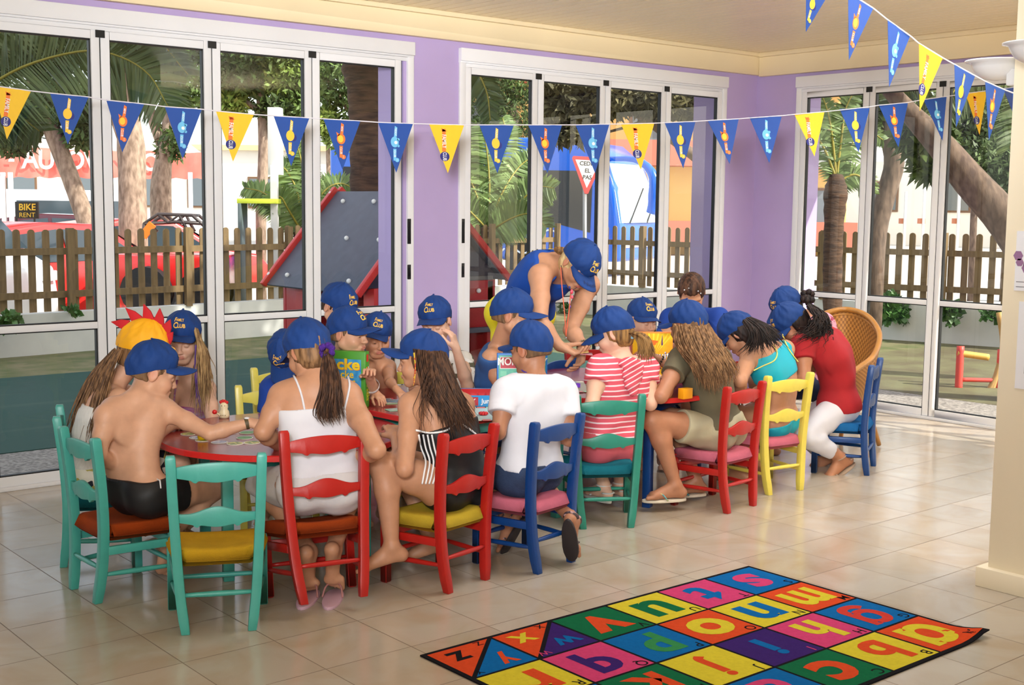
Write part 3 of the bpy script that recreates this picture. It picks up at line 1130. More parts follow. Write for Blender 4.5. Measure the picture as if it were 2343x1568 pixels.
def fence(pts, z0, z1, label, step=0.158, vis=None):
    e = empty('picket_fence', (*pts[0], 0), 0, label, 'fence')
    bpy.context.view_layer.update()
    n_ = 0
    for p, q in zip(pts[:-1], pts[1:]):
        L = np.linalg.norm(q - p)
        d_ = (q - p) / L
        nrm = np.array([-d_[1], d_[0]])
        if nrm @ (p - CAM_C[:2]) < 0:
            nrm = -nrm
        b = MB()
        for z in (z0 + 0.2, z1 - 0.235):
            c = (p + q) / 2 - nrm * 0.012 + nrm * 0.05
            b.obox((*(c), z), (*d_, 0), (*nrm, 0), (0, 0, 1), L / 2, 0.014, 0.036, M_PICK)
        b.build('fence_rail', parent=e, world=True)
        s = step / 2
        k = 0
        while s < L:
            c = p + d_ * s + nrm * 0.065
            b = MB()
            jit = 0.012 * (RNG.random() - 0.5)
            picket(b, c, d_ if np.cross(d_, nrm) > 0 else -d_, z0 + 0.02, z1 + jit)
            k += 1
            n_ += 1
            b.build('picket', parent=e, world=True)
            if k % 9 == 5:
                b = MB()
                cc = p + d_ * (s + step / 2) + nrm * 0.01
                b.box((cc[0] - 0.035, cc[1] - 0.035, z0), (cc[0] + 0.035, cc[1] + 0.035, z1 + 0.01), M_PICK)
                b.build('fence_post', parent=e, world=True)
            s += step
    return e


def cut(pts, a, b_):
    return [np.array(p) for p in pts[a:b_]]


fence([np.array((-5.9, 6.04)), FPTS[1], FPTS[2]], 0.41, 1.30, 'weathered picket fence on the low wall behind the left windows')
fence([FPTS[2], FPTS[3]], 0.42, 1.32, 'weathered picket fence on the low wall behind the middle windows')
fence([FPTR[0] + (0.1, -0.8), FPTR[1], FPTR[2], np.array((5.62, -0.9))], 0.44, 1.31, 'picket fence on the low wall outside the right-hand windows')


# ---------------- playhouse
def playhouse():
    e = empty('playhouse', (-2.65, 1.7, 0), 0, 'red playhouse with grey climbing roof and red edges outside the window', 'playhouse')
    bpy.context.view_layer.update()
    mr = mat('playhouse_red', (176, 30, 38), 0.4, var=0.08)
    mg = mat('playhouse_grey_panel', (84, 88, 102), 0.6, var=0.15, vscale=12, bump=0.05)
    mo = mat('playhouse_red_trim', (206, 52, 46), 0.4)
    mk = mat('playhouse_dark_panel', (38, 30, 52), 0.4)
    Y0, Y1 = 1.0, 2.45
    ap = (-2.65, 1.69)
    le, re = (-3.35, 0.90), (-1.94, 0.98)

    def slab(p, q, t, m, name, y0=Y0, y1=Y1):
        dx, dz = q[0] - p[0], q[1] - p[1]
        L = math.hypot(dx, dz)
        n = (-dz / L * t, dx / L * t)
        b = MB()
        b.prism([p, q, (q[0] + n[0], q[1] + n[1]), (p[0] + n[0], p[1] + n[1])], lambda u, v, w_: (u, w_, v), y0, y1, m)
        return b.build(name, parent=e, world=True, fixn=True, bevel=0.004)
    slab(ap, le, -0.02, mg, 'roof_panel')
    slab(re, ap, -0.02, mg, 'roof_panel')
    for y in (Y0 - 0.03, Y1 - 0.02):
        slab((ap[0], ap[1] + 0.02), (le[0] - 0.02, le[1] - 0.01), -0.05, mo, 'roof_trim', y, y + 0.05)
        slab((re[0] + 0.02, re[1] - 0.01), (ap[0], ap[1] + 0.02), -0.05, mo, 'roof_trim', y, y + 0.05)
    b = MB()
    for y in (Y0 + 0.25, (Y0 + Y1) / 2, Y1 - 0.25):
        for t in (0.12, 0.5, 0.9):
            c = np.array([ap[0] + (le[0] - ap[0]) * t - 0.02, y, ap[1] + (le[1] - ap[1]) * t + 0.022])
            b.ball(c, 0.02, mat('white_plastic', (235, 235, 232), 0.4), n=10)
    for y in (Y0 + 0.0,):
        for t in (0.06, 0.93):
            b.ball((ap[0] + (le[0] - ap[0]) * t - 0.03, Y1, ap[1] + (le[1] - ap[1]) * t + 0.04), 0.02, mat('white_plastic'), n=10)
    b.build('bolt_cap', parent=e, world=True, smooth=True)
    # gable in dark panels with frame, red walls below
    MB().prism([(-3.30, 0.95), (-1.98, 1.0), (-2.65, 1.62)], lambda u, v, w_: (u, w_, v), Y0 + 0.04, Y0 + 0.06, mk).build('gable_panel', parent=e, world=True, fixn=True)
    for x0, x1, z0, z1, y0, y1, nm, m in ((-2.66, -2.02, 0.60, 0.985, Y0 + 0.03, Y0 + 0.055, 'wall_panel', mr), (-3.2, -3.16, 0.0, 0.95, Y1 - 0.4, Y1 - 0.05, 'wall_panel', mr),
                                          (-3.2, -3.16, 0.0, 0.95, Y0 + 0.05, Y0 + 0.2, 'corner_post', mo), (-2.10, -2.04, 0.0, 0.98, Y0 + 0.03, Y0 + 0.09, 'corner_post', mr),
                                          (-2.72, -2.10, 0.0, 0.56, Y0 + 0.25, Y0 + 0.28, 'wall_panel', mr), (-2.75, -2.05, 0.56, 0.60, Y0 - 0.02, Y0 + 0.3, 'counter', mg),
                                          (-3.2, -2.04, 0.0, 0.9, Y1 - 0.04, Y1, 'wall_panel', mr), (-2.04, -2.0, 0.0, 0.9, Y0 + 0.1, Y1 - 0.05, 'wall_panel', mr),
                                          (-2.62, -2.05, 0.985, 1.02, Y0 + 0.02, Y0 + 0.04, 'window_bar', mat('bar_grey', (96, 92, 92), 0.5))):
        MB().box((x0, y0, z0), (x1, y1, z1), m).build(nm, parent=e, world=True, bevel=0.004)
    b = MB()
    for c in ((-2.2, Y0 + 0.02, 0.9), (-2.55, Y0 + 0.02, 0.66), (-2.3, Y0 + 0.24, 0.45)):
        b.ball(c, 0.02, mat('white_plastic'), n=10)
    b.build('bolt_cap', parent=e, world=True, smooth=True)
    # thin cross-link steel
    return e


playhouse()


# ---------------- plants
def leaves(b, c, rad, n, size, m, asp=0.35, shell=0.5, droop=0.0, rng=RNG):
    """n small leaves scattered in an ellipsoid at c with radii rad"""
    c, rad = np.array(c, float), np.array(rad, float)
    d_ = rng.normal(size=(n, 3))
    d_ /= np.linalg.norm(d_, axis=1)[:, None]
    rr = rng.random(n) ** (1 / 3) * (1 - shell) + shell * (0.75 + 0.25 * rng.random(n))
    P = c + d_ * rad * rr[:, None]
    a = rng.normal(size=(n, 3))
    a[:, 2] -= droop
    a /= np.linalg.norm(a, axis=1)[:, None]
    t = np.cross(a, rng.normal(size=(n, 3)))
    t /= np.linalg.norm(t, axis=1)[:, None] + 1e-9
    s = size * (0.6 + 0.8 * rng.random(n))[:, None]
    vs = np.stack([P, P + a * s * 0.5 + t * s * asp * 0.5, P + a * s, P + a * s * 0.5 - t * s * asp * 0.5], 1).reshape(-1, 3)
    b.add(vs, [(4 * i, 4 * i + 1, 4 * i + 2, 4 * i + 3) for i in range(n)], m)


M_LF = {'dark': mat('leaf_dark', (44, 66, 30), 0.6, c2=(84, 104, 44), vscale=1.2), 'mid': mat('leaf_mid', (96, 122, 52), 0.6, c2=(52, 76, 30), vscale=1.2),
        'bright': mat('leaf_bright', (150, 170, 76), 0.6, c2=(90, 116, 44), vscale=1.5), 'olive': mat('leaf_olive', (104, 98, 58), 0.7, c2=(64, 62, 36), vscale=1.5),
        'palm': mat('leaf_palm', (60, 82, 40), 0.5, c2=(92, 108, 56), vscale=4), 'palm_lit': mat('leaf_palm_lit', (126, 150, 84), 0.5, c2=(84, 110, 56), vscale=4),  # the lit palm leaves have sunlight mixed into their green
        'ivy': mat('leaf_ivy', (58, 96, 44), 0.5, c2=(84, 126, 58), vscale=9)}
M_BK = {'pine': mat('bark_pine', (172, 150, 130), 0.9, c2=(120, 100, 84), vscale=6, stretch=(3, 3, 1), bump=0.5, bscale=9),
        'palm': mat('bark_palm', (96, 72, 54), 0.95, c2=(58, 42, 32), vscale=3, stretch=(2, 2, 9), bump=0.9, bscale=7),
        'dark': mat('bark_dark', (120, 100, 84), 0.9, c2=(84, 68, 56), vscale=7, stretch=(3, 3, 1), bump=0.5, bscale=9)}


def tree(label, dep, trunks, blobs, bark='pine', kind='tree', group=None, lsize=0.15, crown=None):
    """trunks: [(list of (px, py, width_px))], blobs: (px, py, rx, ry, n, leafcolour[, ddep])"""
    p0 = at(trunks[0][0][0], trunks[0][0][1], dep)
    e = empty('tree' if kind == 'tree' else kind, (p0[0], p0[1], -0.16), 0, label, 'tree', group)
    bpy.context.view_layer.update()
    for tr in trunks:
        pts = bez([at(x, y, dep) for x, y, w_ in tr], 3 * len(tr))
        if tr is trunks[0] or tr[0][1] >= 400:
            pts[0] = np.array([pts[0][0], pts[0][1], -0.2])
        rad = np.interp(np.linspace(0, len(tr) - 1, 3 * len(tr)), range(len(tr)), [w_ / 2 * dep / FPX for x, y, w_ in tr])
        MB().tube(pts, rad, 12, M_BK[bark]).build('trunk', parent=e, world=True, smooth=True)
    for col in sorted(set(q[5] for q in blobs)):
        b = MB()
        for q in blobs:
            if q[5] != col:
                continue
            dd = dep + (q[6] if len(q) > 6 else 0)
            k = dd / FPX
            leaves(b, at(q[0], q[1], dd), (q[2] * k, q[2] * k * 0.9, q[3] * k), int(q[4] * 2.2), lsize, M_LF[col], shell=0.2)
        b.build('foliage', parent=e, world=True)
    for c, r_, n in crown or []:
        b = MB()
        leaves(b, c, r_, n, 0.3, M_LF['dark'], shell=0.2)
        b.build('foliage', parent=e, world=True)
    return e


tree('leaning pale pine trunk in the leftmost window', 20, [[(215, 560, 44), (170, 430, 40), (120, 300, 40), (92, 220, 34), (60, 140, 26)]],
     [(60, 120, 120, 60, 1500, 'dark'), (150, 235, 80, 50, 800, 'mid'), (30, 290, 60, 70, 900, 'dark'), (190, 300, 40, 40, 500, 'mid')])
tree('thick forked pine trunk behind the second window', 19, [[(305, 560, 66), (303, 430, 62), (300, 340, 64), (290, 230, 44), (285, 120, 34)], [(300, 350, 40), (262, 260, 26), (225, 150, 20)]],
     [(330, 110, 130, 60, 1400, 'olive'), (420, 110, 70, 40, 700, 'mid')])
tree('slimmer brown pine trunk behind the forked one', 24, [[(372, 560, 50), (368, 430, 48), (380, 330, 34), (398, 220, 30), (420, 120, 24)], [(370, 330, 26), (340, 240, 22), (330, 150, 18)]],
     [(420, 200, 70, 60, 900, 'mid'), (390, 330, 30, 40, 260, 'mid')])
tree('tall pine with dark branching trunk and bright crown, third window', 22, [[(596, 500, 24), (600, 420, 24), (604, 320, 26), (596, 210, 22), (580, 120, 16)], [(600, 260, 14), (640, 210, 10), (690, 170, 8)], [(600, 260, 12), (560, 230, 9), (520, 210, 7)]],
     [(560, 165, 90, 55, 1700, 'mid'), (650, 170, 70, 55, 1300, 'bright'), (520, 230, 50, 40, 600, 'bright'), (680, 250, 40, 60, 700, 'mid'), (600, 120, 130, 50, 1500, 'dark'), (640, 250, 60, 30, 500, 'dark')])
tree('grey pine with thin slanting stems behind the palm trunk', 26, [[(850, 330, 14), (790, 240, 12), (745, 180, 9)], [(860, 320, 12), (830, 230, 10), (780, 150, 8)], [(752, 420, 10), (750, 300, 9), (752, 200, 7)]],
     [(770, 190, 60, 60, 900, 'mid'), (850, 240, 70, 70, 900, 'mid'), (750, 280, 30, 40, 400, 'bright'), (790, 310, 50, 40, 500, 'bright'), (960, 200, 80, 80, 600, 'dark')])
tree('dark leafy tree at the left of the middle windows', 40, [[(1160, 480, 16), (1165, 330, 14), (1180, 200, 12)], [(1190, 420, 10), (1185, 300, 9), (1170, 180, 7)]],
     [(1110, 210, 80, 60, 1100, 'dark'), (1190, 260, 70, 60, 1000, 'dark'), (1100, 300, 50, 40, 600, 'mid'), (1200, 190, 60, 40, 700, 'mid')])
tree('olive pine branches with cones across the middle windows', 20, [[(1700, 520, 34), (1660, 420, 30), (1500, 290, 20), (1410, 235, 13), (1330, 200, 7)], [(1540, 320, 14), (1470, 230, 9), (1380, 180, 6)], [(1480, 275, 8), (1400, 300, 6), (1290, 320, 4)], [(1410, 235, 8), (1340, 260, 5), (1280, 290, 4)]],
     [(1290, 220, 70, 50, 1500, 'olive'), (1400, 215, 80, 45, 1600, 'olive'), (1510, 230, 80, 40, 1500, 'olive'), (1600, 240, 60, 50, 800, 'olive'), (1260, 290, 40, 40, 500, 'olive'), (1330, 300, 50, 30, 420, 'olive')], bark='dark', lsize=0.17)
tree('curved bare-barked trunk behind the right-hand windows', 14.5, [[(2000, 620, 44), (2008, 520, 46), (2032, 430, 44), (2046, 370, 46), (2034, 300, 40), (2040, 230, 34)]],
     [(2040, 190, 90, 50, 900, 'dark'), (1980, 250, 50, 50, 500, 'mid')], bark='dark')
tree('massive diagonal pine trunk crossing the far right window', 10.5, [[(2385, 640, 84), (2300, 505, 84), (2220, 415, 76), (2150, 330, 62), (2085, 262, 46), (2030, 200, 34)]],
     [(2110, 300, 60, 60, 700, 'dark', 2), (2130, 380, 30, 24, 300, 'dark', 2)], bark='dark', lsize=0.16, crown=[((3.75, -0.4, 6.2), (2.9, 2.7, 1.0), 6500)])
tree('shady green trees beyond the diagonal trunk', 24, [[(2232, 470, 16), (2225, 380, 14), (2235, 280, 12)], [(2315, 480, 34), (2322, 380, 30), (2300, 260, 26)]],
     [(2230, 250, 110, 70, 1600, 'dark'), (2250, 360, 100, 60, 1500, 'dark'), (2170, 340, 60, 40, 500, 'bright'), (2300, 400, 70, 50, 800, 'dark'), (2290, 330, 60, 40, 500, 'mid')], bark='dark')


def frond(b, br, pts, dep, leaf_px, n, m, both=1, droop=0.35, wid=0.022, jit=0.5):
    """palm frond: curved midrib with leaflets"""
    P = bez([at(x, y, dep + dz) for x, y, dz in pts], 26)
    br.tube(P, np.linspace(0.013, 0.004, len(P)) * min(dep, 12) / 9, 6, mat('palm_rib', (150, 140, 50), 0.5))
    tg = np.gradient(P, axis=0)
    L0 = leaf_px * dep / FPX
    for k in range(n):
        t = k / (n - 1)
        i = t * (len(P) - 1)
        j = min(int(i), len(P) - 2)
        p = P[j] + (P[j + 1] - P[j]) * (i - j)
        d_ = unit(tg[j])
        sd = unit(np.cross(d_, DV))
        L = L0 * (0.45 + 0.55 * math.sin(math.pi * min(1, 0.18 + t * 0.86)))
        for s in ((1, -1) if both else (1,)):
            dirv = unit(sd * s * 1.0 + d_ * 0.55 + DV * (RNG.random() - 0.5) * jit - UP * 0.1)
            tip = p + dirv * L - UP * L * droop * 0.6
            mid = p + dirv * L * 0.5 - UP * L * 0.05
            wv = unit(np.cross(dirv, DV + RNG.normal(size=3) * 0.5)) * wid * dep / 9
            b.add([p - wv * 0.4, mid - wv, tip, mid + wv, p + wv * 0.4], [(0, 1, 2, 3, 4)], m)


def palm(label, dep, trunk, fronds, m, leaf=70, bark='palm', n=44, wid=0.022):
    p0 = at(trunk[0][0], trunk[0][1], dep)
    e = empty('palm_tree', (p0[0], p0[1], -0.16), 0, label, 'palm')
    bpy.context.view_layer.update()
    pts = bez([at(x, y, dep) for x, y, w_ in trunk], 24)
    rad = np.interp(np.linspace(0, len(trunk) - 1, 24), range(len(trunk)), [w_ / 2 * dep / FPX for x, y, w_ in trunk])
    rad = rad * (1 + 0.05 * np.sin(np.arange(24) * 2.4))
    MB().tube(pts, rad, 14, M_BK[bark]).build('trunk', parent=e, world=True, smooth=True)
    for f_ in fronds:
        b, br = MB(), MB()
        lf = leaf
        if isinstance(f_[0], (int, float)):
            lf, f_ = f_[0], f_[1:]
        frond(b, br, f_, dep, lf, n, m, wid=wid)
        o = b.build('frond', parent=e, world=True)
        br.build('midrib', parent=o, world=True, smooth=True)
    return e


bpy.context.view_layer.update()
palm('palm whose big arching fronds fill the top of the left windows', 10.2, [(-260, 780, 90), (-255, 500, 84), (-250, 330, 84)],
     [[150, (-230, 300, 0), (-60, 215, 0), (60, 150, 0), (190, 117, 0), (270, 128, 0), (340, 170, 0), (385, 245, 0)],
      [120, (-230, 290, 0.5), (-80, 120, 0.6), (60, 60, 0.8), (180, 75, 1), (260, 150, 1.2)],
      [120, (-230, 300, 0.2), (-90, 180, 0.6), (0, 110, 0.9), (90, 130, 1.1), (150, 230, 1.2)],
      [110, (-200, 290, -0.4), (-100, 90, 0), (120, 30, 0.6), (330, 70, 1.6), (430, 170, 1.8)],
      [110, (-230, 320, 0), (-120, 260, 0.2), (0, 240, 0.3), (90, 300, 0.5)]], M_LF['palm'], n=120, wid=0.013)
palm('palm with thick shaggy brown trunk seen beside the purple pillar', 11.5, [(842, 640, 76), (840, 420, 78), (838, 300, 76), (836, 210, 82), (835, 150, 112)],
     [[(835, 110, 0), (900, 60, 0), (980, 60, 0), (1060, 120, -0.4), (1110, 200, -0.6), (1122, 275, -0.6)], [(835, 110, 0), (960, 80, 0), (1080, 150, 0.4), (1140, 240, 0.6)],
      [(835, 110, 0), (760, 60, 0), (650, 60, 0.4), (560, 110, 0.8)], [(835, 110, 0), (850, 30, 1), (860, -40, 2)]], M_LF['palm'], leaf=60, n=70, wid=0.013)
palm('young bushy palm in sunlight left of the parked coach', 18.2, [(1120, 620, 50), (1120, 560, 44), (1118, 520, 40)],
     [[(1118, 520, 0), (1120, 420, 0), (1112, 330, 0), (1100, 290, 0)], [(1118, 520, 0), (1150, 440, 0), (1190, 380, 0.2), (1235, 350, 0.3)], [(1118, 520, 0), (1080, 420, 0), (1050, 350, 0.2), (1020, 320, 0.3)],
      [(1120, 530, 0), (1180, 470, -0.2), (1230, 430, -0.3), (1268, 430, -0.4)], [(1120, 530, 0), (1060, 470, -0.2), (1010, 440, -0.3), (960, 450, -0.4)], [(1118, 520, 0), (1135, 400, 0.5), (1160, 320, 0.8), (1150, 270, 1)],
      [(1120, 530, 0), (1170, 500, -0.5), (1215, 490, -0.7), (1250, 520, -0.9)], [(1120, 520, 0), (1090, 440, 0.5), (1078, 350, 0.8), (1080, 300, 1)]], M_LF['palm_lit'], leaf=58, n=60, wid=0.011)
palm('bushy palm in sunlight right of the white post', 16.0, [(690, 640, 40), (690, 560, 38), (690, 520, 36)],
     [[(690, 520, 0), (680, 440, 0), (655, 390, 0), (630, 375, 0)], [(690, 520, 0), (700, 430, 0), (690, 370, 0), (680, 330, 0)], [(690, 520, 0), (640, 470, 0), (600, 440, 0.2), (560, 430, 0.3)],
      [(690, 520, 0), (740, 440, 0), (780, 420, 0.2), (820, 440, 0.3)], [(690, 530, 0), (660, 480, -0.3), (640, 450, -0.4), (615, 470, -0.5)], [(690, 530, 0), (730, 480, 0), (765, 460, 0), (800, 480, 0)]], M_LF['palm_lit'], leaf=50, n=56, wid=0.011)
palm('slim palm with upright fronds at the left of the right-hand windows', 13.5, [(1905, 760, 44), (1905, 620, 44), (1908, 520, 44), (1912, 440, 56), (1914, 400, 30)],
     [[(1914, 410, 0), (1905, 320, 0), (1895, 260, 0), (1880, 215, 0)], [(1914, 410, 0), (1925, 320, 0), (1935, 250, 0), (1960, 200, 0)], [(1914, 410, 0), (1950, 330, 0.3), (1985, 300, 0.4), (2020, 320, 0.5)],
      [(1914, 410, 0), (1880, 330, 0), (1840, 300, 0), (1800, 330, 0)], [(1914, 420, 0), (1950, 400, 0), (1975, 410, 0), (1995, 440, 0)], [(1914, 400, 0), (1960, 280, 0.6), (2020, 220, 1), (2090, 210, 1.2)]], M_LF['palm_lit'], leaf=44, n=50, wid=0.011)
palm('palm with drooping fronds at the top of the right-hand windows', 11.5, [(2520, 620, 80), (2510, 300, 80), (2500, 120, 84)],
     [[90, (2490, 110, 0), (2380, 120, 0), (2270, 150, 0), (2190, 200, 0), (2150, 270, 0)], [90, (2490, 110, 0), (2350, 60, 0.3), (2190, 110, 0.6), (2080, 200, 0.8), (2030, 250, 1)],
      [80, (2490, 110, 0), (2400, 180, 0), (2340, 260, 0), (2310, 340, 0)]], M_LF['palm'], leaf=80, n=80, wid=0.013)


def ivy(px, py, rx, ry, n, label):
    p = at(px, py, 1)
    d_ = p - CAM_C
    # stand it on the face of the right garden wall
    best = None
    for a, c in list(zip(FPTR[:-1], FPTR[1:])) + list(zip(FPTS[:-1], FPTS[1:])):
        e_ = c - a
        M_ = np.array([[d_[0], -e_[0]], [d_[1], -e_[1]]])
        try:
            t, s = np.linalg.solve(M_, a - CAM_C[:2])
        except np.linalg.LinAlgError:
            continue
        if -0.01 <= s <= 1.01 and t > 0 and (best is None or t < best):
            best = t
    q = CAM_C + d_ * (best - 0.14)
    k = best / FPX
    b = MB()
    for i in range(9):
        u, v = RNG.random() * 2 - 1, RNG.random() * 2 - 1
        leaves(b, q + RT * u * rx * k * 0.7 + UP * v * ry * k * 0.6 * (1 - abs(u) * 0.4), (rx * k * 0.4, 0.05, ry * k * 0.4), n // 9, 0.075, M_LF['ivy'], asp=0.8)
    o = b.build('ivy')
    return tag(o, label, 'plant')


ivy(2038, 715, 52, 52, 700, 'largest clump of ivy hanging over the white wall, behind the rattan chair')
ivy(2176, 715, 22, 36, 300, 'small ivy clump on the white wall in the middle of the right windows')
ivy(2275, 718, 26, 24, 160, 'thin ivy sprig on the white wall beside the cream partition')
ivy(18, 735, 26, 28, 260, 'green shrub on the white wall at the far left')
ivy(168, 712, 14, 8, 60, 'tiny weed on top of the white wall at left')
ivy(1295, 705, 16, 20, 80, 'small plant on the wall behind the bending woman')

# ---------------- street furniture
M_PK = mat('painted_post_white', (226, 224, 220), 0.6)


def slab_post(e, name, x0, x1, y0, y1, dep, m, t=0.06):
    a, b_ = at(x0, y0, dep), at(x1, y1, dep)
    c = (a + b_) / 2
    hw = abs(x1 - x0) / 2 * dep / FPX
    hh = abs(y1 - y0) / 2 * dep / FPX
    q = MB()
    q.obox(c, RT, FW, UP, hw, t, hh, m)
    return q.build(name, parent=e, world=True, bevel=0.004)


e = empty('street_post', at(629, 700, 15) * (1, 1, 0), 0, 'white post with square top box and lime yellow canopy in the third window', 'post')
bpy.context.view_layer.update()
slab_post(e, 'pole', 622, 637, 380, 800, 15.6, M_PK)
slab_post(e, 'top_box', 616, 645, 248, 400, 15.6, M_PK, 0.1)
slab_post(e, 'canopy', 552, 642, 455, 466, 15.6, mat('lime_canopy', (214, 226, 70), 0.5), 0.25)
slab_post(e, 'booth_side', 553, 560, 466, 700, 15.6, mat('booth_grey', (96, 110, 112), 0.5), 0.2)
e = empty('traffic_sign', at(1338, 560, 18.6) * (1, 1, 0), 0, 'triangular red and white give-way sign reading CEDIU EL PAS', 'sign')
bpy.context.view_layer.update()


def sign_fn(u, v, w_):
    c = at(1344, 392, 18.6)
    rx = unit(RT * 0.96 + FW * 0.28)
    fw = np.cross(UP, rx)
    k = 18.6 / FPX
    s, c_ = math.sin(-0.03), math.cos(-0.03)
    return c + rx * (u * c_ - v * s) * k + UP * (u * s + v * c_) * k - fw * (-w_)


def tri(r, y_top, y_bot):
    return [(-r + 3, y_top), (r - 3, y_top), (r, y_top - 5), (4, y_bot + 3), (-4, y_bot + 3), (-r, y_top - 5)]


MB().prism(tri(38, 33, -54), sign_fn, 0, 0.01, mat('sign_red', (206, 46, 50), 0.45)).build('sign_border', parent=e, world=True, fixn=True)
MB().prism([(-30, 25), (30, 25), (0, -38)], sign_fn, -0.003, 0.0, mat('sign_white', (236, 236, 238), 0.5)).build('sign_face', parent=e, world=True, fixn=True)
b = MB()
for s, yy in (('CEDIU', 13), ('EL', -3), ('PAS', -18)):
    b.text(s, lambda u, v, yy=yy: sign_fn(u, v + yy, -0.005), 13, mat('sign_black', (30, 30, 34), 0.6), w=1.05, bold=0.03)
b.build('sign_text', parent=e, world=True)
q = MB()
q.tube([at(1338, 430, 18.66), at(1338, 720, 18.7)], 0.03, 8, mat('steel_post', (150, 150, 150), 0.4, metal=0.6))
q.build('pole', parent=e, world=True, smooth=True)

# awning of a shop, with big white letters
e = empty('awning', at(200, 700, 27) * (1, 1, 0), 0, 'faded red shop awning with white capital letters behind the pine trunks', 'awning')
bpy.context.view_layer.update()
M_AW = mat('awning_red', (226, 92, 78), 0.8, c2=(236, 140, 124), vscale=1.0)


def aw(u, v, w_):
    """u in px along the front, v in px height"""
    dep = 27 - 0.0005 * u
    return at(u, v, dep - w_)


q = MB()
xs_ = np.linspace(-160, 462, 63)
top = [(x, 333 + (x + 160) * 0.028 + 2 * math.sin(x * 0.05)) for x in xs_]
bot = [(x, 402 + (x + 160) * 0.008 + 4 * abs(math.sin(x * 0.07))) for x in xs_]
for w0 in (0.0,):
    vs = [aw(x, y, 0) for x, y in top] + [aw(x, y, 0.05 + 0.05 * math.sin(x * 0.1)) for x, y in bot] + [aw(x, y, -0.05) for x, y in top] + [aw(x, y, -0.03) for x, y in bot]
    n = len(xs_)
    fs = [(i, n + i, n + i + 1, i + 1) for i in range(n - 1)] + [(2 * n + i, 2 * n + i + 1, 3 * n + i + 1, 3 * n + i) for i in range(n - 1)] + [(i, i + 1, 2 * n + i + 1, 2 * n + i) for i in range(n - 1)]
    q.add(vs, fs, M_AW)
q.build('awning_valance', parent=e, world=True, smooth=True)
q = MB()
q.add([aw(-160, 333, 0), aw(462, 351, 0), at(420, 318, 31), at(-160, 318, 31)], [(0, 1, 2, 3)], mat('awning_top', (236, 214, 200), 0.8))
q.build('awning_roof', parent=e, world=True)
q = MB()
for s, x, y, k in (('-', 26, 378, 52), ('A', 69, 384, 62), ('U', 106, 386, 62), ('R', 146, 387, 62), ('O', 172, 387, 60), ('V', 208, 387, 60), ('W', 300, 389, 56), ('O', 345, 390, 56)):
    q.text(s, lambda u, v, x=x, y=y: aw(x + u, y - v, 0.12), k, mat('awning_letter', (250, 240, 232), 0.7), bold=0.02, w=0.9)
q.build('awning_lettering', parent=e, world=True)
for x in (12, 29, 438):
    slab_post(e, 'awning_post', x - 4, x + 4, 396, 720, 26.5, M_PK, 0.05)

# board with yellow lettering
e = empty('shop_sign', at(70, 600, 21) * (1, 1, 0), 0, 'small black board reading BIKE in yellow behind the white van', 'sign')
bpy.context.view_layer.update()
slab_post(e, 'board', 36, 88, 462, 500, 21, mat('board_black', (30, 28, 24), 0.6), 0.03)
q = MB()
q.text('BIKE', lambda u, v: at(62 + u, 481 - v, 20.9), 21, mat('letter_yellow', (236, 190, 40), 0.6), bold=0.02, w=0.95)
q.text('RENT', lambda u, v: at(62 + u, 497 - v, 20.9), 15, mat('letter_yellow'), bold=0.0, w=1.0)
q.build('lettering', parent=e, world=True)
slab_post(e, 'board_leg', 40, 43, 500, 724, 21, mat('board_black'), 0.02)
slab_post(e, 'board_leg', 81, 84, 500, 724, 21, mat('board_black'), 0.02)


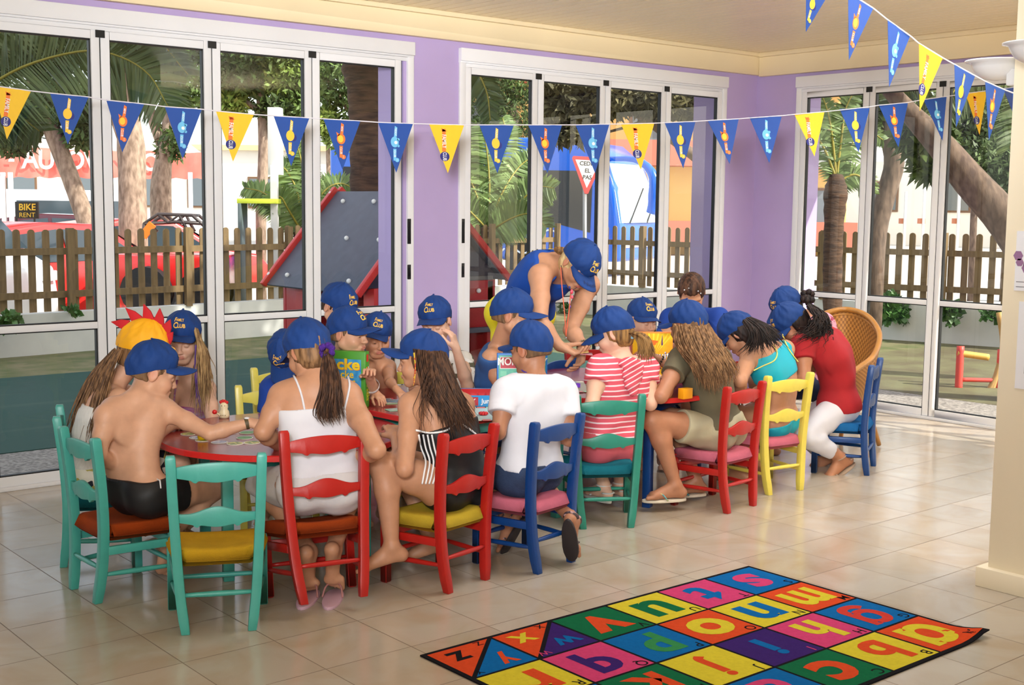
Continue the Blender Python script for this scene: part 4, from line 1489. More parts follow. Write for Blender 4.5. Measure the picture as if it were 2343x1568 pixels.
# ---------------- vehicles
def vehicle(name, label, loc, yaw, prof, wid, col, glass, wheels, wr, win_side, cat='car', extra=None):
    """prof: side outline (x, z); front is +x"""
    e = empty(name, loc, yaw, label, cat)
    mp_ = mat('car_paint_' + col[0], col[1], 0.25, coat=0.6, var=0.04)
    mg = mat('car_glass', (50, 62, 70), 0.08)
    b = MB()
    n = len(prof)
    zs = [p[1] for p in prof]
    zm = max(zs)
    vs = []
    for s in (-1, 1):
        for x, z in prof:
            tum = 1 - 0.14 * max(0, (z - 0.55 * zm) / (0.45 * zm)) ** 1.5
            vs.append((x, s * wid / 2 * tum, z))
    fs = [tuple(range(n))[::-1], tuple(range(n, 2 * n))] + [(i, (i + 1) % n, n + (i + 1) % n, n + i) for i in range(n)]
    b.add(vs, fs, mp_)
    b.build('body', parent=e, bevel=0.05, fixn=True, segs=3)
    for q in win_side:
        for s in (-1, 1):
            g = MB()
            vs = []
            for x, z in q:
                tum = 1 - 0.14 * max(0, (z - 0.55 * zm) / (0.45 * zm)) ** 1.5
                vs.append((x, s * (wid / 2 * tum + 0.012), z))
            g.add(vs, [tuple(range(len(q)))], mg)
            g.build('side_window', parent=e)
    for (x0, z0), (x1, z1) in glass:
        g = MB()
        nx_, nz_ = -(z1 - z0), (x1 - x0)
        L = math.hypot(nx_, nz_)
        nx_, nz_ = nx_ / L * 0.02, nz_ / L * 0.02
        if (x0 + x1) / 2 * nx_ < 0:
            nx_, nz_ = -nx_, -nz_
        w0, w1 = wid / 2 * 0.93, wid / 2 * 0.8
        g.add([(x0 + nx_, -w0, z0 + nz_), (x0 + nx_, w0, z0 + nz_), (x1 + nx_, w1, z1 + nz_), (x1 + nx_, -w1, z1 + nz_)], [(0, 1, 2, 3)], mg)
        g.build('windscreen', parent=e)
    for x in wheels:
        for s in (-1, 1):
            q = MB()
            q.lathe([(wr * 0.55, -0.1), (wr, -0.1), (wr, 0.1), (wr * 0.6, 0.1), (wr * 0.55, 0.06)], (x, s * (wid / 2 - 0.08), wr), 20, mat('tyre', (26, 26, 28), 0.8), axis=(0, 1, 0))
            w_ = q.build('wheel', parent=e, smooth=False)
            q = MB()
            q.lathe([(0.02, 0.11 * s), (wr * 0.55, 0.09 * s), (wr * 0.55, 0.0)], (x, s * (wid / 2 - 0.08), wr), 16, mat('hub', (190, 190, 194), 0.3, metal=0.7), axis=(0, 1, 0))
            q.build('hubcap', parent=w_)
    x_f = max(p[0] for p in prof)
    x_b = min(p[0] for p in prof)
    for s in (-1, 1):
        MB().box((x_f - 0.12, s * wid * 0.36 - 0.14, zm * 0.38), (x_f + 0.015, s * wid * 0.36 + 0.14, zm * 0.38 + 0.13), mat('lamp_clear', (225, 228, 230), 0.1)).build('headlight', parent=e, bevel=0.02)
        MB().box((x_b - 0.015, s * wid * 0.38 - 0.1, zm * 0.42), (x_b + 0.08, s * wid * 0.38 + 0.1, zm * 0.42 + 0.16), mat('lamp_red', (150, 20, 20), 0.2)).build('rear_light', parent=e, bevel=0.02)
    return e


SEDAN = [(-1.9, 0.25), (-1.95, 0.7), (-1.8, 0.92), (-1.45, 1.36), (-0.6, 1.47), (0.3, 1.44), (1.0, 0.98), (1.75, 0.86), (1.98, 0.62), (1.98, 0.28)]
SWIN = [[(-1.3, 0.95), (-1.15, 1.3), (-0.45, 1.38), (-0.4, 0.95)], [(-0.32, 0.95), (-0.37, 1.38), (0.25, 1.35), (0.85, 0.97)]]
GP = lambda px, dep, z=-0.16: (at(px, 600, dep)[0], at(px, 600, dep)[1], z)
rz_ = math.atan2(RT[1], RT[0])
vehicle('parked_car', 'red hatchback parked behind the left part of the fence', GP(120, 17.4), rz_ + 0.95, SEDAN, 1.7, ('red', (226, 40, 36)), [((1.02, 1.0), (0.35, 1.4))], (-1.25, 1.25), 0.3, SWIN)
vehicle('parked_car', 'red car parked behind the fence under the forked pine', GP(330, 21.5), rz_ + 0.6, SEDAN, 1.7, ('red', (226, 40, 36)), [((1.02, 1.0), (0.35, 1.4))], (-1.25, 1.25), 0.3, SWIN)
vehicle('parked_car', 'dark maroon car with blue-tinted windows behind the red hatchback', GP(170, 28), rz_ + 0.25, SEDAN, 1.7, ('maroon', (70, 18, 34)), [((1.02, 1.0), (0.35, 1.4))], (-1.25, 1.25), 0.3, SWIN)
VAN = [(-2.3, 0.3), (-2.3, 1.9), (-2.1, 2.05), (0.6, 2.05), (1.2, 1.75), (1.75, 1.15), (2.15, 0.95), (2.25, 0.35)]
vehicle('delivery_van', 'white van with rounded nose at the far left edge', GP(-289, 15.0, -0.16), rz_ - 0.1, [(x * 0.85, z * 0.98) for x, z in VAN], 1.8, ('white', (244, 244, 244)), [((1.5, 1.15), (1.02, 1.7))], (-1.2, 1.25), 0.32, [[(0.2, 1.15), (0.2, 1.7), (0.85, 1.68), (1.3, 1.2)]], cat='van')
vehicle('delivery_van', 'pale van parked far away behind the leaning pine', GP(175, 36), rz_ + 0.6, VAN, 1.9, ('silver', (214, 220, 226)), [((1.8, 1.2), (1.25, 1.75))], (-1.5, 1.5), 0.34, [[(-1.8, 1.15), (-1.8, 1.75), (1.0, 1.75), (1.5, 1.2)]], cat='van')

# buggy made of steel tubes
e = empty('beach_buggy', GP(400, 16.1), 0, 'tube-framed red and orange buggy parked behind the fence', 'buggy')
bpy.context.view_layer.update()
q = MB()
D1, D2 = 15.6, 16.7
fr = [[(330, 512), (362, 490), (440, 493), (470, 520)], [(345, 530), (330, 512), (400, 508), (468, 512)], [(362, 490), (385, 510), (410, 492), (430, 530)]]
for dd in (D1, D2):
    for pth in fr:
        q.tube([at(x + (dd - D1) * 14, y, dd) for x, y in pth], 0.022, 6, mat('tube_steel_dark', (70, 60, 60), 0.4))
for x, y in ((362, 490), (440, 493), (330, 512), (470, 518)):
    q.tube([at(x, y, D1), at(x + 15, y, D2)], 0.022, 6, mat('tube_steel_dark'))
q.tube([at(330, 512, D1), at(320, 620, D1)], 0.022, 6, mat('tube_steel_dark'))
q.tube([at(470, 518, D1), at(480, 620, D1)], 0.022, 6, mat('tube_steel_dark'))
q.build('roll_cage', parent=e, world=True, smooth=True)
q = MB()
q.obox(at(400, 620, 16.1), RT, FW, UP, 0.7, 0.5, 0.22, mat('car_paint_red'))
q.build('body_panel', parent=e, world=True, bevel=0.05)
q = MB()
q.obox(at(338, 527, 15.5), unit(RT + UP * -0.8), FW, unit(UP + RT * 0.8), 0.05, 0.02, 0.1, mat('panel_orange', (240, 130, 30), 0.5))
q.build('side_plate', parent=e, world=True)
for x in (335, 470):
    for dd in (15.5, 16.8):
        q = MB()
        q.lathe([(0.1, -0.1), (0.3, -0.1), (0.3, 0.1), (0.1, 0.1)], at(x + (dd - 15.5) * 14, 665, dd), 18, mat('tyre'), axis=FW)
        q.build('wheel', parent=e, world=True)
# ---------------- coach
F_ = at(1392, 600, 30.5)
R__ = at(752, 600, 34.5)
ax = unit((F_ - R__) * (1, 1, 0))
Lb = float(np.linalg.norm((F_ - R__)[:2]))
yawb = math.atan2(ax[1], ax[0])
ny_ = np.array([-ax[1], ax[0], 0])
cb = (F_ + R__) / 2 + ny_ * 1.25
cb[2] = -0.16
ec = empty('coach', cb, yawb, 'big blue coach with large windscreen parked behind the middle windows', 'coach')
mb_ = mat('coach_blue', (0, 92, 205), 0.22, coat=0.6)
mgl = mat('coach_glass', (26, 34, 42), 0.06)
H_ = 3.45
prof = [(-Lb / 2, 0.35), (-Lb / 2, 3.3), (-Lb / 2 + 0.3, H_), (Lb / 2 - 1.6, H_), (Lb / 2 - 0.7, 3.3), (Lb / 2 - 0.15, 2.85), (Lb / 2 + 0.12, 2.2), (Lb / 2 + 0.3, 1.2), (Lb / 2 + 0.32, 0.4)]
q = MB()
q.prism(prof, lambda u, v, w_: (u, w_, v), -1.25, 1.25, mb_)
q.build('body', parent=ec, bevel=0.14, fixn=True, segs=4)
x0b = -Lb / 2 + 0.5
for s in (-1, 1):
    g = MB()
    g.add([(x0b, s * 1.262, 1.15), (Lb / 2 - 3.4, s * 1.262, 1.75), (Lb / 2 - 0.5, s * 1.262, 1.1), (Lb / 2 - 0.45, s * 1.262, 2.6), (x0b, s * 1.262, 2.75)], [(0, 1, 2, 3, 4)], mgl)
    g.build('side_window', parent=ec)
g = MB()
N_ = 9
cur = [(Lb / 2 - 0.12, 2.8), (Lb / 2 + 0.06, 2.4), (Lb / 2 + 0.16, 2.1), (Lb / 2 + 0.3, 1.35)]
vs = []
for x, z in cur:
    for k in range(N_):
        y = -1.2 + 2.4 * k / (N_ - 1)
        vs.append((x + 0.06 - 0.12 * abs(y / 1.25) ** 3, y, z))
fs = [(i * N_ + k, i * N_ + k + 1, (i + 1) * N_ + k + 1, (i + 1) * N_ + k) for i in range(3) for k in range(N_ - 1)]
g.add(vs, fs, mat('windscreen_painted_reflection', (196, 214, 226), 0.12, metal=0.3))  # pale colour paints a bright reflection into the glass
g.build('windscreen', parent=ec, smooth=True)
q = MB()
q.tube(bez([(Lb / 2 - 0.2, -1.0, 2.9), (Lb / 2 + 0.7, -1.25, 2.85), (Lb / 2 + 1.15, -1.35, 2.5), (Lb / 2 + 1.2, -1.35, 1.9), (Lb / 2 + 1.12, -1.35, 1.6)], 14), np.interp(range(14), [0, 5, 9, 13], [0.06, 0.1, 0.16, 0.12]), 10, mb_)
q.build('mirror', parent=ec, smooth=True)
q = MB()
q.tube([(Lb / 2 + 0.36, -0.8, 1.35), (Lb / 2 + 0.4, -0.1, 2.2)], 0.02, 6, mat('tyre'))
q.tube([(Lb / 2 + 0.36, 0.3, 1.35), (Lb / 2 + 0.4, 0.9, 2.2)], 0.02, 6, mat('tyre'))
q.build('wiper', parent=ec)
for x in (-Lb / 2 + 2.5, Lb / 2 - 2.4):
    for s in (-1, 1):
        q = MB()
        q.lathe([(0.2, -0.14), (0.48, -0.14), (0.48, 0.14), (0.2, 0.14)], (x, s * 1.12, 0.48), 20, mat('tyre'), axis=(0, 1, 0))
        q.build('wheel', parent=ec)
q = MB()
for k in range(5):
    cx_ = Lb / 2 - 4.6 + k * 0.75
    q.tube([(cx_ + 0.28 * math.cos(t), -1.27, 0.85 + 0.3 * math.sin(t)) for t in np.linspace(0, 5.6, 20)], 0.025, 5, mat('coach_swirl', (214, 226, 240), 0.4))
q.build('painted_swirls', parent=ec)
q = MB()
q.obox((Lb / 2 + 0.3, 0, 0.8), (1, 0, 0), (0, 1, 0), (0, 0, 1), 0.06, 1.1, 0.06, mat('lamp_clear'))
q.build('bumper_strip', parent=ec, bevel=0.02)


# ---------------- buildings far behind
def building(label, px, dep, w_, h, dpt, col, yaw, rows, cols, balc=None):
    c = at(px, 600, dep)
    e = empty('apartment_building', (c[0], c[1], -0.16), rz_ + yaw, label, 'building')
    mw = mat('facade_%d_%d_%d' % col, col, 0.85, var=0.06, vscale=0.5)
    MB().box((-w_ / 2, 0, 0), (w_ / 2, dpt, h), mw).build('facade', parent=e)
    MB().box((-w_ / 2 - 0.3, -0.3, h), (w_ / 2 + 0.3, dpt + 0.3, h + 0.25), mat('roof_edge', (214, 190, 150), 0.8)).build('roof', parent=e)
    for r_ in range(rows):
        for c_ in range(cols):
            x = -w_ / 2 + w_ * (c_ + 0.5) / cols
            z = h * (r_ + 0.35) / rows
            f = MB().box((x - 0.75, -0.06, z), (x + 0.75, 0.02, z + 1.5), mat('window_trim', (120, 90, 66), 0.7)).build('window', parent=e)
            MB().box((x - 0.65, -0.08, z + 0.1), (x + 0.65, -0.05, z + 1.4), mat('far_glass', (110, 120, 126), 0.1)).build('pane', parent=f)
        if balc:
            MB().box((-w_ / 2, -1.2, h * (r_ + 0.12) / rows), (w_ / 2, 0, h * (r_ + 0.12) / rows + 0.9), mat('balcony_%d' % balc[0], balc, 0.8)).build('balcony', parent=e)
    return e


building('yellow-ochre apartment block with terracotta balconies behind the coach', 1480, 46, 15, 8.6, 8, (232, 196, 120), 0.1, 3, 5, (178, 104, 84))
building('white terrace building glaring in the sun beyond the right windows', 2180, 60, 18, 4.6, 8, (244, 240, 232), -0.7, 1, 5)
building('low white building with orange roof edge far behind the cars', 330, 60, 26, 4.2, 8, (240, 236, 228), 0.0, 1, 9)
# straw parasol and a railing beyond the right windows
e = empty('beach_parasol', at(1990, 600, 20) * (1, 1, 0), 0, 'wide white parasol beyond the curved trunk', 'parasol')
bpy.context.view_layer.update()
q = MB()
q.lathe([(0.02, 0.55), (0.8, 0.32), (1.6, 0.0), (1.6, -0.04), (0.75, 0.26), (0.02, 0.48)], at(1990, 372, 20), 12, mat('parasol_canvas', (246, 244, 238), 0.8))
q.build('canopy', parent=e, world=True, fixn=True)
q = MB()
q.tube([at(1990, 350, 20), at(1990, 1000, 20)], 0.03, 8, M_PK)
q.build('pole', parent=e, world=True, smooth=True)
for i, x in enumerate((2108, 2187, 2065)):
    e = empty('bollard_lamp', at(x, 600, 22) * (1, 1, 0), 0, ('slim white lamp post in the middle right window', 'slim white lamp post beside the diagonal trunk', 'slim white lamp post right of the curved trunk')[i], 'lamp post')
    bpy.context.view_layer.update()
    slab_post(e, 'pole', x - 2.5, x + 2.5, (400, 420, 440)[i], 800, 22, M_PK, 0.03)
    slab_post(e, 'foot', x - 6, x + 6, 500, 512, 22, mat('terracotta', (196, 120, 86), 0.8), 0.08)
# solid bars standing in for indoor furniture reflected in the glass
e = empty('reflection_bars', at(2245, 800, 11.6) * (1, 1, 0), 0, 'red and yellow bars standing in for an indoor reflection in the far right window', 'reflection')
bpy.context.view_layer.update()
mrd = mat('reflection_red', (214, 74, 62), 0.5)
mwd = mat('reflection_wood', (196, 156, 92), 0.6, var=0.2, vscale=8)
for nm, pts, r_, m in (('leg', [(2198, 792), (2193, 895)], 0.035, mrd), ('leg', [(2290, 800), (2284, 897)], 0.03, mrd), ('reflected_bar', [(2198, 869), (2286, 871)], 0.02, mrd),
                       ('pole', [(2286, 715), (2294, 800), (2262, 918)], 0.028, mwd), ('pole', [(2297, 810), (2280, 860), (2250, 918)], 0.028, mwd), ('reflected_board', [(2190, 808), (2262, 818)], 0.03, mat('reflection_yellow', (216, 170, 80), 0.6))):
    q = MB()
    q.tube(bez([at(x, y, 11.4) for x, y in pts], 10), r_, 8, m)
    q.build(nm, parent=e, world=True, smooth=True)
# ================================================================= PEOPLE
def sdf_prim(p, P):
    if p['t'] == 'c':
        a, b_ = p['a'], p['b']
        ab = b_ - a
        t = np.clip(((P - a) @ ab) / (ab @ ab + 1e-12), 0, 1)
        return np.linalg.norm(P - a - t[:, None] * ab, axis=1) - (p['ra'] + (p['rb'] - p['ra']) * t)
    q = (P - p['c']) @ p['R']
    r = p['r']
    k0 = np.linalg.norm(q / r, axis=1)
    k1 = np.linalg.norm(q / (r * r), axis=1) + 1e-9
    return k0 * (k0 - 1) / k1


def prim_box(p):
    if p['t'] == 'c':
        m = max(p['ra'], p['rb'])
        return np.minimum(p['a'], p['b']) - m, np.maximum(p['a'], p['b']) + m
    m = max(p['r'])
    return p['c'] - m, p['c'] + m


def sdf_eval(prims, P, inf=0.0):
    d = np.full(len(P), 1.0)
    for p in prims:
        lo, hi = prim_box(p)
        m = 0.035 + p['k'] + (inf if not p.get('sub') else 0)
        ix = np.nonzero(np.all((P > lo - m) & (P < hi + m), axis=1))[0]
        if len(ix) == 0:
            continue
        k = p['k'] + 1e-6
        if p.get('sub'):
            v = -sdf_prim(p, P[ix])
            a = d[ix]
            h = np.maximum(k - np.abs(a - v), 0) / k
            d[ix] = np.maximum(a, v) + h * h * k * 0.25
        else:
            v = sdf_prim(p, P[ix]) - inf
            a = d[ix]
            h = np.maximum(k - np.abs(a - v), 0) / k
            d[ix] = np.minimum(a, v) - h * h * k * 0.25
    return d


def surf_nets(f, lo, hi, h):
    """iso-surface of f in the box, evaluated only in blocks near the surface"""
    B = 8
    lo = np.array(lo, float)
    nb = np.maximum(1, np.ceil((np.array(hi) - lo) / (h * B)).astype(int))
    n = nb * B
    bi = np.stack(np.meshgrid(*[np.arange(k) for k in nb], indexing='ij'), -1).reshape(-1, 3)
    cen = lo + (bi * B + (B - 1) / 2) * h
    dc = f(cen)
    act = np.abs(dc) < h * B * 0.87 * 1.35 + h
    V = np.empty(tuple(n), np.float32)
    for (i, j, k), v in zip(bi[~act], dc[~act]):
        V[i * B:i * B + B, j * B:j * B + B, k * B:k * B + B] = v
    loc = np.stack(np.meshgrid(*[np.arange(B)] * 3, indexing='ij'), -1).reshape(-1, 3)
    A = bi[act]
    if len(A) == 0:
        return np.zeros((0, 3)), np.zeros((0, 4), int)
    for s in range(0, len(A), 400):
        G = (A[s:s + 400, None, :] * B + loc[None]).reshape(-1, 3)
        V[G[:, 0], G[:, 1], G[:, 2]] = f(lo + G * h)
    S_ = V < 0
    c = [S_[i:n[0] - 1 + i, j:n[1] - 1 + j, k:n[2] - 1 + k] for i in (0, 1) for j in (0, 1) for k in (0, 1)]
    cnt = sum(x.astype(np.int8) for x in c)
    cells = np.stack(np.nonzero((cnt > 0) & (cnt < 8)), -1)
    if len(cells) == 0:
        return np.zeros((0, 3)), np.zeros((0, 4), int)
    off = np.array([(i, j, k) for i in (0, 1) for j in (0, 1) for k in (0, 1)])
    val = np.stack([V[cells[:, 0] + o[0], cells[:, 1] + o[1], cells[:, 2] + o[2]] for o in off], 1)
    pos = np.zeros((len(cells), 3))
    num = np.zeros(len(cells))
    for a in range(8):
        for b_ in range(a + 1, 8):
            if np.abs(off[a] - off[b_]).sum() != 1:
                continue
            m = (val[:, a] < 0) != (val[:, b_] < 0)
            t = val[:, a] / (val[:, a] - val[:, b_] + 1e-12)
            pos[m] += off[a] + (off[b_] - off[a]) * t[m][:, None]
            num[m] += 1
    verts = lo + (cells + pos / num[:, None]) * h
    idm = np.full(tuple(n - 1), -1, np.int32)
    idm[cells[:, 0], cells[:, 1], cells[:, 2]] = np.arange(len(cells))
    quads = []
    for ax in range(3):
        o = np.zeros(3, int)
        o[ax] = 1
        u, v = (ax + 1) % 3, (ax + 2) % 3
        a = S_[:n[0] - o[0], :n[1] - o[1], :n[2] - o[2]]
        b_ = S_[o[0]:, o[1]:, o[2]:]
        E_ = np.stack(np.nonzero(a != b_), -1)
        ok = (E_[:, u] > 0) & (E_[:, v] > 0) & (E_[:, u] < n[u] - 1) & (E_[:, v] < n[v] - 1) & (E_[:, ax] < n[ax] - 1)
        E_ = E_[ok]
        if len(E_) == 0:
            continue
        du, dv = np.zeros(3, int), np.zeros(3, int)
        du[u], dv[v] = 1, 1
        q = []
        for w_ in (du * 0, du, du + dv, dv):
            X = E_ - w_
            q.append(idm[X[:, 0], X[:, 1], X[:, 2]])
        q = np.stack(q, 1)
        ins = S_[E_[:, 0], E_[:, 1], E_[:, 2]]
        q[~ins] = q[~ins][:, ::-1]
        quads.append(q[(q >= 0).all(1)])
    return verts, np.concatenate(quads)


def np_mesh(name, V, F, mats, parent=None, origin=None, col=None, mi=None):
    me = bpy.data.meshes.new(name)
    V = np.asarray(V, float)
    if origin is not None:
        V = V - np.asarray(origin)
    me.vertices.add(len(V))
    me.vertices.foreach_set('co', V.astype(np.float32).ravel())
    k = F.shape[1]
    me.loops.add(F.size)
    me.loops.foreach_set('vertex_index', F.astype(np.int32).ravel())
    me.polygons.add(len(F))
    me.polygons.foreach_set('loop_start', np.arange(0, F.size, k, dtype=np.int32))
    me.polygons.foreach_set('loop_total', np.full(len(F), k, dtype=np.int32))
    me.polygons.foreach_set('use_smooth', np.ones(len(F), bool))
    for m in (mats if isinstance(mats, list) else [mats]):
        me.materials.append(m)
    if mi is not None:
        me.polygons.foreach_set('material_index', np.asarray(mi, np.int32))
    if col is not None:
        at_ = me.color_attributes.new('tone', 'FLOAT_COLOR', 'POINT')
        c4 = np.concatenate([col, np.ones((len(col), 1))], 1).astype(np.float32)
        at_.data.foreach_set('color', c4.ravel())
    me.update(calc_edges=True)
    me.validate()
    o = bpy.data.objects.new(name, me)
    COL.objects.link(o)
    if parent is not None:
        o.parent = parent
    return o


C_ = lambda a, b_, ra, rb=None, k=0.02, tag=None, **q: dict(t='c', a=np.array(a, float), b=np.array(b_, float), ra=ra, rb=(ra if rb is None else rb), k=k, tag=tag, **q)


def E_l(c, R, r, k=0.02, tag=None, **q):
    return dict(t='e', c=np.array(c, float), R=np.array(R, float), r=np.array(r, float), k=k, tag=tag, **q)


def strands(name, guides, n, m, parent, origin, rad=0.0022, spread=0.006, segs=14, taper=0.35, wav=0.0, sides=4, clump=0.6, freq=9.0, seed=1, flat=0.5):
    """locks of hair interpolated between neighbouring guide curves (each a list of world points)"""
    rg = np.random.default_rng(seed)
    G = [bez(g, segs) for g in guides]
    V, F = [], []
    for i in range(n):
        if len(G) == 1:
            P = G[0].copy()
        else:
            u = rg.random() * (len(G) - 1)
            a = int(u)
            u -= a
            if rg.random() < clump:
                u = round(u * 4) / 4 + rg.normal() * 0.05
            P = G[a] * (1 - u) + G[a + 1] * u
        L = rg.uniform(0.72, 1.0)
        T = np.linspace(0, L, segs) * (segs - 1)
        P = np.stack([np.interp(T, range(segs), P[:, k]) for k in range(3)], 1)
        off = rg.normal(size=3) * spread
        end = rg.normal(size=3) * spread * 1.6
        s = np.linspace(0, 1, segs)[:, None]
        P = P + off * (0.35 + 0.65 * s) + end * s * s
        if wav:
            ph = rg.random(3) * 6.28
            P += wav * s * np.stack([np.sin(s[:, 0] * freq + ph[0]), np.sin(s[:, 0] * freq * 1.1 + ph[1]), 0.4 * np.sin(s[:, 0] * freq + ph[2])], 1)
        tg = np.gradient(P, axis=0)
        tg /= np.linalg.norm(tg, axis=1)[:, None] + 1e-9
        side = np.cross(tg, DV)
        side /= np.linalg.norm(side, axis=1)[:, None] + 1e-9
        nn = np.cross(side, tg)
        r = rad * rg.uniform(0.6, 1.5) * np.interp(np.linspace(0, 1, segs), [0, 0.6, 1], [1, 0.9, taper * 0.3])
        base = len(V) * segs * sides
        ring = []
        for k in range(sides):
            t = 2 * math.pi * k / sides
            ring.append(P + r[:, None] * (math.cos(t) * side + flat * math.sin(t) * nn))
        V.append(np.stack(ring, 1).reshape(-1, 3))
        ii, kk = np.meshgrid(np.arange(segs - 1), np.arange(sides), indexing='ij')
        ii, kk = ii.ravel(), kk.ravel()
        F.append(np.stack([base + ii * sides + kk, base + ii * sides + (kk + 1) % sides, base + (ii + 1) * sides + (kk + 1) % sides, base + (ii + 1) * sides + kk], 1))
    return np_mesh(name, np.concatenate(V), np.concatenate(F), m, parent, origin)


def hair_mat(name, c, c2):
    return mat('hair_' + name, c, 0.58, c2=c2, vscale=60, stretch=(1, 1, 0.12), spec=0.25, lo=0.42, hi=0.6)


M_CAP = mat('cap_cotton_blue', (0, 54, 122), 0.8, var=0.16, vscale=14, bump=0.3, bscale=24)
M_EMB = mat('embroidery_gold', (250, 196, 70), 0.6)
M_EYEW = mat('eye_white', (235, 230, 226), 0.15)
M_IRIS = mat('eye_iris', (54, 44, 40), 0.15)
M_LASH = mat('eyelash', (40, 28, 24), 0.7)
M_INK = mat('marker_ink', (10, 26, 70), 0.7)


class Person:
    def __init__(self, label, J, s=1.0, skin=(206, 152, 118), gaze=(0, 0, 0), roll=0.0, hs=1.0, eyes=0.3, brow=(110, 80, 56), adult=False,
                 hipf=None, bulk=1.0, handL=None, handR=None, feet=True, mid=None, lip=(190, 104, 96), toes=None, push=0.0):
        self.s, self.hs = s, hs
        for k_ in list(J):
            J[k_] = np.array(J[k_], float)
            if push and k_ in ('pel', 'c7', 'sL', 'sR', 'hL', 'hR', 'hd'):
                J[k_] = CAM_C + (J[k_] - CAM_C) * (1 + push / 5.5)
        self.J = J
        sp = unit(J['c7'] - J['pel'])
        sR = unit(J['sR'] - J['sL'])
        self.shR = sR
        if hipf is None:
            hipf = np.cross(UP, sR)
        hipf = unit(np.array(hipf, float) * (1, 1, 0.0001))
        hR = np.cross(hipf, UP)
        self.hipR, self.hipF = hR, hipf
        chF = unit(np.cross(sp, sR))
        self.chF, self.sp = chF, sp
        P = []
        A = P.append
        # ---- torso
        L = np.linalg.norm(J['c7'] - J['pel'])
        midp = (J['c7'] + J['pel']) / 2 + (np.array(mid) if mid is not None else -chF * 0.02 * s)
        ts = [0.0, 0.14, 0.28, 0.42, 0.56, 0.7, 0.84]
        ww = [0.066, 0.060, 0.054, 0.056, 0.064, 0.074, 0.078]
        rr = [0.080, 0.074, 0.066, 0.066, 0.069, 0.070, 0.062]
        sp_c = bez([J['pel'], midp, J['c7']], 21)
        self.spine = sp_c
        for t, w_, r in zip(ts, ww, rr):
            c = sp_c[int(round(t * 20))] + chF * (0.012 * s)
            R_ = unit(hR * (1 - t) + sR * t)
            A(C_(c - R_ * w_ * s * bulk, c + R_ * w_ * s * bulk, r * s * (0.5 + 0.5 * bulk), k=0.04 * s, tag='torso'))
        hips = {}
        for side, q in (('R', 1), ('L', -1)):
            h = J.get('h' + side, J['pel'] + hR * q * 0.072 * s * bulk + hipf * 0.01)
            J['h' + side] = h
            A(C_(h - hipf * 0.02 * s + UP * 0.0, h + hipf * 0.02 * s, 0.082 * s, 0.076 * s, k=0.03 * s, tag='torso'))
            sh = J['s' + side]
            base = sp_c[19]
            A(C_(base - sp * 0.015 * s, sh, 0.046 * s, 0.043 * s, k=0.035 * s, tag='torso'))
            # scapula
            A(E_l(sh * 0.55 + sp_c[15] * 0.45 - chF * 0.038 * s - sp * 0.05 * s, np.stack([sR, chF, sp], 1), (0.035 * s, 0.017 * s, 0.055 * s), k=0.04 * s, tag='torso'))
            el = J.get('e' + side, sh - UP * 0.21 * s + chF * 0.06 * s + sR * q * 0.03 * s)
            J['e' + side] = el
            wr = J.get('w' + side, el + (hipf * 0.17 + UP * 0.03 - sR * q * 0.06) * s)
            J['w' + side] = wr
            A(C_(sh, sh * 0.55 + el * 0.45, 0.044 * s, 0.038 * s, k=0.03 * s, tag='ua' + side))
            A(C_(sh * 0.5 + el * 0.5, el, 0.038 * s, 0.030 * s, k=0.02 * s, tag='ua' + side))
            ad = unit(el - sh)
            A(C_(el, el * 0.7 + wr * 0.3, 0.030 * s, 0.032 * s, k=0.015 * s, tag='fa' + side))
            A(C_(el * 0.7 + wr * 0.3, wr, 0.032 * s, 0.0205 * s, k=0.015 * s, tag='fa' + side))
            hd = (handR if side == 'R' else handL) or {}
            self.hand(P, wr, unit(np.array(hd.get('d', wr - el + hipf * 0.02), float)), np.array(hd.get('n', (0, 0, -1)), float), q, hd.get('curl', 0.5), s, side)
            if hd.get('far'):
                pass
            kn = J.get('k' + side, h + hipf * 0.32 * s + UP * 0.02)
            J['k' + side] = kn
            an = J.get('a' + side, np.array([kn[0], kn[1], 0.075]) - hipf * 0.03)
            J['a' + side] = an
            A(C_(h, h * 0.5 + kn * 0.5, 0.076 * s, 0.064 * s, k=0.03 * s, tag='th' + side))
            A(C_(h * 0.5 + kn * 0.5, kn, 0.064 * s, 0.047 * s, k=0.02 * s, tag='th' + side))
            td = unit(kn - h)
            sd_ = unit(an - kn)
            back = unit(-td + sd_ * (td @ sd_) * -1 + 1e-6 * UP)
            back = unit(np.cross(np.cross(sd_, -td), sd_)) if abs(td @ sd_) < 0.98 else -hipf
            cf = kn * 0.68 + an * 0.32 + back * 0.012 * s
            A(C_(kn, cf, 0.046 * s, 0.047 * s, k=0.02 * s, tag='sh' + side))
            A(C_(cf, an, 0.046 * s, 0.027 * s, k=0.02 * s, tag='sh' + side))
            self.foot(P, an, hipf if toes is None else np.array(toes[side]), q, s, side)
        A(C_(sp_c[20] - sp * 0.02 * s, J['hd'] - self.hframe(gaze, roll)[2] * 0.055 * hs - self.hframe(gaze, roll)[1] * 0.018 * hs, 0.046 * hs, 0.043 * hs, k=0.03, tag='neck'))
        self.P = P
        self.HR = self.hframe(gaze, roll)
        self.head(P, J['hd'], self.HR, hs, eyes)
        # ---- mesh
        base = np.array([J['pel'][0], J['pel'][1], 0.0])
        self.base = base
        body_f = lambda X: sdf_eval(P, X)
        balls = [(J['hd'], 0.145 * hs)]
        for side in 'LR':
            balls.append((self.hc[side], 0.095 * s))
        V, F, n0 = [], [], 0

